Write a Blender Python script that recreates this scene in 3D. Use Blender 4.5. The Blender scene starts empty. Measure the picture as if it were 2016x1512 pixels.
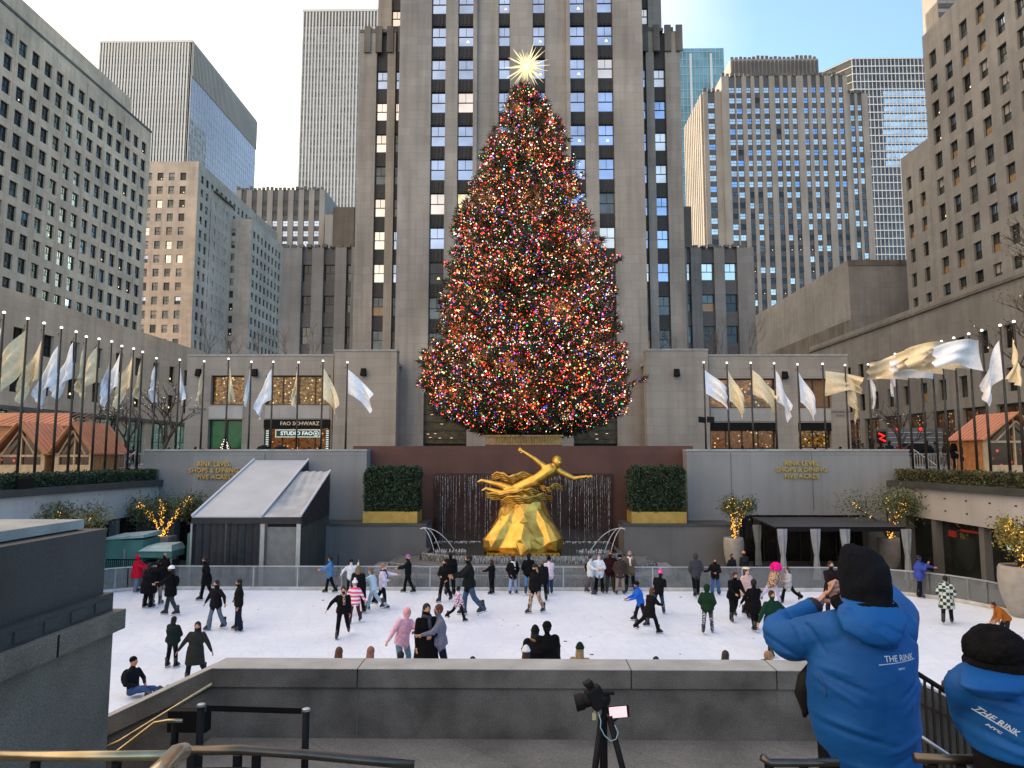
import bpy, math, random
import numpy as np
from mathutils import Vector, Matrix, Euler
random.seed(7); rng = np.random.default_rng(7)
S = bpy.context.scene
COL = S.collection
R = math.radians
# ------------------------------------------------------------------ camera, sky, sun, exposure
FPX = 1400.0
PITCH = math.atan((897-756)/FPX); YAW = math.atan(20/FPX)
CAMZ = 6.0
cam = bpy.data.cameras.new('camera'); camo = bpy.data.objects.new('camera', cam); COL.objects.link(camo)
camo.location = (0, 0, CAMZ); camo.rotation_euler = (math.pi/2+PITCH, 0, YAW)
cam.sensor_width = 36; cam.lens = FPX/2016*36; cam.clip_start = 0.05; cam.clip_end = 3000
S.camera = camo
CR = Euler((math.pi/2+PITCH, 0, YAW)).to_matrix()
SUN_EL, SUN_AZ = 13.0, -37.0            # azimuth measured from +Y, negative to the left
EXPO = 2.24
w = bpy.data.worlds.new('World'); S.world = w; w.use_nodes = True
nt = w.node_tree; bg = nt.nodes['Background']
sk = nt.nodes.new('ShaderNodeTexSky'); sk.sky_type = 'NISHITA'; sk.sun_disc = False
sk.sun_elevation = R(SUN_EL); sk.sun_rotation = R(SUN_AZ); sk.air_density = 1.0; sk.dust_density = 1.6; sk.ozone_density = 1.0
# thin cloud: the blue is veiled everywhere a little and almost wholly towards the left (sun side)
_tc = nt.nodes.new('ShaderNodeTexCoord'); _sp = nt.nodes.new('ShaderNodeSeparateXYZ'); nt.links.new(_tc.outputs['Generated'], _sp.inputs[0])
_no = nt.nodes.new('ShaderNodeTexNoise'); _no.inputs['Scale'].default_value = 1.6; _no.inputs['Detail'].default_value = 7; nt.links.new(_tc.outputs['Generated'], _no.inputs['Vector'])
_m1 = nt.nodes.new('ShaderNodeMath'); _m1.operation = 'MULTIPLY_ADD'; _m1.inputs[1].default_value = -1.5; _m1.inputs[2].default_value = .12; nt.links.new(_sp.outputs[0], _m1.inputs[0])
_m2 = nt.nodes.new('ShaderNodeMath'); _m2.operation = 'MULTIPLY_ADD'; _m2.inputs[1].default_value = .9; nt.links.new(_no.outputs[0], _m2.inputs[0]); nt.links.new(_m1.outputs[0], _m2.inputs[2])
_rp = nt.nodes.new('ShaderNodeValToRGB'); _rp.color_ramp.elements[0].position = .25; _rp.color_ramp.elements[1].position = 1.0
_rp.color_ramp.elements[0].color = (.05, .05, .05, 1); _rp.color_ramp.elements[1].color = (.93, .93, .93, 1); nt.links.new(_m2.outputs[0], _rp.inputs[0])
_mx = nt.nodes.new('ShaderNodeMix'); _mx.data_type = 'RGBA'; nt.links.new(_rp.outputs[0], _mx.inputs[0]); _tn = nt.nodes.new('ShaderNodeMix'); _tn.data_type = 'RGBA'; _tn.blend_type = 'MULTIPLY'; _tn.inputs[0].default_value = 1; _tn.inputs[7].default_value = (.56, .79, .99, 1); nt.links.new(sk.outputs[0], _tn.inputs[6]); nt.links.new(_tn.outputs[2], _mx.inputs[6]); _mx.inputs[7].default_value = (5.6, 4.5, 3.45, 1)
nt.links.new(_mx.outputs[2], bg.inputs[0]); bg.inputs[1].default_value = 0.1
sl = bpy.data.lights.new('sun', 'SUN'); so = bpy.data.objects.new('sun', sl); COL.objects.link(so)
sl.energy = 2.0; sl.angle = R(0.5); sl.color = (1, .84, .66)
sd = Vector((math.sin(R(SUN_AZ))*math.cos(R(SUN_EL)), math.cos(R(SUN_AZ))*math.cos(R(SUN_EL)), math.sin(R(SUN_EL))))
so.rotation_euler = sd.to_track_quat('Z', 'Y').to_euler(); so.location = (-60, 60, 120)
S.view_settings.view_transform = 'Standard'; S.view_settings.look = 'None'
S.view_settings.gamma = 1; S.view_settings.exposure = EXPO
S.cycles.use_denoising = True
S.cycles.max_bounces = 5; S.cycles.diffuse_bounces = 3; S.cycles.glossy_bounces = 3; S.cycles.transparent_max_bounces = 10
S.cycles.sample_clamp_indirect = 3.0
# ------------------------------------------------------------------ helpers
def ray(px, py):
    return CR @ Vector(((px-1008)/FPX, -(py-756)/FPX, -1))
def P(px, py, Y):                       # point of the picture at depth Y
    d = ray(px, py); t = Y/d.y
    return Vector((d.x*t, Y, CAMZ+d.z*t))
def G(px, py, z=0.0):                   # point of the picture at height z
    d = ray(px, py); t = (z-CAMZ)/d.z
    return Vector((d.x*t, d.y*t, z))
def PX(px, py, Y): return P(px, py, Y).x
def PZ(px, py, Y): return P(px, py, Y).z
def YAT(px, py, X): d = ray(px, py); return X*d.y/d.x      # depth at which the ray meets the plane x = X
WOFF = {}
def hexc(h):
    h = h.lstrip('#'); c = [int(h[i:i+2], 16)/255 for i in (0, 2, 4)]
    return tuple(((x+.055)/1.055)**2.4 if x > .04045 else x/12.92 for x in c)
def tag(o, label=None, cat=None, group=None, kind=None):
    if label: o['label'] = label
    if cat: o['category'] = cat
    if group: o['group'] = group
    if kind: o['kind'] = kind
    return o
def thing(name, loc, label, cat, group=None, rz=0):
    o = bpy.data.objects.new(name, None); COL.objects.link(o); o.empty_display_size = .2
    o.location = loc; o.rotation_euler = (0, 0, rz); WOFF[o.name] = Vector(loc)
    return tag(o, label, cat, group)
def link(name, me, parent=None):
    o = bpy.data.objects.new(name, me); COL.objects.link(o)
    if parent: o.parent = parent
    return o
def copy_tree(o, parent=None):
    c = o.copy(); COL.objects.link(c); c.parent = parent
    if o.name in WOFF: WOFF[c.name] = WOFF[o.name].copy()
    for ch in list(o.children): copy_tree(ch, c)
    return c
def perp(a):
    a = a.normalized()
    u = Vector((0, 0, 1)).cross(a)
    if u.length < 1e-3: u = Vector((1, 0, 0))
    u.normalize(); return u, a.cross(u)
class MB:
    def __init__(s): s.v = []; s.f = []; s.m = []
    def add(s, vs, fs, m=0):
        b = len(s.v); s.v += [tuple(p) for p in vs]
        s.f += [tuple(i+b for i in f) for f in fs]; s.m += [m]*len(fs)
    def box(s, x0, x1, y0, y1, z0, z1, m=0):
        s.add([(x0,y0,z0),(x1,y0,z0),(x1,y1,z0),(x0,y1,z0),(x0,y0,z1),(x1,y0,z1),(x1,y1,z1),(x0,y1,z1)],
              [(0,3,2,1),(4,5,6,7),(0,1,5,4),(1,2,6,5),(2,3,7,6),(3,0,4,7)], m)
    def prism(s, base, top, m=0):       # two matching loops
        n = len(base)
        s.add(list(base)+list(top), [tuple(reversed(range(n))), tuple(range(n, 2*n))]+[(i, (i+1) % n, n+(i+1) % n, n+i) for i in range(n)], m)
    def obox(s, O, u, s0, s1, d0, d1, z0, z1, m=0):   # oriented: u along, normal (u.y,-u.x)
        nx, ny = u[1], -u[0]
        p = lambda a, d: (O[0]+u[0]*a+nx*d, O[1]+u[1]*a+ny*d)
        q = [p(s0, d1), p(s1, d1), p(s1, d0), p(s0, d0)]
        s.prism([(a, b, z0) for a, b in q], [(a, b, z1) for a, b in q], m)
    def quad(s, a, b, c, d, m=0): s.add([a, b, c, d], [(0, 1, 2, 3)], m)
    def rings(s, rs, n=10, m=0, cap=True):
        vs = []
        for c, u, v in rs:
            for k in range(n):
                a = 2*math.pi*k/n; vs.append(c+u*math.cos(a)+v*math.sin(a))
        fs = [(i*n+k, i*n+(k+1) % n, (i+1)*n+(k+1) % n, (i+1)*n+k) for i in range(len(rs)-1) for k in range(n)]
        if cap: fs += [tuple(reversed(range(n))), tuple(range((len(rs)-1)*n, len(rs)*n))]
        s.add(vs, fs, m)
    def tube(s, p0, p1, r0, r1=None, n=8, m=0):
        p0 = Vector(p0); p1 = Vector(p1); r1 = r0 if r1 is None else r1
        u, v = perp(p1-p0); s.rings([(p0, u*r0, v*r0), (p1, u*r1, v*r1)], n, m)
    def path(s, pts, r, n=6, m=0):
        pts = [Vector(p) for p in pts]; rr = r if isinstance(r, (list, tuple)) else [r]*len(pts); rs = []
        u, v = perp(pts[1]-pts[0])
        for i, p in enumerate(pts):
            a = (pts[min(i+1, len(pts)-1)]-pts[max(i-1, 0)]).normalized()
            u = (u-a*u.dot(a)).normalized(); v = a.cross(u); rs.append((p, u*rr[i], v*rr[i]))
        s.rings(rs, n, m)
    def capsule(s, p0, p1, r0, r1, n=10, m=0, k=3, fu=1, fv=1):
        p0 = Vector(p0); p1 = Vector(p1); a = (p1-p0).normalized(); u, v = perp(a); rs = []
        for i in range(k):
            t = math.pi/2*(1-(i+.35)/k); rs.append((p0-a*r0*math.sin(t), u*r0*math.cos(t)*fu, v*r0*math.cos(t)*fv))
        rs += [(p0, u*r0*fu, v*r0*fv), (p1, u*r1*fu, v*r1*fv)]
        for i in reversed(range(k)):
            t = math.pi/2*(1-(i+.35)/k); rs.append((p1+a*r1*math.sin(t), u*r1*math.cos(t)*fu, v*r1*math.cos(t)*fv))
        s.rings(rs, n, m)
    def ell(s, c, rx, ry, rz, n=12, k=8, m=0, M=None, f=None):
        c = Vector(c); rs = []
        for i in range(k):
            t = math.pi*(i+.5)/k-math.pi/2; z = math.sin(t); q = math.cos(t)
            if f: q *= f(z)
            ce = Vector((0, 0, z*rz)); u = Vector((rx*q, 0, 0)); v = Vector((0, ry*q, 0))
            if M: ce = M @ ce; u = M @ u; v = M @ v
            rs.append((c+ce, u, v))
        s.rings(rs, n, m)
    def build(s, name, mats, parent=None, smooth=False, local=False, me_only=False, bevel=0):
        me = bpy.data.meshes.new(name); off = Vector((0, 0, 0))
        if parent is not None and not local:
            off = WOFF.get(parent.name, off)
        arr = np.array(s.v, dtype=np.float64).reshape(-1, 3)-np.array(off)
        me.from_pydata([tuple(x) for x in arr], [], s.f)
        if not isinstance(mats, (list, tuple)): mats = [mats]
        for m in mats: me.materials.append(m)
        me.polygons.foreach_set('material_index', s.m)
        if smooth: me.polygons.foreach_set('use_smooth', [True]*len(s.f))
        me.update()
        if me_only: return me
        o = link(name, me, parent); WOFF[o.name] = off
        if bevel:
            b = o.modifiers.new('bevel', 'BEVEL'); b.width = bevel; b.segments = 2; b.limit_method = 'ANGLE'
        return o
def soup(name, V, mi, mats, parent=None):            # V (n,k,3) separate polygons
    V = np.asarray(V, dtype=np.float32); n, k, _ = V.shape
    off = np.array(WOFF.get(parent.name, (0, 0, 0))) if parent is not None else np.zeros(3)
    me = bpy.data.meshes.new(name); me.vertices.add(n*k); me.vertices.foreach_set('co', (V-off).astype(np.float32).ravel())
    me.loops.add(n*k); me.loops.foreach_set('vertex_index', np.arange(n*k, dtype=np.int32))
    me.polygons.add(n); me.polygons.foreach_set('loop_start', np.arange(0, n*k, k, dtype=np.int32))
    for m in mats: me.materials.append(m)
    me.polygons.foreach_set('material_index', np.asarray(mi, dtype=np.int32))
    me.update(calc_edges=True); me.validate()
    o = link(name, me, parent); WOFF[o.name] = Vector(off); return o
def leaves(C, size, asp=.5, k=3, up=0.0):            # random small leaf polygons at centres C (n,3)
    C = np.asarray(C); n = len(C); sz = (np.asarray(size)*np.ones(n))[:, None]
    a = rng.normal(size=(n, 3)); a[:, 2] += up; a /= np.linalg.norm(a, axis=1)[:, None]
    b = rng.normal(size=(n, 3)); b -= (b*a).sum(1)[:, None]*a; b /= np.linalg.norm(b, axis=1)[:, None]
    if k == 3: return np.stack([C-a*sz*.5-b*sz*asp*.5, C-a*sz*.5+b*sz*asp*.5, C+a*sz*.5], 1)
    return np.stack([C-a*sz*.5, C+b*sz*asp*.5, C+a*sz*.5, C-b*sz*asp*.5], 1)
# ------------------------------------------------------------------ materials
def nodes(name):
    m = bpy.data.materials.new(name); m.use_nodes = True; t = m.node_tree
    return m, t, t.nodes['Principled BSDF']
def N(t, typ, **k):
    n = t.nodes.new(typ)
    for a, b in k.items(): setattr(n, a, b)
    return n
def mix_rgb(t, fac, a, b, mode='MIX'):
    n = N(t, 'ShaderNodeMix', data_type='RGBA', blend_type=mode)
    for s, v in ((0, fac), (6, a), (7, b)):
        if hasattr(v, 'is_linked') or hasattr(v, 'links'): t.links.new(v, n.inputs[s])
        else: n.inputs[s].default_value = v if s == 0 else (*v[:3], 1)
    return n.outputs[2]
def ramp(t, src, a, b, c0=(0, 0, 0), c1=(1, 1, 1)):
    n = N(t, 'ShaderNodeValToRGB'); e = n.color_ramp.elements
    e[0].position = a; e[1].position = b; e[0].color = (*c0, 1); e[1].color = (*c1, 1)
    t.links.new(src, n.inputs[0]); return n.outputs[0]
def noise(t, scale, det=4, vec=None, sc=(1, 1, 1), rough=.5):
    n = N(t, 'ShaderNodeTexNoise'); n.inputs['Scale'].default_value = scale; n.inputs['Detail'].default_value = det
    n.inputs['Roughness'].default_value = rough
    m = N(t, 'ShaderNodeMapping'); m.inputs['Scale'].default_value = sc
    if vec is None:
        g = N(t, 'ShaderNodeNewGeometry'); vec = g.outputs['Position']
    t.links.new(vec, m.inputs[0]); t.links.new(m.outputs[0], n.inputs['Vector']); return n.outputs['Fac']
def objvec(t):
    return N(t, 'ShaderNodeTexCoord').outputs['Object']
def bump(t, src, bs, st=.3, dist=.02):
    b = N(t, 'ShaderNodeBump'); b.inputs['Strength'].default_value = st; b.inputs['Distance'].default_value = dist
    t.links.new(src, b.inputs['Height']); t.links.new(b.outputs[0], bs.inputs['Normal'])
def simple(name, col, rough=.6, metal=0, var=.15, sc=3.0, bmp=0, bsc=30, spec=.5, em=None, ems=0, alpha=1, coord='g', bdist=.02):
    m, t, b = nodes(name); c = hexc(col) if isinstance(col, str) else col
    v = objvec(t) if coord == 'o' else None
    if var:
        f = noise(t, sc, 5, v); lo = tuple(x*(1-var) for x in c); hi = tuple(min(1, x*(1+var)) for x in c)
        o = ramp(t, f, .3, .7, lo, hi); t.links.new(o, b.inputs['Base Color'])
    else: b.inputs['Base Color'].default_value = (*c, 1)
    b.inputs['Roughness'].default_value = rough; b.inputs['Metallic'].default_value = metal
    b.inputs['Specular IOR Level'].default_value = spec; b.inputs['Alpha'].default_value = alpha
    if em: b.inputs['Emission Color'].default_value = (*(hexc(em) if isinstance(em, str) else em), 1); b.inputs['Emission Strength'].default_value = ems/2**EXPO
    if bmp: bump(t, noise(t, bsc, 4, v), b, bmp, bdist)
    return m
def glow(name, col, s, sampled=False):
    m, t, b = nodes(name); c = hexc(col)
    b.inputs['Base Color'].default_value = (*[x*.5 for x in c], 1); b.inputs['Emission Color'].default_value = (*c, 1)
    b.inputs['Emission Strength'].default_value = s/2**EXPO
    if not sampled: m.cycles.emission_sampling = 'NONE'
    return m
def stone(name, col, var=.18, streak=.3, joint=(1.2, .45), jd=.25, rough=.85, grain=.15, gs=40, bmp=.25, big=.12, jw=.012, bdist=.01):
    """masonry: broad tone changes, rain streaks with a shape of their own, fine grain, block joints"""
    m, t, b = nodes(name); c = hexc(col) if isinstance(col, str) else col
    f = noise(t, big, 5); o = ramp(t, f, .3, .72, tuple(x*(1-var) for x in c), tuple(x*(1+var) for x in c))
    if streak:
        f2 = noise(t, 1.0, 5, None, (1.1, 1.1, .07), .6)
        o = mix_rgb(t, ramp(t, f2, .45, .75, (0, 0, 0), (streak,)*3), o, tuple(x*.35 for x in c))
    if grain:
        f3 = noise(t, gs, 3); o = mix_rgb(t, 1.0, o, ramp(t, f3, .3, .7, (1-grain,)*3, (1+grain,)*3), 'MULTIPLY')
    if joint:
        g = N(t, 'ShaderNodeNewGeometry'); sp = N(t, 'ShaderNodeSeparateXYZ'); t.links.new(g.outputs['Position'], sp.inputs[0])
        ad = N(t, 'ShaderNodeMath', operation='ADD'); t.links.new(sp.outputs[0], ad.inputs[0]); t.links.new(sp.outputs[1], ad.inputs[1])
        cb = N(t, 'ShaderNodeCombineXYZ'); t.links.new(ad.outputs[0], cb.inputs[0]); t.links.new(sp.outputs[2], cb.inputs[1])
        br = N(t, 'ShaderNodeTexBrick'); t.links.new(cb.outputs[0], br.inputs['Vector'])
        br.inputs['Scale'].default_value = 1; br.inputs['Brick Width'].default_value = joint[0]; br.inputs['Row Height'].default_value = joint[1]
        br.inputs['Mortar Size'].default_value = jw; br.inputs['Mortar Smooth'].default_value = .2; br.inputs['Bias'].default_value = 0
        br.inputs['Color1'].default_value = (.93, .93, .93, 1); br.inputs['Color2'].default_value = (1.06, 1.06, 1.06, 1)
        br.inputs['Mortar'].default_value = (1-jd,)*3+(1,)
        o = mix_rgb(t, 1.0, o, br.outputs['Color'], 'MULTIPLY')
    t.links.new(o, b.inputs['Base Color']); b.inputs['Roughness'].default_value = rough
    if bmp: bump(t, noise(t, gs*.6, 4), b, bmp, bdist)
    return m
M = {}
M['lime'] = stone('limestone', (.315, .29, .258), var=.24, streak=.5, joint=(1.5, .9), jd=.3)
M['lime_l'] = stone('limestone_pale', (.335, .305, .265), var=.18, streak=.3, joint=(1.6, .8), jd=.3)
M['lime_w'] = stone('limestone_warm', (.70, .51, .35), var=.22, streak=.35, joint=(1.5, .9), jd=.25)
M['lime_t'] = stone('limestone_tan', (.45, .385, .31), var=.18, streak=.35, joint=(1.6, .9), jd=.25)
M['lime_g'] = stone('limestone_grey', (.215, .215, .212), var=.2, streak=.45, joint=(1.5, .9), jd=.25)
M['lime_far'] = stone('limestone_far', (.29, .27, .24), var=.15, streak=.35, joint=None)
M['soot'] = stone('sooty_limestone', (.14, .13, .115), var=.4, streak=.7, joint=(1.5, .9), jd=.2)
M['spandrel'] = stone('dark_spandrel', (.020, .019, .019), var=.4, streak=0, joint=None, grain=.4, gs=6, rough=.6)
M['spandrel_g'] = stone('grey_spandrel', (.075, .075, .08), var=.3, streak=0, joint=None, grain=.3, gs=6, rough=.6)
M['frame'] = simple('window_frame_black', (.02, .021, .022), .5, var=0)
M['w_blue'] = simple('glass_blue_sky', (.33, .42, .56), .04, 1, var=.25, sc=.35)
M['w_pale'] = simple('glass_pale', (.62, .57, .50), .06, 1, var=.25, sc=.3)
M['w_dim'] = simple('glass_dim', (.085, .10, .10), .08, .5, var=.5, sc=.5)
M['w_dark'] = simple('glass_dark', (.025, .028, .03), .1, .4, var=.5, sc=.5)
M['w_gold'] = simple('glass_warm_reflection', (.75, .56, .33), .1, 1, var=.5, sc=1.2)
M['w_lit'] = simple('glass_room_lit', (.12, .09, .05), .2, 0, var=.5, sc=1.5, em='c08a50', ems=.22)
M['w_blind'] = simple('window_blind', (.34, .33, .31), .7, var=.2)
M['lamp_spot'] = glow('ceiling_lamp', 'ffdf9a', 2.2)
M['granite'] = stone('grey_granite', (.125, .125, .125), var=.22, streak=.25, joint=(3.0, 4.0), jd=.3, gs=60, grain=.25, big=.3, rough=.75)
M['granite_l'] = stone('grey_granite_pale', (.225, .23, .235), var=.16, streak=.3, joint=(4.0, 6.0), jd=.25, gs=50, grain=.15, big=.22, rough=.7)
M['granite_w'] = stone('pale_granite_band', (.42, .41, .395), var=.14, streak=.2, joint=(3.0, 6), jd=.2, gs=50, big=.4)
M['granite_d'] = stone('dark_granite', (.05, .053, .053), var=.3, streak=.1, joint=None, gs=90, grain=.4, big=.8, rough=.55)
M['granite_rough'] = stone('rough_hewn_granite', (.17, .14, .105), var=.3, streak=0, joint=None, gs=70, grain=.45, big=1.6, rough=.9, bmp=.6, bdist=.012)
M['granite_cap'] = stone('granite_coping', (.33, .335, .32), var=.2, streak=0, joint=None, gs=90, grain=.3, big=2, rough=.7)
M['brown'] = stone('red_brown_granite', (.085, .034, .026), var=.2, streak=.3, joint=(1.6, 1.2), jd=.25, gs=60, grain=.3, big=.5, rough=.7)
M['pave'] = stone('paving', (.15, .15, .143), var=.2, streak=0, joint=None, gs=30, grain=.25, big=.5, rough=.85)
M['black'] = simple('black_paint', (.007, .007, .008), .6, var=.2, spec=.15)
M['steel'] = simple('brushed_steel', (.45, .46, .47), .35, .9, var=.1)
M['brass'] = simple('worn_brass', (.42, .34, .20), .32, .9, var=.25, sc=8)
M['bronze'] = simple('dark_bronze', (.05, .045, .04), .4, .6, var=.3)
M['dark'] = simple('dark_interior', (.008, .007, .007), .8, var=.5)
# ------------------------------------------------------------------ windows and facades
_wc = {}
def window_mesh(w, h, kind):
    key = (round(w, 2), round(h, 2), kind)
    if key in _wc: return _wc[key]
    b = MB(); fr = .06 if w < 3 else .09; mid = h*.5
    b.box(-w/2, w/2, 0, .12, 0, fr); b.box(-w/2, w/2, 0, .12, h-fr, h)
    b.box(-w/2, -w/2+fr, 0, .12, fr, h-fr); b.box(w/2-fr, w/2, 0, .12, fr, h-fr)
    b.box(-w/2+fr, w/2-fr, 0.01, .11, mid-fr/2, mid+fr/2)
    b.box(-fr*.3, fr*.3, 0.015, .1, mid+fr/2, h-fr)
    g0 = {'blue': ('w_blue', 'w_blue'), 'pale': ('w_pale', 'w_pale'), 'dim': ('w_dim', 'w_dim'), 'dark': ('w_dark', 'w_dark'), 'gold': ('w_gold', 'w_gold'),
          'lit': ('w_lit', 'w_dim'), 'blind': ('w_dim', 'w_blind'), 'dimlit': ('w_dark', 'w_dark'), 'bluelit': ('w_blue', 'w_blue'), 'mixed': ('w_dark', 'w_blue')}[kind]
    b.quad((-w/2+fr, .08, fr), (w/2-fr, .08, fr), (w/2-fr, .08, mid-fr/2), (-w/2+fr, .08, mid-fr/2), 1)
    b.quad((-w/2+fr, .07, mid+fr/2), (w/2-fr, .07, mid+fr/2), (w/2-fr, .07, h-fr), (-w/2+fr, .07, h-fr), 2)
    if kind in ('dimlit', 'bluelit'):
        x = w*.12; r = min(.16, w*.12)
        b.add([(x-r, .05, mid*.45), (x+r, .05, mid*.45), (x+r*.4, .05, mid*.45+r*1.3), (x-r*.4, .05, mid*.45+r*1.3)], [(0, 1, 2, 3)], 3)
    me = b.build('window', [M['frame'], M[g0[0]], M[g0[1]], M['lamp_spot']], me_only=True)
    _wc[key] = me; return me
def put_windows(root, rects, maxn=100, name='window'):
    """rects: (x,y,z,rz,w,h,kind); the largest-looking hundred are parts, the rest one part of kind stuff"""
    def vis(r):
        q = CR.transposed() @ Vector((r[0], r[1], r[2]-CAMZ))
        if q.z > -1: return 0
        x = abs(q.x/-q.z*FPX); y = abs(q.y/-q.z*FPX)
        return (1 if x < 1030 and y < 780 else .001)*r[5]*r[4]/(r[0]**2+r[1]**2)
    rects = sorted(rects, key=vis, reverse=True)
    off = WOFF[root.name]
    for r in rects[:maxn]:
        o = link(name, window_mesh(r[4], r[5], r[6]), root); o.location = Vector(r[:3])-off; o.rotation_euler = (0, 0, r[3])
    rest = rects[maxn:]
    if not rest: return
    V, F, Mi, mats = [], [], [], []
    mi = {}
    base = 0
    for r in rest:
        me = window_mesh(r[4], r[5], r[6])
        n = len(me.vertices); co = np.empty(n*3); me.vertices.foreach_get('co', co); co = co.reshape(-1, 3)
        c, s_ = math.cos(r[3]), math.sin(r[3])
        x = co[:, 0]*c-co[:, 1]*s_+r[0]-off.x; y = co[:, 0]*s_+co[:, 1]*c+r[1]-off.y; z = co[:, 2]+r[2]-off.z
        V.append(np.stack([x, y, z], 1))
        for p in me.polygons:
            F.append([v+base for v in p.vertices]); mt = me.materials[p.material_index]
            if mt.name not in mi: mi[mt.name] = len(mats); mats.append(mt)
            Mi.append(mi[mt.name])
        base += n
    me = bpy.data.meshes.new(name); me.from_pydata([tuple(v) for v in np.concatenate(V)], [], F)
    for m in mats: me.materials.append(m)
    me.polygons.foreach_set('material_index', Mi)
    o = link(name, me, root); o['kind'] = 'stuff'
def pick(tbl):
    r = random.random()
    for k, p in tbl:
        r -= p
        if r <= 0: return k
    return tbl[-1][0]
def facade(b, O, u, L, z0, z1, cols, rows, T=.7, rec=.3, m=0, spm=None, spin=0.0, chooser=None, spans=None):
    """wall with real openings from s=0..L along u; returns window rects"""
    spm = m if spm is None else spm
    nx, ny = u[1], -u[0]; out = []
    prev = 0.0
    for (a, c) in cols:
        if a > prev+.01: b.obox(O, u, prev, a, -T, 0, z0, z1, m)
        zz = z0
        for (ra, rb) in rows:
            if ra < zz-.001 or rb > z1: continue
            if ra > zz+.01: b.obox(O, u, a, c, -T, -spin, zz, ra, spm)
            s = (a+c)/2
            out.append((O[0]+u[0]*s-nx*rec, O[1]+u[1]*s-ny*rec, ra, math.atan2(u[1], u[0]), c-a, rb-ra,
                        chooser(s, ra) if chooser else 'dark'))
            zz = rb
        if z1 > zz+.01: b.obox(O, u, a, c, -T, -spin, zz, z1, spm)
        prev = c
    if L > prev+.01: b.obox(O, u, prev, L, -T, 0, z0, z1, m)
    return out
def rows_from(zb, h, sp, zmin, zmax):
    k0 = math.floor((zmin-zb)/sp)-1; r = []
    for k in range(k0, k0+200):
        a = zb+k*sp
        if a >= zmin and a+h <= zmax: r.append((a, a+h))
    return r
STREET = 5.0
def crown(b, O, u, L, z, m=0, step=.9, hh=.5, seed=1):
    r = random.Random(seed); s = 0
    while s < L-step:
        b.obox(O, u, s+.08, s+step*.72, -.55, .06, z+.002, z+hh*r.uniform(.5, 1.1), m); s += step
# ================================================================== central tower
Y0 = 70.0
X_ = lambda px, Y=Y0, py=450: PX(px, py, Y)
tower = thing('skyscraper', (0, Y0, STREET), 'tall limestone skyscraper with dark vertical window strips standing right behind the lit tree', 'skyscraper')
b = MB(); wins = []
TT = 66.0
xl, xr = X_(781), X_(1272)
cols = [(845, 874), (899, 930), (981, 1004), (1050, 1075), (1125, 1155), (1181, 1212)]
cc = [(X_(a)-xl, X_(c)-xl) for a, c in cols]
zb = PZ(860, 87, Y0); zt = PZ(860, 47, Y0)
rows = rows_from(zb, zt-zb, 3.62, STREET+10.5, TT-2)
def ch_main(s, z):
    if z > 33: return pick([('blue', .68), ('bluelit', .2), ('gold', .07), ('pale', .05)])
    if z > 25: return pick([('blue', .35), ('pale', .3), ('dim', .2), ('gold', .15)])
    return pick([('dim', .3), ('lit', .14), ('dimlit', .3), ('dark', .26)])  # dark and dim panes low down paint in the reflection of buildings opposite
wins += facade(b, (xl, Y0), (1, 0), xr-xl, STREET+10.5, TT, cc, rows, T=1.2, rec=.55, spm=1, spin=.4, chooser=ch_main)
# projecting edge strips on the wide piers and the inner stepped piers
for a, c in ((930, 938), (1117, 1125)): b.obox((X_(a), Y0), (1, 0), 0, X_(c)-X_(a), 0, .35, STREET+10.5, TT, 0)
# fluted ribs on the dark spandrels
for (a, c) in cc:
    for k in (1, 2, 3):
        s = a+(c-a)*k/4
        for (r0, r1), (q0, q1) in zip(rows[:-1], rows[1:]):
            b.obox((xl, Y0), (1, 0), s-.06, s+.06, -.4, -.3, r1+.12, q0-.12, 1)
# base of the tower: tall dark entrances between pale piers
zp = STREET+10.5
ent = [(838, 921), (975, 1073), (1126, 1211)]
prev = 781
for a, c in ent:
    b.box(X_(prev), X_(a), Y0, Y0+1.2, STREET+.8, zp, 0); b.box(X_(prev)-.0, X_(a), Y0-.05, Y0+1.15, STREET, STREET+.798, 2)
    b.box(X_(a), X_(c), Y0+.3, Y0+1.2, zp-1.4, zp, 0)
    prev = c
b.box(X_(prev), X_(1272), Y0, Y0+1.2, STREET+.8, zp, 0); b.box(X_(prev), X_(1272), Y0-.05, Y0+1.15, STREET, STREET+.798, 2)
# side returns of the tower
b.box(xl, xl+.7, Y0+1.2, Y0+26, STREET, TT, 0); b.box(xr-.7, xr, Y0+1.2, Y0+26, STREET, TT, 0)
b.box(xl+.7, xr-.7, Y0+1.21, Y0+26, TT-1, TT-.5, 3)
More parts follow.
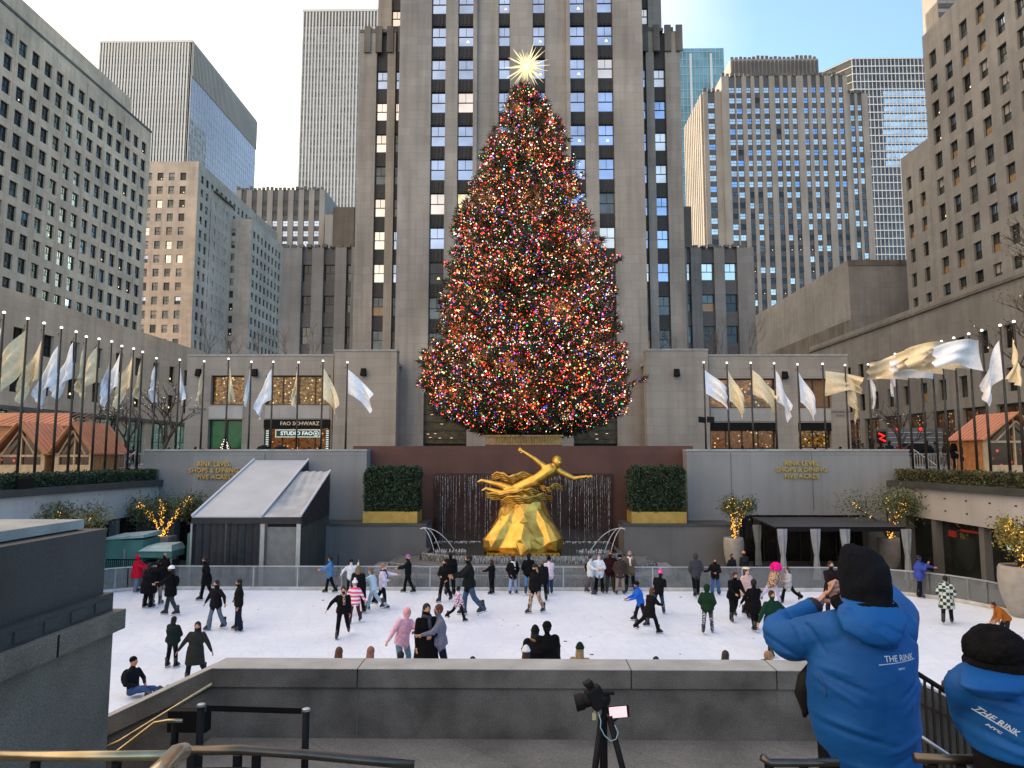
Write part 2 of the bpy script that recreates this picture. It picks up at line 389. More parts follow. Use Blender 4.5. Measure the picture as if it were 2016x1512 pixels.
# shoulders
YA = 74.0
sh = {}
for side, (x0, x1, top, cls) in {'l': (699, 781, 64, [(735, 757), (773, 781)]), 'r': (1272, 1347, 66, [(1272, 1278), (1294, 1317)])}.items():
    a, c = PX(x0, 450, YA), PX(x1, 450, YA); zt_ = PZ(740, top, YA)
    if side == 'l': c = xl
    else: a = xr
    cl = [(max(0, PX(p, 450, YA)-a), min(c-a-.001, PX(q, 450, YA)-a)) for p, q in cls]
    zs = PZ(745, 172, YA); hs = PZ(745, 137, YA)-zs
    rw = rows_from(zs, hs, 3.62, STREET+12, zs+hs+.1)
    tb = [('pale', .3), ('blue', .4), ('dim', .3)] if side == 'l' else [('blue', .6), ('pale', .4)]
    wins += facade(b, (a, YA), (1, 0), c-a, STREET+11, zt_, cl, rw, T=1, rec=.45, spm=1, spin=.35, chooser=lambda s, z: pick(tb) if z > 24 else pick([('dim', .35), ('lit', .3), ('dark', .35)]))
    crown(b, (a, YA), (1, 0), c-a, zt_, 4, 1.1, .5, 3)
    for k in range(4): b.box(a+.6+k*1.25, a+1.3+k*1.25, YA-.25, YA-.002, zt_-2.4, zt_+.6, 4)
    o_ = a if side == 'l' else c-.7
    b.box(o_, o_+.7, YA+1, YA+16, STREET, zt_, 0)
    b.box(a+.01, c-.01, YA+1.01, YA+16, zt_-.6, zt_-.2, 3)
# upper shoulder behind
YB = 80.0
for side, (x0, x1, cl) in {'l': (744, 800, [(771, 790)]), 'r': (1255, 1302, [(1261, 1276)])}.items():
    a, c = PX(x0, 30, YB), PX(x1, 30, YB)
    if side == 'l': c = xl+.69
    else: a = xr-.69
    cl2 = [(max(PX(p, 30, YB)-a, 0), min(PX(q, 30, YB)-a, c-a-.001)) for p, q in cl]
    zs = PZ(780, 48, YB); rw = rows_from(zs, 2.0, 3.62, 44, TT-2)
    wins += facade(b, (a, YB), (1, 0), c-a, STREET+12, TT-1, cl2, rw, T=1, rec=.45, spm=1, spin=.35, chooser=lambda s, z: 'pale')
    o_ = a if side == 'l' else c-.7
    b.box(o_, o_+.7, YB+1, YB+14, STREET, TT-1, 0)
b.build('wall', [M['lime'], M['spandrel'], M['granite_l'], M['dark'], M['soot']], tower)
put_windows(tower, wins)
bb = MB()
for i, (a, c) in enumerate(ent):
    bb.box(X_(a)+.01, X_(c)-.01, Y0+.85, Y0+.95, STREET, STREET+2.2, 0)
    bb.box(X_(a)+.01, X_(c)-.01, Y0+.7, Y0+.84, STREET+2.2, zp-1.4, 1)
    for k in range(7):
        z = STREET+2.6+k*.85; bb.box(X_(a)+.02, X_(c)-.02, Y0+.55, Y0+.69, z, z+.18, 2)
    for k in range(9):
        x = X_(a)+(X_(c)-X_(a))*random.uniform(.1, .9); z = STREET+random.uniform(2.5, 6.5)
        bb.box(x-.12, x+.12, Y0+.5, Y0+.54, z, z+.05, 3)
bb.build('entrance', [M['dark'], simple('bronze_screen', (.06, .05, .03), .35, .5, var=.5, sc=2), M['bronze'], glow('entrance_glint', 'ffd9a0', 1.0)], tower)
# low fronts of the tower left and right (with the shops)
def px_front(x0, x1, top, Y): return PX(x0, 780, Y), PX(x1, 780, Y), PZ(1028, top, Y)
M['shop_gold'] = simple('shop_interior_gold', (.10, .06, .015), .35, var=.7, sc=1.6, em='b4812c', ems=.30)
def shop_mat(name, c0, c1, thr=(.45, .6), s=1.0, sc=2.2, spk='ffe2a0', sps=2.0, spt=(.68, .72)):
    """a lit room seen through glass: uneven glow with lamps"""
    m, t, bs = nodes(name)
    f = noise(t, sc*1.6, 8, None, (1, 1, 1.6), .7); c = ramp(t, f, thr[0]-.1, thr[1]+.2, hexc(c0), hexc(c1))
    vo = N(t, 'ShaderNodeTexVoronoi'); g = N(t, 'ShaderNodeNewGeometry'); t.links.new(g.outputs['Position'], vo.inputs['Vector']); vo.inputs['Scale'].default_value = 2.6
    sp = ramp(t, vo.outputs['Distance'], .14, .24, hexc(spk), (0, 0, 0))
    msk = ramp(t, noise(t, 1.1, 2), .44, .5)
    sp = mix_rgb(t, 1.0, sp, msk, 'MULTIPLY')
    tot = mix_rgb(t, 1.0, c, sp, 'ADD')
    bs.inputs['Base Color'].default_value = (.02, .015, .01, 1); bs.inputs['Roughness'].default_value = .12
    t.links.new(tot, bs.inputs['Emission Color']); bs.inputs['Emission Strength'].default_value = s/2**EXPO
    m.cycles.emission_sampling = 'NONE'; return m
M['shopA'] = shop_mat('shop_display_gold', '0a0704', 'a87428', s=1.1, thr=(.53, .46), sc=1.6)
M['shopB'] = shop_mat('restaurant_glow', '1c0e05', 'c07426', s=.95, sc=.8, thr=(.5, .5))
M['shopG'] = simple('shop_green', '0b4a2c', .3, var=.3, em='0d6a3c', ems=.25)
M['shopC'] = shop_mat('shop_entry_glow', '2a1408', 'a05c24', s=.9, sc=1.6)
M['mull'] = simple('shop_mullion', (.018, .017, .016), .4, var=.1)
def opening(b, glassb, O, x0, x1, z0, z1, gm, Y, mull=0, rec=.6):
    glassb.box(x0, x1, Y+rec, Y+rec+.05, z0, z1, gm)
    for (a, c, d, e) in ((x0, x1, z0, z0+.12), (x0, x1, z1-.12, z1)): glassb.box(a, c, Y+rec-.12, Y+rec-.002, d, e, 0)
    for a in [x0, x1-.1]+[x0+(x1-x0)*k/(mull+1)-.05 for k in range(1, mull+1)]: glassb.box(a, a+.1, Y+rec-.12, Y+rec-.003, z0+.121, z1-.121, 0)
def lowfront(name, label, x0, x1, top, Y, holes, gms, letter=None, lip=True):
    """holes: px rects (x0,x1,ytop,ybottom, glass index, mullions)"""
    A, B, zt = px_front(x0, x1, top, Y)
    root = thing(name, ((A+B)/2, Y, STREET), label, 'building')
    b = MB()
    H = [(PX(h[0], (h[2]+h[3])/2, Y), PX(h[1], (h[2]+h[3])/2, Y), PZ(h[0], h[3], Y), PZ(h[0], h[2], Y), h[4], h[5]) for h in holes]
    xs = sorted({A, B} | {h[0] for h in H} | {h[1] for h in H}); zs = sorted({STREET, STREET+.9, zt} | {max(STREET, h[2]) for h in H} | {h[3] for h in H})
    for i in range(len(xs)-1):
        run = None
        for j in range(len(zs)-1):
            cx, cz = (xs[i]+xs[i+1])/2, (zs[j]+zs[j+1])/2
            if any(h[0] < cx < h[1] and h[2] < cz < h[3] for h in H): continue
            b.box(xs[i], xs[i+1], Y, Y+1.4, zs[j], zs[j+1], 1 if zs[j+1] <= STREET+.901 else 0)
    if lip: b.box(A-.03, B+.03, Y-.06, Y+1.4, zt+.002, zt+.18, 2)
    b.box(A+.01, B-.01, Y+1.42, Y+12, zt-1.2, zt-.9, 2)
    b.build('wall', [M['lime_l'], M['granite_l'], M['granite_cap']], root)
    for h in H:
        g = MB(); opening(b, g, None, h[0]+.002, h[1]-.002, max(h[2], STREET+.002), h[3]-.002, 1, Y, h[5])
        g.build('shop_window', [M['mull'], gms[h[4]]], root)
    return root, A, B, zt
YF = 68.5
lf, A1, B1, zt1 = lowfront('shop_building', 'low limestone shop front left of the tree with flags before it and toy shop sign', 366, 655, 700, YF,
    [(415, 480, 739, 797, 0, 1), (522, 650, 739, 797, 0, 3), (409, 476, 826, 884, 1, 1), (520, 650, 826, 886, 2, 3)],
    [M['shopA'], M['shopG'], M['shopC']])
lf2, _, _, _ = lowfront('tower_annex', 'blank stone annex between the tower and the toy shop left of the tree', 656.5, 780, 691, YF-1.6, [], [])
rf2, _, _, _ = lowfront('tower_annex', 'blank stone annex between the tower and the restaurant front right of the tree', 1273, 1396, 691, YF-1.6, [], [])
rf, A2, B2, zt2 = lowfront('shop_building', 'low limestone front right of the tree with amber lit restaurant windows', 1397, 1672, 702, YF,
    [(1397.5, 1528, 745, 803, 0, 2), (1572, 1637, 745, 803, 3, 1), (1400, 1528, 832, 884, 1, 3), (1572, 1637, 832, 882, 2, 1)],
    [M['shopB'], M['shopC'], M['shopA'], simple('blind_amber', (.13, .08, .04), .6, var=.2, em='8a5a2c', ems=.2)])
b = MB()
for x0, x1 in ((1399, 1527), (1573, 1636)): b.box(PX(x0, 817, YF), PX(x1, 817, YF), YF-.05, YF-.003, PZ(1400, 829, YF), PZ(1400, 806, YF))
b.build('spandrel_panel', [M['granite_w']], rf)
b = MB()
for x0, x1 in ((1399, 1527), (1573, 1636)): b.box(PX(x0, 840, YF), PX(x1, 840, YF), YF-.1, YF+.5, PZ(1400, 848, YF), PZ(1400, 833, YF))
b.build('awning', [M['black']], rf)
b = MB(); b.box(PX(522, 815, YF), PX(649, 815, YF), YF-.05, YF-.003, PZ(522, 824, YF), PZ(522, 800, YF)); b.box(PX(411, 815, YF), PX(478, 815, YF), YF-.05, YF-.003, PZ(522, 824, YF), PZ(522, 800, YF))
b.build('spandrel_panel', [M['granite_w']], lf)
# lettering helper
def text(body, size, loc, rot, mat, parent=None, ext=.02, name='lettering', align='CENTER', width=None, bold=0):
    cu = bpy.data.curves.new(name, 'FONT'); cu.body = body; cu.size = size; cu.extrude = ext; cu.align_x = align; cu.align_y = 'CENTER'; cu.offset = bold
    cu.resolution_u = 2
    o = bpy.data.objects.new(name, cu); COL.objects.link(o); bpy.context.view_layer.update()
    me = bpy.data.meshes.new_from_object(o.evaluated_get(bpy.context.evaluated_depsgraph_get())); bpy.data.objects.remove(o)
    me.materials.clear(); me.materials.append(mat)
    for p in me.polygons: p.material_index = 0
    if width and len(me.vertices):
        xs = [v.co.x for v in me.vertices]; k = width/(max(xs)-min(xs))
        for v in me.vertices: v.co.x *= k
    off = WOFF.get(parent.name, Vector((0, 0, 0))) if parent else Vector((0, 0, 0))
    r = link(name, me, parent); r.location = Vector(loc)-off; r.rotation_euler = rot
    return r
UP = (math.pi/2, 0, 0)
M['sign_gold'] = simple('gilt_letters', (.42, .29, .10), .4, .5, var=.1)
M['sign_green'] = simple('sign_green', '0d3527', .4, var=.1)
M['sign_white'] = glow('sign_white', 'dfeee6', .75)
M['sign_pale'] = glow('sign_pale_letters', 'd8c8a8', .45)
# toy shop sign
b = MB(); b.box(PX(521, 833, YF)-.0, PX(650, 833, YF), YF-.25, YF-.003, PZ(600, 844, YF), PZ(600, 826, YF)); b.build('fascia', [M['black']], lf)
p = P(590, 834, YF-.28); text('FAO SCHWARZ', .52, p, UP, M['sign_pale'], lf, width=P(628, 834, YF).x-P(552, 834, YF).x)
b = MB(); b.box(PX(543, 853, YF), PX(633, 853, YF), YF-.22, YF-.003, PZ(600, 862, YF), PZ(600, 845, YF), 0)
x0, x1, z0, z1 = PX(544, 853, YF), PX(632, 853, YF), PZ(600, 861, YF), PZ(600, 846, YF)
for q in ((x0, x1, z0, z0+.06), (x0, x1, z1-.06, z1), (x0, x0+.06, z0+.061, z1-.061), (x1-.06, x1, z0+.061, z1-.061)): b.box(q[0], q[1], YF-.25, YF-.222, q[2], q[3], 1)
for xx in (524, 642):
    b.box(PX(xx, 865, YF), PX(xx+7, 865, YF), YF-.2, YF-.003, PZ(600, 885, YF), PZ(600, 845, YF), 0)
    for k in range(9): b.box(PX(xx+1, 865, YF), PX(xx+6, 865, YF), YF-.22, YF-.202, PZ(600, 884-4.3*k, YF), PZ(600, 882-4.3*k, YF), 1)
b.build('sign_panel', [M['sign_green'], M['sign_white']], lf)
p = P(584, 853.5, YF-.28); text('STUDIO FAO', .5, p, UP, M['sign_white'], lf, width=3.1, bold=.012)
b = MB(); c = P(622, 853.5, YF-.25)
b.rings([(c+Vector((0, .02, 0)), Vector((.26, 0, 0)), Vector((0, 0, .26))), (c, Vector((.26, 0, 0)), Vector((0, 0, .26)))], 20)
b.rings([(c+Vector((0, -.002, 0)), Vector((.2, 0, 0)), Vector((0, 0, .2))), (c+Vector((0, -.01, 0)), Vector((.2, 0, 0)), Vector((0, 0, .2)))], 20, 1)
b.rings([(c+Vector((0, -.012, 0)), Vector((.1, 0, 0)), Vector((0, 0, .1))), (c+Vector((0, -.02, 0)), Vector((.1, 0, 0)), Vector((0, 0, .1)))], 12)
b.build('ring_emblem', [M['sign_white'], M['sign_green']], lf)
text('RINK', .4, P(442, 852, YF-.1), UP, glow('red_letters', 'e0401c', .9), lf, width=1.4) if False else None
# faint incised words on the end piers
M['incised'] = simple('incised_letters', (.10, .09, .085), .8, var=0)
text('ROCKEFELLER', .27, P(389, 806, YF-.02), UP, M['incised'], lf, ext=.01); text('PLAZA', .27, P(389, 813, YF-.02), UP, M['incised'], lf, ext=.01)
text('ROCKEFELLER', .27, P(1655, 811, YF-.02), UP, M['incised'], rf, ext=.01); text('PLAZA', .27, P(1655, 818, YF-.02), UP, M['incised'], rf, ext=.01)
# small shop christmas tree behind the green window
# round-ish loudspeakers on the facade
for px, py, Y, lb in ((390, 733, YF, 'dark wall loudspeaker at the far left end of the toy shop front'), (501, 733, YF, 'dark wall loudspeaker between the two upper toy shop windows'),
                      (715, 732, YF-1.6, 'dark wall loudspeaker on the blank annex left of the tree'), (1333, 733, YF-1.6, 'dark wall loudspeaker on the blank annex right of the tree'),
                      (1546, 738, YF, 'dark wall loudspeaker between the amber restaurant windows')):
    c = P(px, py, Y-.35); t_ = thing('loudspeaker', c, lb, 'loudspeaker', 'wall loudspeakers')
    b = MB()
    b.prism([(c.x-.26, c.y-.25, c.z-.35), (c.x+.26, c.y-.25, c.z-.35), (c.x+.3, c.y+.2, c.z-.4), (c.x-.3, c.y+.2, c.z-.4)],
            [(c.x-.2, c.y-.15, c.z+.3), (c.x+.2, c.y-.15, c.z+.3), (c.x+.25, c.y+.2, c.z+.38), (c.x-.25, c.y+.2, c.z+.38)])
    b.build('housing', [M['black']], t_, bevel=.04)
    b = MB(); b.tube((c.x, c.y+.2, c.z), (c.x, c.y+.349, c.z), .09); b.build('bracket', [M['black']], t_)
# mid-rise wings of the tower
YW = 80.0
for side in 'lr':
    if side == 'l': x0, x1, xs, top, t2, lb = 553, 697, 655, 487, 408, 'mid-rise limestone wing with ribbed top left of the skyscraper'
    else: x0, x1, xs, top, t2, lb = 1350, 1487, 1350, 490, 410, 'mid-rise limestone wing with ribbed top right of the skyscraper'
    A, B = PX(x0, 590, YW), PX(x1, 590, YW); zt = PZ(600, top, YW)
    root = thing('office_wing', ((A+B)/2, YW, STREET), lb, 'building')
    b = MB()
    cls = [(592, 612), (635, 658), (680, 690)] if side == 'l' else [(1354, 1362), (1383, 1408), (1429, 1454)]
    cl = [(PX(p, 590, YW)-A, PX(q, 590, YW)-A) for p, q in cls]
    zs = PZ(600, 553, YW); rw = rows_from(zs, 2.0, 3.66, STREET+9, zs+2.1)
    cols_ = [('dim', .5), ('dark', .5)] if side == 'l' else [('dim', .4), ('lit', .3), ('dark', .3)]
    wn = facade(b, (A, YW), (1, 0), B-A, STREET+9, zt, cl, rw, T=1, rec=.5, spm=1, spin=.35,
                chooser=(lambda s, z: 'pale' if (side == 'r' and z > 24) else pick(cols_)))
    crown(b, (A, YW), (1, 0), B-A, zt, 2, .9, .35, 5 if side == 'l' else 9)
    e = A if side == 'l' else B-.6
    b.box(e, e+.6, YW+1, YW+18, STREET, zt, 0); b.box(A+.61, B-.61, YW+1.01, YW+18, zt-1, zt-.6, 2)
    x2 = (PX(xs, 450, YW+4), PX(697, 450, YW+4)) if side == 'l' else (PX(1345, 450, YW+4), PX(1362, 450, YW+4))
    b.box(x2[0], x2[1], YW+4, YW+14, zt-3, PZ(600, t2, YW+4), 2)
    b.build('wall', [M['lime_g'], M['spandrel_g'], M['soot']], root)
    put_windows(root, wn)
# ================================================================== other buildings
def roofbox(b, x0, x1, y0, y1, z, m): b.box(x0, x1, y0, y1, z-.5, z-.1, m)
# ---- left long slab (face looks +X), corner away from us
XS = -76.0
def yat(px, X): return X*FPX/(px-1028)
root = thing('office_building', (XS, 110, STREET), 'warm limestone office slab with rows of punched windows filling the upper left', 'building')
ye = YAT(298, 259, XS); zt = PZ(298, 259, ye)
b = MB(); y0 = 62.0; L = ye-y0
sp = 2.9; cl = []; s = L-1.5-1.75
while s > 1: cl.append((s, s+1.75)); s -= sp
cl = cl[::-1]
zw = zt-3.4; rw = rows_from(zw-2.35, 2.35, 3.66, 18, zw+.1)
wn = facade(b, (XS, y0), (0, 1), L, 5, zt, cl, rw, T=.8, rec=.28, chooser=lambda s, z: pick([('dark', .72), ('dim', .18), ('dimlit', .08), ('mixed', .02)]))
for i in range(0, len(cl)-1):           # shallow vertical ribs
    if i % 2 == 0: c = (cl[i][1]+cl[i+1][0])/2; b.obox((XS, y0), (0, 1), c-.1, c+.1, 0, .1, 5, zt-1.2, 0)
b.obox((XS, y0), (0, 1), 0, L, 0, .12, zt-.35, zt+.1, 2)
b.box(XS-20, XS-.8, ye-.8, ye-.001, 5, zt, 0)
roofbox(b, XS-20, XS-.8, y0, ye-.8, zt, 2)
b.box(XS-14, XS-1.2, y0, ye-5.5, zt-.1, zt+4, 0)
b.build('wall', [M['lime_w'], M['lime_w'], M['soot']], root); put_windows(root, wn)
# ---- left low wing on the street
XL = -45.0
root = thing('office_building', (XL, 85, STREET), 'low six storey limestone wing behind the left row of silver and gold flags', 'building')
zt = PZ(262, 648, YAT(262, 648, XL)); b = MB(); y0, y1 = 40.0, 108.0; L = y1-y0; cl = [(s, s+1.5) for s in np.arange(1.5, L-2, 4.0)]
wn = facade(b, (XL, y0), (0, 1), L, 10.2, zt, cl, [(11.6, 13.7), (15.3, 17.4)], T=.8, rec=.3, chooser=lambda s, z: pick([('dark', .6), ('dim', .3), ('dimlit', .1)]))
cl2 = [(s, s+4.2) for s in np.arange(1, L-5, 5.6)]
prev = 0
for a, c in cl2: b.obox((XL, y0), (0, 1), prev, a, -.8, 0, STREET, 10.2, 0); prev = c
b.obox((XL, y0), (0, 1), prev, L, -.8, 0, STREET, 10.2, 0)
b.obox((XL, y0), (0, 1), 0, L, 0, .25, 10.0, 10.35, 2)
b.box(XL-30, XL-.81, y1-.8, y1, STREET, zt, 0); roofbox(b, XL-30, XL-.81, y0, y1-.8, zt, 2)
b.build('wall', [M['lime_w'], M['lime_w'], M['soot']], root); put_windows(root, wn)
M['shop_teal'] = shop_mat('shop_teal', '1c3a36', '6a9088', s=.6, sc=.8, thr=(.35, .65), spk='fff0c0')
for i, (a, c) in enumerate(cl2):
    g = MB(); p0 = y0+a+.003; p1 = y0+c-.003
    g.box(XL-.55, XL-.5, p0, p1, STREET, 10, 1)
    for z in (5.0, 7.6, 9.88): g.box(XL-.498, XL-.4, p0, p1, z, z+.12, 0)
    for k in range(4): yy = p0+(p1-p0)*k/3-.05*(k > 0)-.05*(k == 3); g.box(XL-.497, XL-.41, yy, yy+.1, 5.121, 9.879, 0)
    g.build('shop_window', [M['mull'], M['shop_teal']], root)
# ---- left second block, stepped, front faces us
def block(root, b, x0, x1, Y, zt, zmin, ww, wh, sp, side=None, side_len=40, chooser=None, m=0, rowtop=3.0, floor=3.66, off=.9):
    L = x1-x0; n = int((L-off)//sp); cl = [(off+k*sp, off+k*sp+ww) for k in range(n) if off+k*sp+ww < L-.5]
    rw = rows_from(zt-rowtop-wh, wh, floor, zmin, zt-.5)
    w_ = facade(b, (x0, Y), (1, 0), L, 0, zt, cl, rw, T=.8, rec=.28, m=m, chooser=chooser)
    if side == 'r':                     # face looking +X
        L2 = side_len-.8; n = int((L2-1)//sp); c2 = [(1.0+k*sp, 1.0+k*sp+ww) for k in range(n)]
        w_ += facade(b, (x1, Y+.8), (0, 1), L2, 0, zt, c2, rw, T=.8, rec=.28, m=m, chooser=chooser)
    if side == 'l':
        L2 = side_len-.8; n = int((L2-1)//sp); c2 = [(1.0+k*sp, 1.0+k*sp+ww) for k in range(n)]
        w_ += facade(b, (x0, Y+side_len), (0, -1), L2, 0, zt, c2, rw, T=.8, rec=.28, m=m, chooser=chooser)
    b.box(x0+.81, x1-.81, Y+.81, Y+side_len, zt-.5, zt-.1, 2)
    return w_
root = thing('office_building', (-85, 180, STREET), 'stepped pale limestone office block with small paired windows behind the left slab', 'building')
b = MB(); ch = lambda s, z: pick([('dim', .3), ('blind', .2), ('pale', .14), ('mixed', .1), ('dimlit', .12), ('lit', .06), ('dark', .08)])
Y2 = 178.0; xa, xb = PX(278, 400, Y2), PX(388, 400, Y2); z2 = PZ(340, 318, Y2)
wn = block(root, b, xa, xb, Y2, z2, 20, 1.55, 2.1, 3.0, 'r', 60, ch)
Y3 = 200.0; xc, xd = PX(441, 600, Y3), PX(489, 600, Y3); z3 = PZ(465, 431, Y3)
wn += block(root, b, xc, xd, Y3, z3, 14, 1.6, 2.1, 3.1, 'r', 29, ch)
Y4 = 186.0; z4 = PZ(400, 372, Y4); 
wn += block(root, b, xb+.01, PX(412, 500, Y4), Y4, z4, 20, 1.4, 2.1, 2.6, 'r', 14, ch)
b.build('wall', [M['lime_t'], M['lime_t'], M['soot']], root); put_windows(root, wn)
# ---- far modern slabs: fins and glass
M['fin'] = simple('pale_aluminium_fins', (.55, .57, .56), .45, .3, var=.08, sc=.05)
M['fin_tan'] = simple('louvres_reflection_tint', (.42, .36, .28), .6, 0, var=.1, sc=.05)  # tan tint puts the gold reflected light into the louvre colour
M['darkglass'] = simple('curtain_glass_dark', (.07, .075, .078), .15, .2, var=.6, sc=.25)
M['mirror_blue'] = stone('curtain_glass_reflecting', (.50, .50, .53), var=.25, streak=0, joint=None, grain=.15, gs=.5, big=.02, rough=.25, bmp=0)
M['mirror_tan'] = simple('curtain_glass_tan', (.33, .28, .2), .4, .2, var=.7, sc=.35)
def finslab(name, label, x0, x1, Y, zt, step, fw, mats, side=None, slen=80, bands=3.7, louv=8):
    root = thing(name, ((x0+x1)/2, Y, 0), label, 'skyscraper')
    b = MB(); b.box(x0, x1, Y+.5, Y+slen, 0, zt-.3, 0); b.build('glass_wall', [mats[1]], root)
    b = MB(); x = x0
    while x < x1-fw: b.box(x, x+fw, Y, Y+.498, 0, zt, 0); x += step
    b.box(x1-fw, x1+.02, Y, Y+.498, 0, zt, 0)
    b.box(x0-.1, x1+.1, Y-.1, Y+slen+.1, zt, zt+1.2, 0)
    if side == 'r':
        y = Y+.6
        while y < Y+slen: b.box(x1+.002, x1+.45, y, y+fw, 0, zt, 0); y += step
    b.build('fin', [mats[0]], root)['kind'] = 'stuff'
    b = MB(); z = zt-louv
    while z > 20: b.box(x0+.01, x1-.01, Y+.42, Y+.49, z, z+bands*.33, 0); z -= bands
    b.build('spandrel_band', [mats[2]], root)['kind'] = 'stuff'
    b = MB(); b.box(x0+.01, x1-.01, Y+.2, Y+.495, zt-louv+bands*.4, zt-.1, 0); b.build('louvre_band', [mats[3]], root)
    return root
xa, xb = PX(196, 83, 320), PX(379, 83, 320); zA = PZ(380, 83, 320)
r = finslab('skyscraper', 'pale finned office tower with blue reflections on its side at the far left', xa, xb, 320, zA, 1.42, .75, [M['fin'], M['darkglass'], simple('dim_band', (.2, .205, .2), .6, 0, var=.2), M['darkglass']], None, 82)
b = MB(); zz = zA; b.box(xb+.002, xb+.3, 320, 402, 0, zA-17, 0); b.box(xb+.002, xb+.31, 320.01, 338, 60, zA-38, 1)
b.build('side_glass', [M['mirror_blue'], M['mirror_tan']], r)
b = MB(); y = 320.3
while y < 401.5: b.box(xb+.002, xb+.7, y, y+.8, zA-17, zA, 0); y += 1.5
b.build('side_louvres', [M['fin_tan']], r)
b = MB()
for k in range(45): z = 10+k*3.8; b.box(xb+.31, xb+.42, 320.02, 401.9, z, z+.35, 0) if z < zA-18 else None
y = 321
while y < 401: b.box(xb+.42, xb+.5, y, y+.25, 0, zA-17, 0); y += 2.8
b.build('side_mullion', [simple('silver_mullion', (.52, .53, .56), .4, .5, var=.1)], r)['kind'] = 'stuff'
xa, xb = PX(594, 100, 300), PX(760, 100, 300)
finslab('skyscraper', 'grey finned office tower rising just left of the central skyscraper', xa, xb, 300, PZ(600, 23, 300), 1.45, .6, [M['fin'], simple('curtain_glass_grey', (.16, .165, .17), .2, .4, var=.6, sc=.3), simple('grey_band', (.30, .31, .32), .5, .2, var=.2), M['darkglass']], None, 60)
# lower ribbed limestone block in front of it
def ribbed(name, label, parts, cols_px, floor, wh, Y, mat='lime_far', side=None, ch=None, sc=2.816, x00=1300, zmin=18, soot_top=True):
    root = thing(name, (parts[0][0], Y, 0), label, 'building'); b = MB(); wn = []
    for (x0, x1, top, dy) in parts:
        YY = Y+dy; A, B = PX(x0, top, YY), PX(x1, top, YY); zt = PZ(x0, top, YY)
        cl = [(PX(p, top, YY)-A, PX(q, top, YY)-A) for p, q in cols_px if p > x0 and q < x1]
        rw = rows_from(PZ(1400, 0, Y)*0+zt-floor*1.6, wh, floor, zmin, zt-floor*1.0)
        wn += facade(b, (A, YY), (1, 0), B-A, 0, zt, cl, rw, T=1, rec=.35, spm=1, spin=.3, chooser=ch)
        crown(b, (A, YY), (1, 0), B-A, zt, 2 if soot_top else 0, 1.5, 1.2, int(x0))
        b.box(A+.01, B-.01, YY+1.01, YY+22, zt-1, zt-.4, 2); b.box(B-1, B, YY+1, YY+22, 0, zt, 0)
        b.box(A, A+1, YY+1, YY+22, 0, zt, 0)
    return root, b, wn
cpx = [(476+20.5*k, 486+20.5*k) for k in range(0, 11)]
root, b, wn = ribbed('office_building', 'distant ribbed pale limestone block between the stepped block and the grey tower',
    [(640, 675, 422, 0), (466, 640, 374, 4)], [(p, q) for p, q in cpx], 3.7, 2.0, 240, ch=lambda s, z: 'blue' if z < PZ(500, 425, 240) else 'dark')
b.build('wall', [M['lime_far'], M['spandrel_g'], M['soot']], root); put_windows(root, wn)
# ---- right big ribbed block
cc_ = [(263, 300), (305, 338), (378, 410), (418, 450), (475, 500), (520, 548), (570, 600), (632, 660), (678, 705), (725, 752), (790, 815), (835, 862), (882, 908), (945, 970), (985, 1010), (1050, 1075), (1090, 1115)]
cpx = [(1300+a/2.816, 1300+c/2.816) for a, c in cc_]
def chr_(s, z):
    if z > 93: return pick([('pale', .75), ('blue', .22), ('dark', .03)])
    if z > 78: return pick([('pale', .35), ('dim', .4), ('dark', .25)])
    return pick([('pale', .25), ('dark', .5), ('dimlit', .1), ('dim', .15)])
YR = 231.0
root, b, wn = ribbed('office_building', 'large ribbed limestone block with stepped crown and pale lit windows right of the skyscraper',
    [(1384, 1419.5, 180, 0), (1420, 1667, 150, -.8), (1667.5, 1708, 184, 0)], cpx, 3.66, 1.95, YR, ch=chr_)
A = PX(1384, 300, YR); zt = PZ(1384, 182, YR)
cl = [(1.2+k*2.6, 1.2+k*2.6+1.1) for k in range(9)]
wn += facade(b, (A, YR+26), (0, -1), 25, 0, zt, cl, rows_from(zt-8, 2, 3.66, 18, zt-4), T=1.01, rec=.35, spm=1, spin=.3, chooser=lambda s, z: 'dark')
A, B = PX(1438, 120, YR+5), PX(1611, 120, YR+5); zt = PZ(1500, 116, YR+5); zb_ = PZ(1500, 150, YR+5)-3
b.box(A, B, YR+5, YR+20, zb_, zt, 0)
n = 22
for k in range(n): x = A+(B-A)*(k+.25)/n; b.box(x, x+(B-A)/n*.5, YR+4.5, YR+4.998, zb_, zt-.8, 1)
crown(b, (A, YR+5), (1, 0), B-A, zt, 2, 1.5, 1.2, 4)
b.build('wall', [M['lime_far'], M['spandrel_g'], M['soot']], root); put_windows(root, wn)
# ---- glass tower
root = thing('skyscraper', (PX(1385, 100, 330), 330, 0), 'blue green glass tower peeking between the skyscraper and the ribbed block', 'skyscraper')
A, B = PX(1335, 100, 330), PX(1424, 100, 330); zt = PZ(1385, 95, 330)
b = MB(); b.box(A, B, 330, 350, 0, zt, 0); b.build('glass_wall', [simple('teal_glass', (.13, .30, .36), .3, .2, var=.35, sc=.12)], root)
b = MB()
for k in range(12): x = A+(B-A)*k/11; b.box(x-.12, x+.12, 329.7, 329.998, 0, zt, 0)
for f_ in (.13, .58): x = A+(B-A)*f_+3; b.box(x-.6, x+.6, 329.5, 329.69, 0, zt-3, 1)
for k in range(48): z = zt-2-k*3.9; b.box(A+.01, B-.01, 329.8, 329.997, z, z+.35, 0) if z > 20 else None
b.build('mullion', [simple('teal_mullion', (.3, .42, .48), .5, .2, var=0), M['fin']], root)['kind'] = 'stuff'
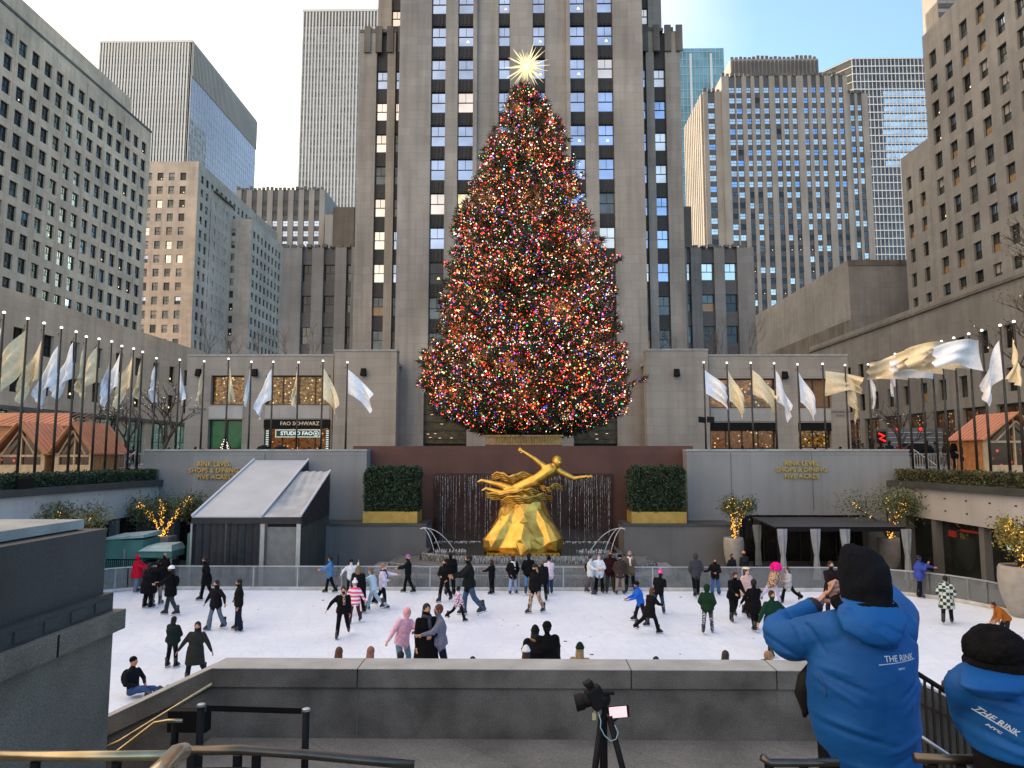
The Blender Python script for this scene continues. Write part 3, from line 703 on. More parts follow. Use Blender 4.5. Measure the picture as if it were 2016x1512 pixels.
# ---- white gridded tower
YG = 335.0
root = thing('skyscraper', (PX(1750, 120, YG), YG, 0), 'white gridded office tower with bright sky reflections behind the right slab', 'skyscraper')
A, B = PX(1676, 120, YG), PX(1835, 120, YG); zt = PZ(1700, 114, YG)
b = MB(); ch_ = .01
b.prism([(A, YG, 0), (B, YG, 0), (B, YG+40, 0), (A-9, YG+40, 0), (A-9, YG+12, 0)], [(A, YG, zt), (B, YG, zt), (B, YG+40, zt), (A-9, YG+40, zt), (A-9, YG+12, zt)], 0)
b.build('glass_wall', [M['darkglass']], root)
b = MB(); k = 0; z = zt-.8
fl = 3.95
while z > 40:
    b.box(A-.05, B, YG-.5, YG-.001, z, z+.45, 0)
    b.prism([(A, YG-.5, z), (A, YG-.001, z), (A-9, YG+12, z), (A-9.4, YG+12, z)], [(A, YG-.5, z+.45), (A, YG-.001, z+.45), (A-9, YG+12, z+.45), (A-9.4, YG+12, z+.45)], 0)
    z -= fl
x = A
while x < B: b.box(x, x+.22, YG-.45, YG-.002, 30, zt-.8, 0); x += 1.9
b.build('grid_frame', [simple('white_grid', (.72, .73, .72), .5, .1, var=.05)], root)['kind'] = 'stuff'
b = MB(); z = zt-.8-5*fl
k = 0
while z > 42:
    lim = A+(B-A)*(.36 if k < 10 else .55 if k < 16 else .62)*1.0+random.uniform(-.5, .5)
    b.box(lim, B-.02, YG-.12, YG-.003, z+.5+.3, z+fl-.6, 0)
    z -= fl; k += 1
b.build('window_band', [M['w_pale']], root)['kind'] = 'stuff'
# ---- right slab (face looks -X)
XR = 57.0
def yatr(px, X): return X*FPX/(px-1028)
ye = YAT(1815, 73, XR); zt = PZ(1815, 73, ye)
root = thing('office_building', (XR, 80, STREET), 'grey limestone slab with dark double hung windows at the upper right edge', 'building')
b = MB(); y0 = 44.0; L = ye-y0
cl = [(1.4+k*3.4, 1.4+k*3.4+1.6) for k in range(int((L-2)//3.4))]
rw = rows_from(zt-3.4-2.3, 2.3, 3.66, 8, zt-1)
chs = lambda s, z: pick([('dim', .3), ('dark', .16), ('mixed', .14), ('dimlit', .16), ('lit', .14), ('blind', .1)])
wn = facade(b, (XR, ye), (0, -1), L, 5, zt, cl, rw, T=.8, rec=.3, chooser=chs)
b.box(XR+.81, XR+24, ye-.8, ye-.001, 5, zt, 0); roofbox(b, XR+.81, XR+24, y0, ye-.8, zt, 2)
# attached lower step behind the corner
zs = PZ(1808, 331, 108)
wn += facade(b, (XR+.4, ye+8), (0, -1), 7.99, 5, zs, [(1.2, 2.5), (4.6, 5.9)], rows_from(zs-5.5, 2, 3.66, 8, zs-1), T=.8, rec=.3, chooser=chs)
b.box(XR+1.21, XR+20, ye+7.2, ye+8, 5, zs, 0); roofbox(b, XR+1.2, XR+20, ye, ye+7.2, zs, 2)
b.build('wall', [M['lime_g'], M['lime_g'], M['soot']], root); put_windows(root, wn)
# ---- right windowless block
root = thing('office_building', (54, 130, STREET), 'soot stained windowless limestone block between the ribbed block and right slab', 'building')
b = MB(); zt = PZ(1680, 512, 111.0); X5 = 51.7
b.box(X5, X5+.8, 111.8, 158, 5, zt-.0, 0); b.box(X5, X5+14, 111, 111.8, 5, zt, 0); b.box(X5+.81, X5+13.99, 111.81, 158, zt-.8, zt-.3, 2)
b.box(X5-.06, X5-.002, 111.2, 158, 5, zt-9.5, 2)
b.box(X5-.1, X5+14, 110.9, 110.998, zt-.9, zt+.0, 2)
b.build('wall', [M['lime_g'], M['lime_g'], stone('very_sooty', (.12, .11, .095), var=.5, streak=.9, joint=None, big=.25)], root)
# ---- right low wing on the street
XW = 45.0
root = thing('office_building', (XW, 80, STREET), 'low grey limestone wing behind the right row of flags and the lit shops', 'building')
b = MB(); zt = PZ(1900, 568, YAT(1900, 568, XW)); y0, y1 = 38.0, 111.0; L = y1-y0
cl = [(1.5+k*3.6, 1.5+k*3.6+1.35) for k in range(int((L-3)//3.6))]
wn = facade(b, (XW, y1), (0, -1), L, 10.8, zt, cl, [(11.9, 14.1), (15.9, 18.1)], T=.8, rec=.3, chooser=lambda s, z: pick([('dim', .36), ('dark', .2), ('dimlit', .2), ('lit', .14), ('blind', .1)]))
prev = 0; cl2 = [(1.3+k*5.2, 1.3+k*5.2+3.9) for k in range(int((L-5)//5.2))]
for a, c in cl2: b.obox((XW, y1), (0, -1), prev, a, -.8, 0, STREET, 10.8, 0); prev = c
b.obox((XW, y1), (0, -1), prev, L, -.8, 0, STREET, 10.8, 0)
b.obox((XW, y1), (0, -1), 0, L, 0, .2, zt-.9, zt-.6, 2)
b.box(XW+.81, XW+9, y1-.8, y1, STREET, zt, 0); roofbox(b, XW+.81, XW+9, y0, y1-.8, zt, 2)
b.build('wall', [M['lime_g'], M['lime_g'], M['soot']], root); put_windows(root, wn)
M['shopR'] = shop_mat('shop_right', '120a08', '7a4c2c', s=.75, sc=.7, thr=(.45, .7), spk='ffd070')
M['shopD'] = shop_mat('shop_right_dark', '050505', '20140e', s=.8, sc=.6, spk='ff5030')
for i, (a, c) in enumerate(cl2):
    g = MB(); p0 = y1-c+.003; p1 = y1-a-.003
    g.box(XW+.5, XW+.55, p0, p1, 8.2, 10.6, 1); g.box(XW+.5, XW+.55, p0, p1, STREET, 8.2, 2)
    for z in (5.0, 8.1, 10.5): g.box(XW+.38, XW+.498, p0, p1, z, z+.12, 0)
    for k in range(3): yy = p0+(p1-p0)*k/2-.05*k; g.box(XW+.39, XW+.497, yy, yy+.1, 5.121, 10.499, 0)
    g.build('shop_window', [M['mull'], M['shopR'], M['shopD']], root)
# ---- sliver of a building top right corner
root = thing('office_building', (70, 75, 60), 'thin sliver of a far pale tower at the top right corner', 'building')
A = P(1846, 20, 260); b = MB(); b.box(A.x, A.x+16, 260, 270, 0, 190, 0)
for k in range(30): b.box(A.x+.3, A.x+15.5, 259.7, 259.998, 80+k*3.6, 81.9+k*3.6, 1)
b.build('wall', [M['lime_far'], M['spandrel_g']], root)
# ================================================================== ground, sunken rink
gb = MB()
def ringquad(b, xo0, xo1, yo0, yo1, xi0, xi1, yi0, yi1, z, m=0):
    b.quad((xo0, yo0, z), (xo1, yo0, z), (xo1, yi0, z), (xo0, yi0, z), m); b.quad((xo0, yi1, z), (xo1, yi1, z), (xo1, yo1, z), (xo0, yo1, z), m)
    b.quad((xo0, yi0, z), (xi0, yi0, z), (xi0, yi1, z), (xo0, yi1, z), m); b.quad((xi1, yi0, z), (xo1, yi0, z), (xo1, yi1, z), (xi1, yi1, z), m)
ringquad(gb, -1500, 1500, -800, 2000, -22.2, 22.2, 1.5, 42.5, STREET-.6)
tag(gb.build('ground', [M['pave']]), kind='structure')
gb = MB()
for x0, x1, y0, y1 in ((-44.5, -22.3, 1.5, 68), (22.3, 44.5, 1.5, 68), (-22.3, 22.3, 43.2, 68)): gb.quad((x0, y0, STREET), (x1, y0, STREET), (x1, y1, STREET), (x0, y1, STREET))
tag(gb.build('pavement', [M['pave']]), kind='structure')
gb = MB(); gb.quad((-22.2, 1.5, 0), (22.2, 1.5, 0), (22.2, 42.5, 0), (-22.2, 42.5, 0)); tag(gb.build('rink_floor', [stone('rink_surround', (.11, .11, .11), streak=0, joint=(1.2, 1.2), big=.5)]), kind='structure')
# ice sheet with rounded corners
def rrect(x0, x1, y0, y1, rs, n=10):
    pts = []
    for (cx, cy, a0, r) in ((x1, y1, 0, rs[0]), (x0, y1, 90, rs[1]), (x0, y0, 180, rs[2]), (x1, y0, 270, rs[3])):
        ccx = cx-r if cx == x1 else cx+r; ccy = cy-r if cy == y1 else cy+r
        for k in range(n+1): t = R(a0+90*k/n); pts.append((ccx+r*math.cos(t), ccy+r*math.sin(t)))
    return pts
ICE = rrect(-19.2, 18.5, 12.2, 32.3, (4.8, 3.2, 5, 5))
m, t, bs = nodes('ice')
f = noise(t, .35, 6); f2 = noise(t, 6, 8, None, (1, .35, 1), .7); f3 = noise(t, 45, 4, None, (1, .25, 1), .7)
o = ramp(t, f, .3, .7, (.70, .77, .90), (.83, .89, .98)); o = mix_rgb(t, 1, o, ramp(t, f2, .36, .6, (.92, .94, .97), (1.0, 1.0, 1.0)), 'MULTIPLY')
t.links.new(o, bs.inputs['Base Color']); t.links.new(ramp(t, f2, .3, .7, (.25,)*3, (.6,)*3), bs.inputs['Roughness']); bs.inputs['Specular IOR Level'].default_value = .25
for sc_, ds_, rt_ in ((.9, 14, 0), (.55, 22, 1.1)):       # curved blade tracks
    wv = N(t, 'ShaderNodeTexWave'); wv.wave_type = 'RINGS'; wv.inputs['Scale'].default_value = sc_; wv.inputs['Distortion'].default_value = ds_; wv.inputs['Detail'].default_value = 2.5; wv.inputs['Detail Scale'].default_value = .6
    mp_ = N(t, 'ShaderNodeMapping'); mp_.inputs['Rotation'].default_value = (0, 0, rt_); mp_.inputs['Scale'].default_value = (1, .5, 1); g_ = N(t, 'ShaderNodeNewGeometry'); t.links.new(g_.outputs['Position'], mp_.inputs[0]); t.links.new(mp_.outputs[0], wv.inputs[0])
    o = mix_rgb(t, ramp(t, wv.outputs['Fac'], .0, .03, (.4,)*3, (0,)*3), o, (.62, .68, .76))
t.links.new(o, bs.inputs['Base Color'])
bump(t, f3, bs, .25, .01); M['ice'] = m
b = MB(); n = len(ICE); b.prism([(x, y, .004) for x, y in ICE], [(x, y, .03) for x, y in ICE]); tag(b.build('ice_rink', [M['ice']]), kind='structure')
ICEZ = .03
# scraps of leaves / chips on the ice
root = thing('dasher_boards', (0, 32.4, 0), 'low glass and steel barrier ringing the far side of the ice', 'barrier')
M['kick'] = simple('white_kickboard', (.55, .56, .56), .5, var=.2, sc=3, bmp=.1)
M['boardglass'] = simple('barrier_glass', (.20, .22, .23), .08, 0, var=.2, alpha=.42)
M['alu'] = simple('aluminium', (.42, .44, .45), .4, .6, var=.1)
bo = rrect(-19.35, 18.65, 12.0, 32.45, (4.9, 3.3, 5, 5))
kb, gl, rl = MB(), MB(), MB()
far = [i for i in range(len(bo)) if bo[i][1] > 14.5]
seq = [i for i in range(len(bo))]
def dense(pts, step):
    out = []
    for a, c in zip(pts, pts[1:]):
        d = math.dist(a, c); n = max(1, round(d/step))
        out += [(a[0]+(c[0]-a[0])*k/n, a[1]+(c[1]-a[1])*k/n) for k in range(n)]
    return out+[pts[-1]]
fr = [p for p in bo[:22]]            # right corner then left corner
right_down = [(18.65, 15.0)]+fr+[(-19.35, 16.0)]
line = dense(right_down, 2.0)
for a, c in zip(line, line[1:]):
    d = Vector((c[0]-a[0], c[1]-a[1])); L = d.length; u = d/L
    if L < .05: continue
    kb.obox(a, u, 0, L, -.04, .04, 0.0, .16, 0)
    gl.obox(a, u, 0.03, L-.03, -.008, .008, .165, 1.02, 0)
    rl.obox(a, u, 0, L, -.03, .03, 1.03, 1.08, 0)
kb.build('kickboard', [M['kick']], root); gl.build('glass_panel', [M['boardglass']], root); rl.build('top_rail', [M['alu']], root)
pl = [line[0]]
acc = 0
for a, c in zip(line, line[1:]):
    acc += math.dist(a, c)
    if acc > 1.9: pl.append(c); acc = 0
for p in pl:
    q = MB(); q.box(p[0]-.05, p[0]+.05, p[1]+.012, p[1]+.09, 0.162, 1.028, 0); q.build('post', [M['alu']], root)
# ================================================================== walls of the sunken plaza
XG = 20.9
def wall(name, label, build, mats, cat='wall'):
    b = MB(); build(b); o = b.build(name, mats); tag(o, label, cat); return o
ZR = PZ(500, 888, 41)         # top of the far granite walls
xlw0, xlw1 = PX(283, 900, 41), PX(722, 900, 41); xrw0, xrw1 = PX(1352, 900, 41), PX(1790, 900, 41)
M['open'] = simple('dark_glass_opening', (.012, .011, .011), .15, 0, var=.5)
def farwall(side):
    label = ('grey granite rink wall with gilt lettering behind the sloping tent' if side == 'l' else 'grey granite rink wall with gilt lettering above the black canopy')
    x0, x1 = (xlw0, xlw1) if side == 'l' else (xrw0, xrw1)
    root = thing('granite_wall', ((x0+x1)/2, 41, 0), label, 'wall')
    b = MB()
    if side == 'l': h0, h1, zt = PX(342, 1060, 41), PX(395, 1060, 41), PZ(360, 1012, 41)
    else: h0, h1, zt = PX(1456, 1060, 41), PX(1710, 1060, 41), PZ(1500, 1014, 41)
    b.box(x0, h0, 41, 42.3, 0, ZR); b.box(h1, x1, 41, 42.3, 0, ZR); b.box(h0, h1, 41, 42.3, zt, ZR)
    b.box(x0-.02, x1+.02, 40.95, 42.3, ZR+.002, ZR+.1, 1)
    for px in ((520,) if side == 'l' else (1440, 1600)): b.box(PX(px, 950, 41)-.02, PX(px, 950, 41)+.02, 40.985, 40.999, zt+.3, ZR-.1, 2)
    b.build('wall', [M['granite_l'], M['granite_cap'], M['granite']], root)
    b = MB(); b.box(h0+.01, h1-.01, 41.7, 41.75, 0, zt-.01, 0)
    for k in range(7 if side == 'r' else 2): x = h0+(h1-h0)*(k+.5)/(7 if side == 'r' else 2); b.box(x-.04, x+.04, 41.6, 41.695, 0, zt-.01, 1)
    if side == 'r':
        for px, c in ((1672, 2), (1497, 3)): x = PX(px, 1050, 41); b.box(x-.2, x+.2, 41.55, 41.59, 0, zt-.2, c)
    b.build('opening', [M['open'], M['mull'], simple('orange_panel', (.22, .09, .03), .5), simple('dim_brown_panel', (.08, .04, .02), .5)], root)
    cx = 421 if side == 'l' else 1578
    for k, tx in enumerate(('RINK LEVEL', 'SHOPS & DINING', 'FIVE ACRES')):
        py = (914, 926.5, 939.5)[k] if side == 'l' else (912.5, 925, 938)[k]
        wd = (67, 98, 66)[k]/FPX*41
        text(tx, .36, P(cx, py, 40.93), UP, M['sign_gold'], root, ext=.03, width=wd, bold=.012)
farwall('l'); farwall('r')
# red brown back wall with the falling water
root = thing('fountain_wall', (0, 42, 0), 'red brown granite back wall of the fountain with water running down it', 'wall')
ZB = PZ(1030, 878, 42); xb0, xb1 = PX(695, 880, 42), PX(1364, 880, 42)
b = MB(); b.box(xb0, xb1, 42, 43.1, ZR-.5, ZB); b.box(xlw1+.002, xrw0-.002, 42, 43.1, 0, ZR-.502)
b.box(PX(855, 1000, 42), PX(1205, 1000, 42), 41.8, 41.998, .4, PZ(1000, 932, 42), 1)
b.build('wall', [M['brown'], simple('wet_brown_granite', (.028, .014, .013), .15, var=.3, sc=2, bmp=.2, bsc=8)], root)
m, t, bs = nodes('falling_water'); bs.inputs['Base Color'].default_value = (.55, .57, .62, 1); bs.inputs['Roughness'].default_value = .3
f = noise(t, 9, 5, None, (1, 1, .5), .75); al = ramp(t, f, .42, .72, (0,)*3, (.75,)*3); t.links.new(al, bs.inputs['Alpha']); M['fall'] = m
wf = MB(); r = random.Random(3); zt = PZ(1000, 934, 42); x = PX(858, 1000, 42); x1 = PX(1203, 1000, 42)
while x < x1:
    if not (-2.6 < x < 2.6 and r.random() < .3):
        wd = r.uniform(.012, .045); z1 = zt-r.uniform(0, .12); z0 = z1-r.uniform(.6, 4.2)*(1 if r.random() < .6 else .4)
        if r.random() < .35: z0 = .55
        pts = []; xx = x
        for k in range(6): pts.append(Vector((xx, 41.74-.03*r.random(), z1+(z0-z1)*k/5))); xx += r.uniform(-.02, .02)
        wf.path(pts, [wd*.4, wd*.7, wd*.6, wd*.5, wd*.4, wd*.2], 4)
    x += r.uniform(.05, .16)*(1 if r.random() < .8 else 2)
o = wf.build('falling_water', [M['fall']]); tag(o, 'thin white streams of water running down the red brown wall', 'water', kind='stuff')
# side blocks with hedges
hedge_m = simple('hedge_leaf', (.014, .032, .013), .7, var=.5, sc=3); hedge_m2 = simple('hedge_leaf_light', (.022, .05, .017), .7, var=.5, sc=3)
def hedge(name, label, x0, x1, y0, y1, z0, z1, n, size=.12, mats=None, group=None, tops=0, cat='hedge'):
    root = thing(name, ((x0+x1)/2, (y0+y1)/2, z0), label, cat, group)
    b = MB(); b.box(x0+.12, x1-.12, y0+.12, y1-.12, z0, z1-(.6 if tops else .15), 0); b.build('core', [simple('hedge_core', (.008, .015, .006), .9, var=0)], root)
    U = rng.random((n, 3)); k = rng.integers(0, 3, n)
    C = np.empty((n, 3)); C[:, 0] = x0+(x1-x0)*U[:, 0]; C[:, 1] = y0+(y1-y0)*U[:, 1]; C[:, 2] = z0+(z1-z0)*U[:, 2]
    d = rng.random(n)**2*.2
    C[k == 0, 1] = y0+d[k == 0]; C[k == 1, 2] = z1-d[k == 1]; m_ = k == 2; C[m_, 0] = np.where(U[m_, 0] < .5, x0+d[m_], x1-d[m_])
    if tops: C[:, 2] -= np.clip((C[:, 2]-z1+.9)/.9, 0, 1)*.5*(1-np.abs(np.sin((C[:, 0]-x0)*math.pi/tops))**.7)
    C += rng.normal(scale=.05, size=C.shape)
    soup('foliage', leaves(C, rng.uniform(.6, 1.4, n)*size, .6, 4), (rng.random(n) < .35).astype(int), mats or [hedge_m, hedge_m2], root)
    return root
for side in 'lr':
    px0, px1, py0 = (722, 839, 1031) if side == 'l' else (1229, 1352, 1031)
    x0, x1 = PX(px0, 1060, 38.6), PX(px1, 1060, 38.6)
    if side == 'l': x0 = xlw1-2.0
    else: x1 = xrw0+2.0
    zt = PZ(780, py0, 38.6)
    root = thing('planter_wall', ((x0+x1)/2, 38.6, 0), f'low grey granite block carrying the {"left" if side == "l" else "right"} clipped hedge', 'wall')
    b = MB(); b.box(x0, x1, 38.6, 41.99 if side == 'x' else 40.9, 0, zt-.12); b.box(x0-.03, x1+.03, 38.55, 40.9, zt-.118, zt, 1); b.build('wall', [M['granite'], M['granite_d']], root)
    hx0, hx1 = (715, 822) if side == 'l' else (1243, 1351)
    hx0, hx1 = PX(hx0, 1015, 39), PX(hx1, 1015, 39)
    b = MB(); z2 = PZ(780, 1007, 39); b.box(hx0, hx1, 38.9, 40.7, zt+.01, z2)
    root = b.build('planter_box', [simple('yellow_gilt_planter', (.40, .27, .06), .45, .3, var=.15)]); tag(root, f'long yellow gilded planter box under the {"left" if side == "l" else "right"} fountain hedge', 'planter')
    hedge('clipped_hedge', f'tall dark green clipped hedge {"left" if side == "l" else "right"} of the fountain', hx0+.05, hx1-.05, 38.95, 40.65, z2+.002, PZ(780, 919, 39), 14000, .13, tops=(hx1-hx0)/4)
# fountain basin and cascades
m, t, bs = nodes('dark_pool_water'); bs.inputs['Base Color'].default_value = (.008, .010, .010, 1); bs.inputs['Roughness'].default_value = .12; bs.inputs['Specular IOR Level'].default_value = .25
bump(t, noise(t, 5, 3), bs, .15, .03); M['pool'] = m
m, t, bs = nodes('cascade_water'); f = noise(t, 26, 6, None, (1, .5, .16), .7)
t.links.new(ramp(t, f, .46, .70, (.045, .045, .042), (.42, .44, .45)), bs.inputs['Base Color']); bs.inputs['Roughness'].default_value = .2; bump(t, f, bs, .5, .02); M['cascade'] = m
root = thing('fountain', (0, 36, 0), 'stepped granite fountain basin with water spilling over its curved rims', 'fountain')
def tier(x0, x1, ch, y0, y1, z0, z1, b, m=0):
    q = [(x0, y1), (x0, y0+ch), (x0+ch*1.4, y0), (x1-ch*1.4, y0), (x1, y0+ch), (x1, y1)]
    b.prism([(x, y, z0) for x, y in q], [(x, y, z1) for x, y in q], m)
b = MB()
zA_, zB_, zC_ = 1.08, .72, .40
tier(-5.1, 5.1, 1.2, 35.6, 41.79, 0, zA_-.05, b, 0)
tier(-6.6, 6.6, 1.6, 34.5, 38.5, 0, zB_, b, 0); tier(-7.6, 7.6, 1.4, 33.6, 38.4, 0, zC_, b, 1)
b.build('basin', [M['granite'], M['granite_l']], root)
b = MB(); tier(-5.0, 5.0, 1.1, 35.8, 41.78, zA_-.049, zA_, b, 0); b.build('pool_water', [M['pool']], root)
# curtain of water over the rims
def curtain(b, x0, x1, ch, y, z0, z1, r=.1):
    q = [(x0, y+3.2), (x0, y+ch), (x0+ch*1.4, y), (x1-ch*1.4, y), (x1, y+ch), (x1, y+3.2)]
    prof = [(.25, z1+.01), (-.02, z1+.012), (-.07, z1-.04), (-.1, (z0+z1)/2), (-.12, z0+.01)]
    for (ax, ay), (cx, cy) in zip(q, q[1:]):
        d = Vector((cx-ax, cy-ay)); n_ = max(1, int(d.length/.25)); u = d.normalized(); nn = Vector((u.y, -u.x))
        if nn.y > 0.1 or abs(ax) > abs(cx)+9: nn = -nn
        for k in range(n_):
            A = Vector((ax, ay))+d*k/n_; C = Vector((ax, ay))+d*(k+1)/n_
            for (o0, za), (o1, zc) in zip(prof, prof[1:]):
                b.quad((A.x-nn.x*o0, A.y-nn.y*o0, za), (C.x-nn.x*o0, C.y-nn.y*o0, za), (C.x-nn.x*o1, C.y-nn.y*o1, zc), (A.x-nn.x*o1, A.y-nn.y*o1, zc))
b = MB(); curtain(b, -5.1, 5.1, 1.2, 35.6, zB_, zA_); curtain(b, -6.6, 6.6, 1.6, 34.5, zC_, zB_); curtain(b, -7.6, 7.6, 1.4, 33.6, 0.01, zC_)
b.build('cascade', [M['cascade']], root)
# arching side jets and splash
b = MB(); r = random.Random(8)
m, t, bs = nodes('jet_water'); bs.inputs['Base Color'].default_value = (.75, .78, .82, 1); bs.inputs['Roughness'].default_value = .2; bs.inputs['Alpha'].default_value = .6; M['jet'] = m
for s in (-1, 1):
    for k, (dx, top) in enumerate(((2.1, .25), (1.3, .35), (.9, .2))):
        x0_ = s*5.4; pts = []
        for q in range(13):
            u = q/12; pts.append(Vector((x0_-s*dx*u, 38.0-.35*k*u+.3*k*.5, 2.15+top*4*u*(.62-u)*1.0-1.15*u*u)))
        b.path(pts, [.018]*13, 5)
    for k in range(90):
        a = r.uniform(0, 6.28); q = r.random()**.5; c = Vector((s*(3.7+q*.9*math.cos(a)), 37.3+q*.7*math.sin(a), 1.1)); h = r.uniform(.01, .1)
        b.tube(c, c+Vector((0, 0, h)), r.uniform(.008, .03), .003, 4)
o = b.build('fountain_jets', [M['jet']]); tag(o, 'white arcs and splashes of water at both ends of the fountain', 'water', kind='stuff')
b = MB()
for k in range(500):
    x = r.uniform(-5.0, 5.0); c = Vector((x, 41.6-r.random()**3*.9, 1.07)); b.tube(c, c+Vector((0, 0, r.uniform(.01, .07))), r.uniform(.01, .05), .004, 4)
o = b.build('water_foam', [M['jet']]); tag(o, 'line of white foam where the falling water meets the pool', 'water', kind='stuff')
# ------------------------------------------------------------------ gilded figure (generic stand-in)
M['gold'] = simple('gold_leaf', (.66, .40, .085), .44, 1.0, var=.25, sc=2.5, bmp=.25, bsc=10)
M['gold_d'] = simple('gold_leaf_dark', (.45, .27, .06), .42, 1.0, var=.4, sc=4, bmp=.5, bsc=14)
YS = 37.6
root = thing('statue', (0.05, YS, .9), 'gilded figure lying on swirling drapery above a tall gold mound in the fountain', 'statue')
def remesh(b, vox, name, mats, parent, smooth=6, local=False):
    me = b.build('tmp', mats, parent, me_only=True, local=local)
    o = bpy.data.objects.new('tmp', me); COL.objects.link(o)
    q = o.modifiers.new('r', 'REMESH'); q.mode = 'VOXEL'; q.voxel_size = vox
    if smooth: s = o.modifiers.new('s', 'SMOOTH'); s.iterations = smooth; s.factor = .5
    bpy.context.view_layer.update(); ev = o.evaluated_get(bpy.context.evaluated_depsgraph_get())
    m2 = bpy.data.meshes.new_from_object(ev); bpy.data.objects.remove(o)
    m2.polygons.foreach_set('use_smooth', [True]*len(m2.polygons))
    return m2
sp = lambda px, py, dy=0: P(px, py, YS+dy)
b = MB()     # mound: broad rock with soft overlapping slabs
prof = [(1088, 956, 1104, 1.9), (1070, 953, 1107, 2.0), (1050, 960, 1101, 1.8), (1030, 974, 1088, 1.45), (1005, 984, 1079, 1.15), (988, 990, 1074, 1.0), (972, 1004, 1062, .8), (962, 1012, 1054, .6)]
rs = []
for k, (y, a, c, d) in enumerate(prof):
    A, C = sp(a, y), sp(c, y); cc0 = (A+C)/2; rs.append((cc0, Vector(((C-A).length/2, 0, 0)), Vector((.12*math.sin(k*2.1), d, 0))))
b.rings(rs, 24)
for (p0_, p1_, r0, r1) in ((sp(975, 1066, -1.2), sp(1012, 1004, -.7), .62, .3), (sp(1084, 1068, -1.1), sp(1052, 1000, -.6), .62, .28), (sp(1030, 1080, -1.5), sp(1030, 1046, -1.2), .7, .5)): b.capsule(p0_, p1_, r0, r1, 12)
me = remesh(b, .05, 'mound', [M['gold']], root, smooth=5)
from mathutils import noise as _mn
for v in me.vertices: q = v.co*.9; v.co += v.normal*(.10*_mn.cell(Vector((q.x*1.1+q.z*.5, q.y, q.z*1.2)))+.05*_mn.noise(q*2))
o = link('mound', me, root); me.polygons.foreach_set('use_smooth', [False]*len(me.polygons)); dc_ = o.modifiers.new('facets', 'DECIMATE'); dc_.ratio = .012; bv_ = o.modifiers.new('bevel', 'BEVEL'); bv_.width = .03
b = MB()     # base rim with studs
b.box(sp(962, 1080).x, sp(1098, 1080).x, YS-2.0, YS-1.7, zA_-.05, zA_+.14); 
for k in range(14): x = sp(965+k*9.9, 1080).x; b.ell((x, YS-2.02, zA_+.06), .035, .03, .035, 6, 4, 1)
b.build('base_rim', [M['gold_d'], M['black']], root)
# the figure: prone body, head raised to the right, one arm lifted, one stretched out
b = MB(); V_ = sp
b.capsule(V_(1018, 962, -.3), V_(1052, 948, -.35), .32, .35, 12)             # pelvis
b.capsule(V_(1048, 950, -.35), V_(1083, 926, -.4), .32, .44, 12, fv=.8)      # torso
b.capsule(V_(1072, 920, -.4), V_(1098, 926, -.4), .20, .20, 10)              # shoulders
b.capsule(V_(1086, 925, -.45), V_(1094, 914, -.5), .12, .12, 8)
b.ell(V_(1097, 910, -.55), .24, .26, .30, 12, 8)                              # head
b.capsule(V_(1103, 929, -.4), V_(1130, 942, -.5), .17, .13, 8); b.capsule(V_(1130, 942, -.5), V_(1156, 938, -.6), .12, .075, 8)   # right arm
b.capsule(V_(1072, 919, -.4), V_(1052, 903, -.3), .17, .13, 8); b.capsule(V_(1052, 903, -.3), V_(1030, 889, -.2), .125, .08, 8)      # arm swept back
b.capsule(V_(1015, 966, -.35), V_(985, 955, -.3), .28, .19, 10); b.capsule(V_(985, 955, -.3), V_(948, 946, -.25), .18, .10, 8); b.capsule(V_(948, 946, -.25), V_(941, 949, -.3), .09, .06, 8)
b.capsule(V_(1022, 968, -.5), V_(990, 972, -.6), .28, .19, 10); b.capsule(V_(990, 972, -.6), V_(957, 962, -.5), .18, .10, 8); b.capsule(V_(957, 962, -.5), V_(949, 966, -.5), .09, .06, 8)
b.ell(V_(1103, 911, -.78), .05, .09, .07, 6, 5)
fg = remesh(b, .035, 'figure', [M['gold']], root)
fo = link('figure', fg, root)
def fingers(b, c, d, up, L, r, m=0, spread=.35, curl=.4, thumb=1):
    d = Vector(d).normalized(); up = Vector(up).normalized(); sd_ = d.cross(up).normalized()
    c = Vector(c); w_ = r*4.2
    b.rings([(c, sd_*w_*.38, up*r*1.1), (c+d*L*.25, sd_*w_*.52, up*r*1.3), (c+d*L*.5, sd_*w_*.5, up*r)], 8, m)
    for k in range(4):
        o_ = (k-1.5)/1.5; p0 = c+d*L*.45+sd_*o_*w_*.4; l = L*.5*(1-.14*abs(o_-.2)); d1 = (d+sd_*o_*spread*.5-up*curl*.3).normalized(); d2 = (d1-up*curl).normalized()
        b.path([p0, p0+d1*l*.5, p0+d1*l*.5+d2*l*.3, p0+d1*l*.5+d2*l*.52], [r, r*.92, r*.85, r*.45], 6, m)
    s_ = thumb; p0 = c+d*L*.12+sd_*s_*w_*.42; d1 = (d*.6+sd_*s_*.8).normalized(); d2 = (d+sd_*s_*.2-up*curl*.4).normalized()
    b.path([p0, p0+d1*L*.2, p0+d1*L*.2+d2*L*.22], [r*1.2, r*1.05, r*.5], 6, m)
hb = MB(); fingers(hb, V_(1155, 938.2, -.6), (1, -.1, .12), (0, -.5, 1), .36, .032, thumb=1); hb.build('hand', [M['gold']], root, smooth=True); b = MB(); fingers(b, V_(1031, 889.5, -.2), (-1, 0, .6), (0, -1, .2), .34, .032, thumb=-1)
b.build('hand', [M['gold']], root, smooth=True)
b = MB(); r = random.Random(5)
for k in range(240):
    a = r.uniform(0, 6.28); e = r.uniform(-.2, 1.5); d = Vector((math.cos(a)*math.cos(e), math.sin(a)*math.cos(e)*1.05, math.sin(e)*1.18)); c = V_(1097, 909, -.5)+d*.245
    b.ell(c, .035, .035, .03, 5, 4)
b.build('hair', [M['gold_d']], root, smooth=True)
b = MB()     # loose swirl of cloth
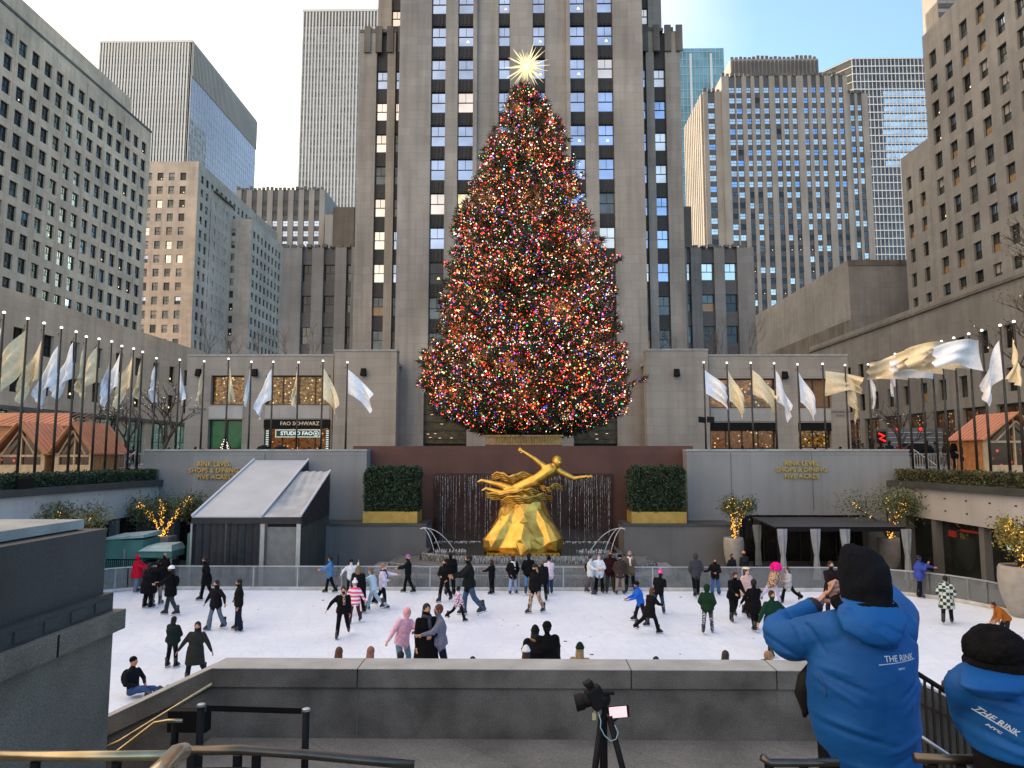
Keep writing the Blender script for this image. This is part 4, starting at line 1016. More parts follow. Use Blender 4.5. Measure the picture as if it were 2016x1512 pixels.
def ribbon(b, pts, w_, n=24, m=0, ax=(0, -1, .3)):
    pts = [Vector(p) for p in pts]; P_ = []
    for i in range(n+1):
        t_ = i/n*(len(pts)-1); k = min(int(t_), len(pts)-2); f_ = t_-k; p0 = pts[max(k-1, 0)]; p1 = pts[k]; p2 = pts[k+1]; p3 = pts[min(k+2, len(pts)-1)]
        P_.append(.5*((2*p1)+(-p0+p2)*f_+(2*p0-5*p1+4*p2-p3)*f_*f_+(-p0+3*p1-3*p2+p3)*f_**3))
    for j in range(4):
        o_ = Vector(ax)*0+Vector((0, -.5, .86))*w_*(j-1.5)*.5
        b.path([p+o_+Vector((0, 0, .03*math.sin(i*1.3+j))) for i, p in enumerate(P_)], [w_*(.2+.22*math.sin(math.pi*i/n)) for i in range(n+1)], 7, m)
ribbon(b, [V_(968, 940, -.1), V_(985, 936, -.2), V_(1005, 944, -.3), V_(1030, 936, -.2), V_(1058, 944, -.1)], .21)
ribbon(b, [V_(958, 975, -.6), V_(985, 978, -.7), V_(1020, 973, -.8), V_(1045, 968, -.8), V_(1062, 975, -.6)], .21)
ribbon(b, [V_(985, 990, -.8), V_(1010, 982, -1.0), V_(1040, 986, -1.0), V_(1066, 978, -.7), V_(1088, 984, -.3)], .2)
ribbon(b, [V_(1062, 958, -.3), V_(1080, 964, -.4), V_(1092, 956, -.2), V_(1108, 962, -.1)], .15)
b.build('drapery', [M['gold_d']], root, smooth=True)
# ------------------------------------------------------------------ side walls of the garden
for side in 'lr':
    s = -1 if side == 'l' else 1
    root = thing('garden_wall', (s*XG, 30, 0), f'{"left" if s < 0 else "right"} side wall of the sunken plaza, pale band over dark glass shop fronts', 'wall')
    b = MB()
    f = (lambda x0, x1, *a: b.box(min(s*x0, s*x1), max(s*x0, s*x1), *a))
    f(XG, XG+1.2, 8.0, 41.0, 2.77, 4.3, 0); f(XG-.25, XG+1.2, 8.0, 40.99, 4.302, 4.62, 1)
    f(XG, XG+.6, 8.0, 27.0, 0, 2.768, 2); f(XG, XG+.6, 39.6, 41.0, 0, 2.768, 2)
    for y in (33.2, 37.0): f(XG+.1, XG+.6, y, y+.35, 0, 2.768, 2)
    r = random.Random(4)
    for k in range(7): y = 29+k*1.7; [f(XG-.02, XG-.003, y, y+.14, z, z+.06, 3) for z in (3.25, 3.85)] if s > 0 else None
    b.build('wall', [M['granite_w'], M['granite_d'], M['granite'], M['black']], root)
    b = MB(); x = s*(XG+.45); b.box(min(x, x+s*.05), max(x, x+s*.05), 27, 39.6, 0, 2.77, 0); b.build('shop_glass', [M['open'] if s < 0 else simple('shop_glass_dark', (.02, .025, .022), .06, .3, var=.6, sc=1)], root)
    if s > 0:
        b = MB()
        for y0_, y1_, z0_, z1_, mm in ((30.9, 32.1, 1.9, 2.55, 0), (29.2, 29.9, 1.2, 2.3, 0), (34, 35.4, 2.35, 2.45, 1), (35.8, 36.4, 2.0, 2.3, 1), (33.6, 33.8, .6, 1.0, 0)): b.box(XG+.38, XG+.44, y0_, y1_, z0_, z1_, mm)
        b.build('lit_display', [glow('mint_screen', 'cfeede', .9), glow('dim_red_sign', '7a2018', .5)], root)
hedge('low_hedge', 'low dark hedge along the ledge of the left plaza wall', -XG-.9, -XG-.05, 24, 41.0, 4.62, 5.18, 16000, .12, cat='hedge')
hedge('low_hedge', 'low mixed green and rusty hedge along the ledge of the right plaza wall', XG+.05, XG+.9, 24, 40.6, 4.62, 5.2, 16000, .12, cat='hedge',
      mats=[simple('hedge_olive', (.045, .06, .018), .8, var=.6, sc=1.2), simple('hedge_rust', (.10, .075, .03), .8, var=.5, sc=1.2)])
b = MB(); c = G(55, 948, 4.62); b.box(-21.4, -20.75, 29.3, 30.2, 4.63, 5.05); tag(b.build('floodlight_box', [M['black']]), 'black box lamp set into the left hedge', 'light box')
# upper terrace retaining band behind hedges
for s in (-1, 1):
    b = MB(); x0 = s*(XG+1.25); x1 = s*(XG+1.45); b.box(min(x0, x1), max(x0, x1), 1.5, 43.1, 0, STREET+.12)
    tag(b.build('terrace_edge', [M['granite_d']]), f'dark granite kerb of the {"left" if s < 0 else "right"} upper terrace behind the hedge', 'kerb')
b = MB(); b.box(-22.1, 22.1, 42.32 if False else 43.12, 43.3, 0, STREET+.1); tag(b.build('terrace_edge', [M['granite_d']]), 'dark granite kerb of the terrace behind the fountain wall', 'kerb')
# ------------------------------------------------------------------ tent
M['vinyl'] = simple('grey_vinyl', (.33, .37, .42), .45, var=.1, sc=.8, bmp=.1, bsc=3); M['tarp'] = simple('black_tarp', (.012, .013, .017), .6, var=.4, sc=1.2, bmp=.6, bsc=2.2, bdist=.08)
M['tarp_g'] = simple('olive_tarp', (.045, .046, .036), .6, var=.3, sc=1.2, bmp=.4, bsc=3, bdist=.05)
root = thing('tent', (-13, 34, 0), 'big grey sloping tent with black front curtains standing beside the ice', 'tent')
YT, YT2 = 33.6, 40.6
F = lambda px, py=1018: P(px, py, YT); zf = PZ(450, 1017, YT); zk = PZ(550, 906, YT2); zk2 = PZ(620, 928, 39.2)
xA, xB, xC = F(378).x, F(515).x, F(592).x; xA2, xB2 = PX(500, 906, YT2), PX(607, 906, YT2); xC2 = PX(650, 928, 39.2)
b = MB(); T_ = .05
def slab(b, q, t_, m=0): b.prism([(x, y, z-t_) for x, y, z in q], [tuple(p) for p in q], m)
slab(b, [(xA, YT, zf), (xB, YT, zf), (xB2, YT2, zk), (xA2, YT2, zk)], T_); b.build('roof_sheet', [M['vinyl']], root)
b = MB(); nx_ = 16; ny_ = 16; idx = []
vs = []
for j in range(ny_+1):
    for i in range(nx_+1):
        u, v = i/nx_, j/ny_; p = Vector((xB+.02, YT, zf-.02)).lerp(Vector((xC, YT, zf-.02)), u).lerp(Vector((xB+.8*(xB2-xB)+.05, 39.2, zk2)).lerp(Vector((xC2, 39.2, zk2)), u), v)
        d_ = -.22*math.sin(math.pi*u)*math.sin(math.pi*min(1, v*1.1))+.03*math.sin(u*26+v*9)*v; vs.append((p.x, p.y, p.z+d_))
b.add(vs, [(j*(nx_+1)+i, j*(nx_+1)+i+1, (j+1)*(nx_+1)+i+1, (j+1)*(nx_+1)+i) for j in range(ny_) for i in range(nx_)])
o = b.build('roof_sheet', [simple('grey_vinyl_slack', (.26, .29, .33), .4, var=.2, sc=1.5, bmp=.3, bsc=3)], root, smooth=True)
for i, (p, q) in enumerate((((xA, YT, zf), (xA2, YT2, zk)), ((xB, YT, zf), (xB2, YT2, zk)), ((xC, YT, zf), (xC2, 39.2, zk2)))):
    b = MB(); b.tube(Vector(p)+Vector((0, 0, .05)), Vector(q)+Vector((0, 0, .05)), .06); b.build('roof_bar', [simple('white_bar', (.55, .57, .6), .4, var=.05)], root)
zv = PZ(450, 1031, YT)
b = MB(); b.box(xA, xC, YT-.05, YT, zv, zf-.06); b.build('valance', [M['tarp']], root)
def curtain_panel(x0, x1, y, z0, z1, mat, name='curtain', amp=.05, fr=9, d=(1, 0), par=None, segs=40, r=1):
    b = MB(); rr = random.Random(r); vs = []
    ph = rr.uniform(0, 6)
    for i in range(segs+1):
        u = i/segs; o_ = amp*math.sin(u*fr*math.pi+ph)+amp*.5*math.sin(u*fr*2.7+1)
        for z, k in ((z1, .3), ((z0+z1)/2, .8), (z0, 1)): vs.append((x0+(x1-x0)*u+0*k, y+o_*k, z))
    b.add(vs, [(i*3+j, i*3+j+1, (i+1)*3+j+1, (i+1)*3+j) for i in range(segs) for j in range(2)])
    o = b.build(name, [mat], par, smooth=True); return o
xm = F(445).x
curtain_panel(xA+.05, xm-.02, YT+.02, 0.02, zv+.05, M['tarp'], par=root, r=1); curtain_panel(xm+.04, xB-.1, YT+.04, .02, zv+.05, M['tarp'], par=root, r=2)
for x, w_ in ((xA, .05), (xB, .12), (xC-.15, .12)):
    b = MB(); b.box(x, x+w_*1.6, YT-.1, YT-.051, 0, zv-.002); b.build('post', [M['alu']], root)
b = MB(); b.box(xB+.25, xC-.2, YT+.1, YT+.14, .0, PZ(550, 1038, YT)); b.build('door_panel', [simple('grey_panel', (.16, .17, .165), .6, var=.15)], root)
b = MB(); b.box(xB+.2, xC-.2, YT+.3, YT+.34, 0, zf-.1); b.build('dark_lining', [M['tarp']], root)
b = MB(); zs_ = PZ(600, 1035, YT)
b.prism([(xC+.01, YT, zs_-.1), (xC+.05, YT, zs_-.1), (xC2+.01, 39.2, PZ(650, 1013, 39.2)), (xC2-.04, 39.2, PZ(650, 1013, 39.2))], [(xC+.01, YT, zf-.06), (xC+.05, YT, zf-.06), (xC2+.01, 39.2, zk2-.1), (xC2-.04, 39.2, zk2-.1)])
b.build('side_sheet', [M['tarp']], root)
b = MB(); b.prism([(xC+.01, YT, 0), (xC+.04, YT, 0), (xC2+.0, 39.2, 0), (xC2-.04, 39.2, 0)], [(xC+.01, YT, zs_-.102), (xC+.04, YT, zs_-.102), (xC2, 39.2, PZ(650, 1013, 39.2)-.002), (xC2-.04, 39.2, PZ(650, 1013, 39.2)-.002)])
b.build('side_sheet', [M['tarp_g']], root)
b = MB(); xg_ = xB+.8*(xB2-xB); zg_ = zf+.8*(zk-zf); b.prism([(xg_, 39.2, zg_-.9), (xg_+.04, 39.2, zg_-.9), (xB2+.04, YT2, zk-1.6), (xB2, YT2, zk-1.6)], [(xg_, 39.2, zg_-.06), (xg_+.04, 39.2, zg_-.06), (xB2+.04, YT2, zk-.06), (xB2, YT2, zk-.06)])
b.build('gable_sheet', [M['tarp']], root)
# ------------------------------------------------------------------ black canopy with curtains on the right
root = thing('canopy', (15, 37.5, 0), 'black flat canopy with tied grey curtains in front of the right rink wall opening', 'canopy')
za, zc_ = PZ(1600, 1018, 40.9), PZ(1600, 1037, 35.0)
b = MB(); q = [(PX(1527, 1037, 35), 35, zc_), (PX(1782, 1037, 35), 35, zc_), (PX(1712, 1018, 40.9), 40.9, za), (PX(1480, 1018, 40.9), 40.9, za)]
slab(b, q, .07); b.build('roof', [simple('dark_canvas', (.035, .037, .042), .6, var=.2, sc=1)], root)
b = MB(); b.prism([(q[0][0], 34.95, zc_-.22), (q[1][0], 34.95, zc_-.22), (q[1][0], 34.99, zc_-.22), (q[0][0], 34.99, zc_-.22)], [(q[0][0], 34.95, zc_), (q[1][0], 34.95, zc_), (q[1][0], 34.99, zc_), (q[0][0], 34.99, zc_)]); b.build('fascia', [M['black']], root)
M['drape'] = simple('grey_curtain', (.25, .27, .30), .7, var=.15, bmp=.2)
for i, (px, Y) in enumerate(((1484, 39.6), (1532, 35.1), (1597, 35.1), (1655, 35.1), (1775, 35.1))):
    x = PX(px, 1060, Y); z1 = zc_-.1 if Y < 36 else za-.3
    b = MB(); b.box(x-.05, x+.05, Y-.05, Y+.05, 0, z1); b.build('post', [M['black']], root)
    pts = [(z1, .30), (z1-.5, .26), (z1-1.2, .14), (1.3, .11), (.9, .16), (.1, .22)]; b = MB(); rs = []
    for z, w_ in pts: rs.append((Vector((x+.14, Y-.16, z)), Vector((w_*.8, 0, 0)), Vector((0, .09, 0))))
    b.rings(rs, 12)
    v2 = []
    for k, v in enumerate(b.v): a = (k % 12); v2.append((v[0]+.02*(a % 2), v[1]-.03*(a % 2), v[2]))
    b.v = v2; b.build('curtain', [M['drape']], root, smooth=False)
# ------------------------------------------------------------------ pots with lit olive trees
M['bark'] = simple('bark', (.06, .045, .035), .9, var=.4, sc=6, bmp=.5)
M['olive'] = simple('olive_leaf', (.06, .085, .035), .7, var=.5, sc=2); M['olive2'] = simple('olive_leaf_pale', (.12, .13, .05), .7, var=.4, sc=2)
M['fairy'] = glow('fairy_light', 'ffb84a', 3.0)
M['pot'] = simple('stone_pot', (.30, .28, .25), .8, var=.15, bmp=.2)
def octa(C, r):
    C = np.asarray(C); n = len(C); r = (np.asarray(r)*np.ones(n))[:, None, None]
    d = np.array([[1,0,0],[-1,0,0],[0,1,0],[0,-1,0],[0,0,1],[0,0,-1]], float)
    f = np.array([[0,2,4],[2,1,4],[1,3,4],[3,0,4],[2,0,5],[1,2,5],[3,1,5],[0,3,5]])
    return (C[:, None, None, :]+d[f][None]*r[..., None]).reshape(-1, 3, 3)
def pot_tree(px, Y, ptop, pbot_z, label, potr, treetop, crown_r, nleaf=2500, nl=130, seed=1, leafm=None, offs=(0, 0), drop=0, group='lit olive trees in stone pots', square=False, spread=(1, 1, .5)):
    r = random.Random(seed); c = P(px, ptop, Y); z0 = pbot_z
    pot = thing('plant_pot', (c.x, Y, z0), label[1], 'plant pot', 'stone plant pots'); b = MB()
    H = c.z-z0
    if square: b.box(c.x-potr, c.x+potr, Y-potr, Y+potr, z0, c.z); b.build('pot', [M['pot']], pot, bevel=.04)
    else:
        b.rings([(Vector((c.x, Y, z0+H*h)), Vector((potr*w_, 0, 0)), Vector((0, potr*w_, 0))) for h, w_ in ((0, .5), (.15, .68), (.5, .95), (.75, 1), (.93, .97), (1, .9), (1, .8), (.95, .78))], 20); b.build('pot', [M['pot']], pot, smooth=True)
    b = MB(); b.rings([(Vector((c.x, Y, c.z-.08)), Vector((potr*.78, 0, 0)), Vector((0, potr*.78, 0))), (Vector((c.x, Y, c.z-.05)), Vector((potr*.78, 0, 0)), Vector((0, potr*.78, 0)))], 16); b.build('soil', [M['bark']], pot)
    tr = thing('olive_tree', (c.x, Y, c.z-.05), label[0], 'tree', group); b = MB(); L = []; base = Vector((c.x, Y, c.z-.05)); top = PZ(px, treetop, Y)
    tips = []
    for k in range(7):
        a = r.uniform(0, 6.28); e = Vector((c.x+offs[0]+math.cos(a)*crown_r*spread[0]*.8, Y+math.sin(a)*crown_r*.6, top-crown_r*spread[2]*r.uniform(.4, 1.1))); mid = base.lerp(e, .45)+Vector((0, 0, .25))
        pts = [base, base.lerp(mid, .5)+Vector((r.gauss(0, .04), 0, 0)), mid, mid.lerp(e, .6)+Vector((r.gauss(0, .08), 0, r.gauss(0, .05))), e]; b.path(pts, [.06, .05, .035, .02, .008], 6); tips.append(pts)
    b.build('trunk', [M['bark']], tr, smooth=True)
    C = []
    for k in range(nleaf):
        t_ = r.choice(tips); p = t_[3].lerp(t_[4], r.uniform(-.2, 1.2)); C.append((p.x+r.gauss(0, crown_r*.22*spread[0]), p.y+r.gauss(0, crown_r*.2), p.z+r.gauss(0, crown_r*.16)-abs(r.gauss(0, .1))*drop))
    soup('foliage', leaves(C, rng.uniform(.08, .18, nleaf), .45, 4), (rng.random(nleaf) < .35).astype(int), leafm or [M['olive'], M['olive2']], tr)
    C = []
    for k in range(nl):
        t_ = r.choice(tips); q_ = r.random()*4; i = min(int(q_*(.9 if r.random() < .7 else 1)), 3); p = t_[i].lerp(t_[i+1], q_-int(q_)); C.append((p.x+r.gauss(0, .06), p.y-abs(r.gauss(0, .09))-.05, p.z+r.gauss(0, .05)))
    V = octa(C, .022); o = soup('fairy_lights', V, np.zeros(len(V)), [M['fairy']], tr); o['kind'] = 'stuff'
pot_tree(1444, 37.6, 1058, 0, ('potted olive tree wound with warm lights at the left end of the canopy', 'tall pale round pot holding the lit tree left of the canopy'), .52, 972, .95, 2200, 170, 3, offs=(.15, 0), drop=1)
pot_tree(1750, 38.6, 1058, 0, ('potted olive tree with wide flat crown rising behind the canopy', 'tall pale round pot under the canopy near the right wall corner'), .6, 970, 2.3, 3600, 130, 5, offs=(-.9, 0), spread=(1, 1, .22))
pot_tree(322, 38.6, 1055, 0, ('potted olive tree with lights wound thick round its limbs, left of the tent', 'square worn stone planter left of the tent'), .5, 970, 1.6, 5200, 330, 7, square=True, spread=(1.15, 1, .4), drop=3)
pot_tree(2008, 27.5, 1113, 0, ('yellow leaved potted tree with lights at the right edge', 'cream round pot at the right edge behind the ice barrier'), .75, 1005, .9, 2600, 110, 9, leafm=[simple('yellow_leaf', (.24, .19, .04), .7, var=.5, sc=2), simple('olive_yellow_leaf', (.14, .13, .03), .7, var=.4, sc=2)], spread=(.8, 1, .9), drop=3)
pot_tree(120, 31.2, 1060, 0, ('olive tree with lights seen above the dark block at the left edge', 'stone pot hidden behind the dark block at the left'), .5, 985, 1.7, 3200, 70, 12, leafm=[simple('autumn_olive', (.13, .12, .045), .7, var=.5, sc=2), M['olive2']], spread=(1, 1, .5))
# ------------------------------------------------------------------ teal booths, rink level left
M['teal'] = simple('teal_canvas', (.07, .20, .17), .6, var=.25, sc=1.2, bmp=.3, bsc=3); M['teal_t'] = simple('teal_pale_top', (.30, .42, .42), .5, var=.25, sc=2)
root = thing('booth', (-18.6, 34, 0), 'teal canvas booth at ice level left of the potted lit tree', 'booth')
b = MB(); x0, x1 = PX(206, 1080, 34), PX(281, 1080, 34); b.box(x0, x1, 34, 35.6, 0, PZ(240, 1063, 34)); b.build('canvas_wall', [M['teal']], root)
b = MB(); z = PZ(240, 1063, 34); b.prism([(x0-.05, 33.95, z), (x1+.03, 33.95, z+.1), (x1+.03, 35.7, z+.1), (x0-.05, 35.7, z)], [(x0-.05, 33.95, z+.08), (x1+.03, 33.95, z+.24), (x1+.03, 35.7, z+.3), (x0-.05, 35.7, z+.14)]); b.build('roof', [M['teal_t']], root)
b = MB(); x = (x0+x1)/2+.1; b.box(x-.05, x+.05, 33.9, 33.949, 0, 1.6); b.build('pole', [M['alu']], root)
root = thing('kiosk', (-17.1, 33.9, 0), 'small kiosk with a sagging pale teal roof behind the skaters in red and black', 'kiosk')
x0, x1 = PX(272, 1090, 33.9), PX(338, 1090, 33.9); b = MB(); z = PZ(300, 1098, 33.9)
b.box(x0, x1, 33.9, 35.2, z, z+.3, 1); b.prism([(x0, 33.85, z+.3), (x1, 33.85, z+.3), (x1, 35.3, z+.3), (x0, 35.3, z+.3)], [(x0+.3, 34.1, z+.52), (x1-.1, 34.1, z+.56), (x1-.1, 35.1, z+.6), (x0+.3, 35.1, z+.55)], 0); b.build('roof', [M['teal_t'], M['teal']], root)
for i, x in enumerate((x0+.05, x1-.1)): b = MB(); b.box(x, x+.06, 34, 34.06, 0, z); b.build('leg', [M['alu']], root)
b = MB(); b.box(x0+.1, x1-.1, 34.1, 34.9, 0, 1.0); b.build('counter', [M['tarp']], root)
root = thing('pole_screen', (-16.3, 34.4, 0), 'narrow teal canvas screen just left of the tent front', 'screen')
b = MB(); b.box(PX(368, 1080, 34.2), PX(376, 1080, 34.2), 34.2, 35, 0, PZ(370, 1050, 34.2)); b.build('canvas', [M['teal']], root)
root = thing('street_rail', (-19, 33.4, 0), 'short black railing at ice level beside the teal booth', 'railing')
b = MB(); x0, x1 = PX(208, 1120, 33.2), PX(268, 1120, 33.2); b.box(x0, x1, 33.2, 33.24, 1.2, 1.25); b.box(x0, x1, 33.2, 33.24, .1, .14)
b.build('rail', [M['black']], root)
for k in range(16): q = MB(); x = x0+(x1-x0)*k/15; q.box(x-.012, x+.012, 33.205, 33.235, .14, 1.2); q.build('baluster', [M['black']], root)
# ================================================================== terrace: chalets
M['copper'] = simple('copper_orange_metal', (.52, .20, .10), .5, .1, var=.12, sc=1.2); M['wood'] = simple('orange_pine', (.40, .17, .06), .6, var=.25, sc=3); M['wood_l'] = simple('pale_pine', (.48, .33, .19), .6, var=.2, sc=3)
def chalet(label, xl_, xr_, Y, D, zb_, ze, zp_, flip=False):
    root = thing('chalet', ((xl_+xr_)/2, Y, zb_), label, 'chalet', 'market chalets on the terrace'); xm_ = (xl_+xr_)/2
    b = MB(); e = .22
    for s in (-1, 1):
        x = xl_-e if s < 0 else xr_+e; q = [(x, Y-.3, ze-.12), (xm_, Y-.3, zp_), (xm_, Y+D, zp_), (x, Y+D, ze-.12)]
        if s > 0: q = [q[1], q[0], q[3], q[2]]
        slab(b, q, .06)
        for k in range(1, 9):
            yy = Y-.3+(D+.3)*k/9; b.path([(x, yy, ze-.1), (xm_, yy, zp_+.015)], .022, 4)
    b.build('roof', [M['copper']], root)
    b = MB()
    for s in (-1, 1):
        x = xl_-e if s < 0 else xr_+e; b.path([(x, Y-.33, ze-.2), (xm_, Y-.33, zp_-.07)], .09, 4, 0)
        b.path([((x*.6+xm_*.4), Y-.2, ze-.25), (xm_, Y-.2, zp_-.5)], .05, 4, 1)
    b.build('bargeboard', [M['wood'], M['wood_l']], root)
    b = MB()
    for x in (xl_, xm_-.04, xr_-.22): b.box(x, x+(.22 if x != xm_-.04 else .08), Y, Y+.12, zb_, ze-.1 if x != xm_-.04 else zp_-.3, 0)
    b.box(xl_+.22, xr_-.22, Y+.01, Y+.11, ze-.32, ze-.2, 0); b.box(xl_+.22, xr_-.22, Y+.01, Y+.11, zb_, zb_+.5, 0)
    b.build('timber_frame', [M['wood_l']], root)
    b = MB(); b.add([(xl_+.1, Y+.13, zb_), (xr_-.1, Y+.13, zb_), (xr_-.1, Y+.13, ze-.2), (xm_, Y+.13, zp_-.2), (xl_+.1, Y+.13, ze-.2)], [(0, 1, 2, 3, 4)]); b.build('glass_front', [shop_mat('chalet_glass', '0c0504', '4a2212', s=.8, sc=1.2, spk='ff5040')], root)
    b = MB(); b.box(xr_-.06, xr_, Y+.14, Y+D, zb_, ze-.2); b.build('side_wall', [M['wood']], root); b = MB(); b.box(xl_, xl_+.06, Y+.14, Y+D, zb_, ze-.2); b.build('side_wall', [M['wood']], root)
YC = 39.0
zc0 = STREET; ze = PZ(100, 888, YC); zp2 = PZ(160, 830, YC)
chalet('copper roofed timber chalet at the left edge of the terrace', PX(-8, 900, YC), PX(88, 900, YC), YC, 3.2, zc0, ze, zp2)
chalet('copper roofed timber chalet with garland gable, right one of the left pair', PX(108, 900, YC), PX(183, 900, YC), YC, 3.2, zc0, ze, zp2)
YC2 = 45.5; chalet('larger copper roof rising behind the two left chalets', PX(-60, 850, YC2), PX(160, 850, YC2), YC2+1, 5, zc0, PZ(0, 850, YC2), PZ(0, 805, YC2)) if False else None
b = MB(); q = [(PX(-20, 836, 43), 43, PZ(0, 836, 43)), (PX(150, 836, 43), 43, PZ(0, 836, 43)), (PX(136, 813, 45.5), 45.5, PZ(0, 813, 45.5)), (PX(-20, 813, 45.5), 45.5, PZ(0, 813, 45.5))]
root = thing('chalet', (-32, 44, STREET), 'larger chalet whose long copper roof shows behind the two gabled ones', 'chalet'); slab(b, q, .08)
for k in range(12): x = q[0][0]+(q[1][0]-q[0][0])*(k+.5)/12; b.path([(x, 43, q[0][2]+.02), (x+.1, 45.5, q[2][2]+.02)], .02, 4)
b.build('roof', [M['copper']], root); b = MB(); b.box(q[0][0]+.2, q[1][0]-.2, 43.2, 45.4, STREET, q[0][2]-.1); b.build('wall', [M['wood']], root)
YC3 = 38.5; chalet('orange timber market chalet on the right terrace beside the flags', PX(1938, 900, YC3), PX(2062, 900, YC3), YC3, 3, STREET, PZ(1950, 860, YC3), PZ(1950, 811, YC3))
# ================================================================== the lit tree
YTREE = 50.0; XT = PX(1035, 500, YTREE)
sil = [(165, 1028, 1044), (185, 1008, 1062), (215, 990, 1082), (250, 975, 1108), (290, 957, 1125), (330, 938, 1140), (370, 922, 1150), (410, 905, 1162), (450, 892, 1170), (490, 888, 1190), (530, 884, 1204), (570, 876, 1214), (610, 866, 1220), (650, 858, 1222), (690, 848, 1224), (730, 838, 1228), (770, 838, 1238), (805, 850, 1226), (832, 875, 1185)]
zs_ = [PZ(1035, y, YTREE) for y, _, _ in sil][::-1]
rl_ = [XT-PX(a, y, YTREE) for y, a, c in sil][::-1]; rr_ = [PX(c, y, YTREE)-XT for y, a, c in sil][::-1]
def trad(z, cosx):
    l = np.interp(z, zs_, rl_); r_ = np.interp(z, zs_, rr_); return l+(r_-l)*(cosx+1)/2
zbot, ztop = zs_[0], zs_[-1]
root = thing('christmas_tree', (XT, YTREE, STREET), 'giant spruce covered in multicoloured lights standing before the skyscraper', 'tree')
b = MB(); b.path([(XT, YTREE, STREET), (XT+.1, YTREE, 15), (XT, YTREE, 24), (XT, YTREE, ztop)], [.55, .42, .22, .05], 12)
tb = random.Random(21)
CE, DI, LI = [], [], []
nb = 1500
for k in range(nb):
    z = zbot+(ztop-zbot)*(1-(1-tb.random())**.62); a = tb.uniform(0, 2*math.pi); ca, sa = math.cos(a), math.sin(a)
    R_ = trad(z, ca)*tb.choice([.78, .85, .92, .95, .97])*(.93+.12*tb.random())
    if tb.random() < .03: R_ *= 1.12
    if z < 14: R_ *= 1.05
    up = R_*.28; z0 = z-up*.9
    pts = [Vector((XT+ca*R_*t_, YTREE+sa*R_*t_, z0+up*(t_**1.6)+.12*math.sin(t_*5+k))) for t_ in (0.04, .35, .65, 1.0)]
    if k % 3 == 0: b.path(pts, [.06, .045, .03, .01], 4)
    n = int(7+R_*3.6)
    for j in range(n):
        t_ = .25+.78*(tb.random()**.6); q = min(t_, 1)*3; i = min(int(q), 2); p = pts[i].lerp(pts[i+1], q-i)
        wd = .10+.34*(1-t_)*R_*.35+.1; off = Vector((-sa, ca, 0))*tb.gauss(0, wd)+Vector((0, 0, tb.gauss(-.08, .12)))
        CE.append(p+off); DI.append(Vector((ca, sa, .35))+Vector((-sa, ca, 0))*tb.gauss(0, .5))
    for j in range(int(7+R_*3.6)):
        t_ = .5+.53*(tb.random()**.55); q = min(t_, 1)*3; i = min(int(q), 2); p = pts[i].lerp(pts[i+1], q-i)
        LI.append(p+Vector((-sa, ca, 0))*tb.gauss(0, .2)+Vector((ca*.08, sa*.08, tb.gauss(0, .12))))
b.build('trunk', [M['bark']], root, smooth=True)
CE = np.array([tuple(p) for p in CE]); DI = np.array([tuple(p) for p in DI]); n = len(CE)
def needles(C, D, per, ln, wd):
    C = np.repeat(C, per, 0); D = np.repeat(D, per, 0); n = len(C)
    D = D/np.linalg.norm(D, axis=1)[:, None]+rng.normal(scale=.75, size=(n, 3)); D /= np.linalg.norm(D, axis=1)[:, None]
    B = rng.normal(size=(n, 3)); B -= (B*D).sum(1)[:, None]*D; B /= np.linalg.norm(B, axis=1)[:, None]
    L = (rng.uniform(.6, 1.3, n)*ln)[:, None]; C = C+rng.normal(scale=.07, size=C.shape)
    return np.stack([C-B*wd, C+B*wd, C+D*L], 1)
V = needles(CE, DI, 7, .42, .045)
soup('foliage', V, (rng.random(len(V)) < .3).astype(int), [simple('spruce_needles', (.022, .038, .018), .7, var=.5, sc=1.5), simple('spruce_needles_pale', (.05, .065, .03), .7, var=.5, sc=1.5)], root)
LI = np.array([tuple(p) for p in LI])
LC = [('ff2c1c', 2.2, .25), ('ff6a34', 2.5, .18), ('ffbe6c', 2.9, .17), ('fff2e0', 3.2, .15), ('52ff8a', 1.6, .06), ('4a4aff', 2.2, .06), ('c070ff', 2.2, .05), ('ff3a7a', 2.2, .055), ('9fe8ff', 2.2, .025)]
ci = rng.choice(len(LC), len(LI), p=[c[2] for c in LC])
bias = np.sin(LI[:, 0]*1.3+LI[:, 2]*.9)+np.sin(LI[:, 2]*.7-LI[:, 0]*.5+2)
ci = np.where((bias > .9) & (ci > 3) & (rng.random(len(ci)) < .6), 0, ci)
V = octa(LI, rng.choice([.028, .038, .050, .074], len(LI), p=[.38, .34, .20, .08]))
o = soup('string_lights', V, np.repeat(ci, 8), [glow('bulb_'+n_, c, s) for n_, (c, s, _) in zip(('red', 'orange', 'amber', 'warm_white', 'green', 'blue', 'violet', 'pink', 'ice'), LC)])
tag(o, 'thousands of tiny multicoloured bulbs strung all over the giant spruce', 'string lights', kind='stuff')
for k in range(26):                      # the bulbs' own light inside the crown
    z = zbot+1+(ztop-zbot-3)*((k+.5)/26)**1.25; a = -math.pi/2+1.15*math.sin(k*2.4); R_ = trad(z, math.cos(a))*.74
    l_ = bpy.data.lights.new('bulb_light', 'POINT'); l_.energy = 55; l_.color = (1, .30, .16); l_.shadow_soft_size = .6
    q_ = bpy.data.objects.new('bulb_light', l_); COL.objects.link(q_); q_.parent = o; off_ = WOFF[o.name]; q_.location = (XT+math.cos(a)*R_-off_.x, YTREE+math.sin(a)*R_-off_.y, z-off_.z)
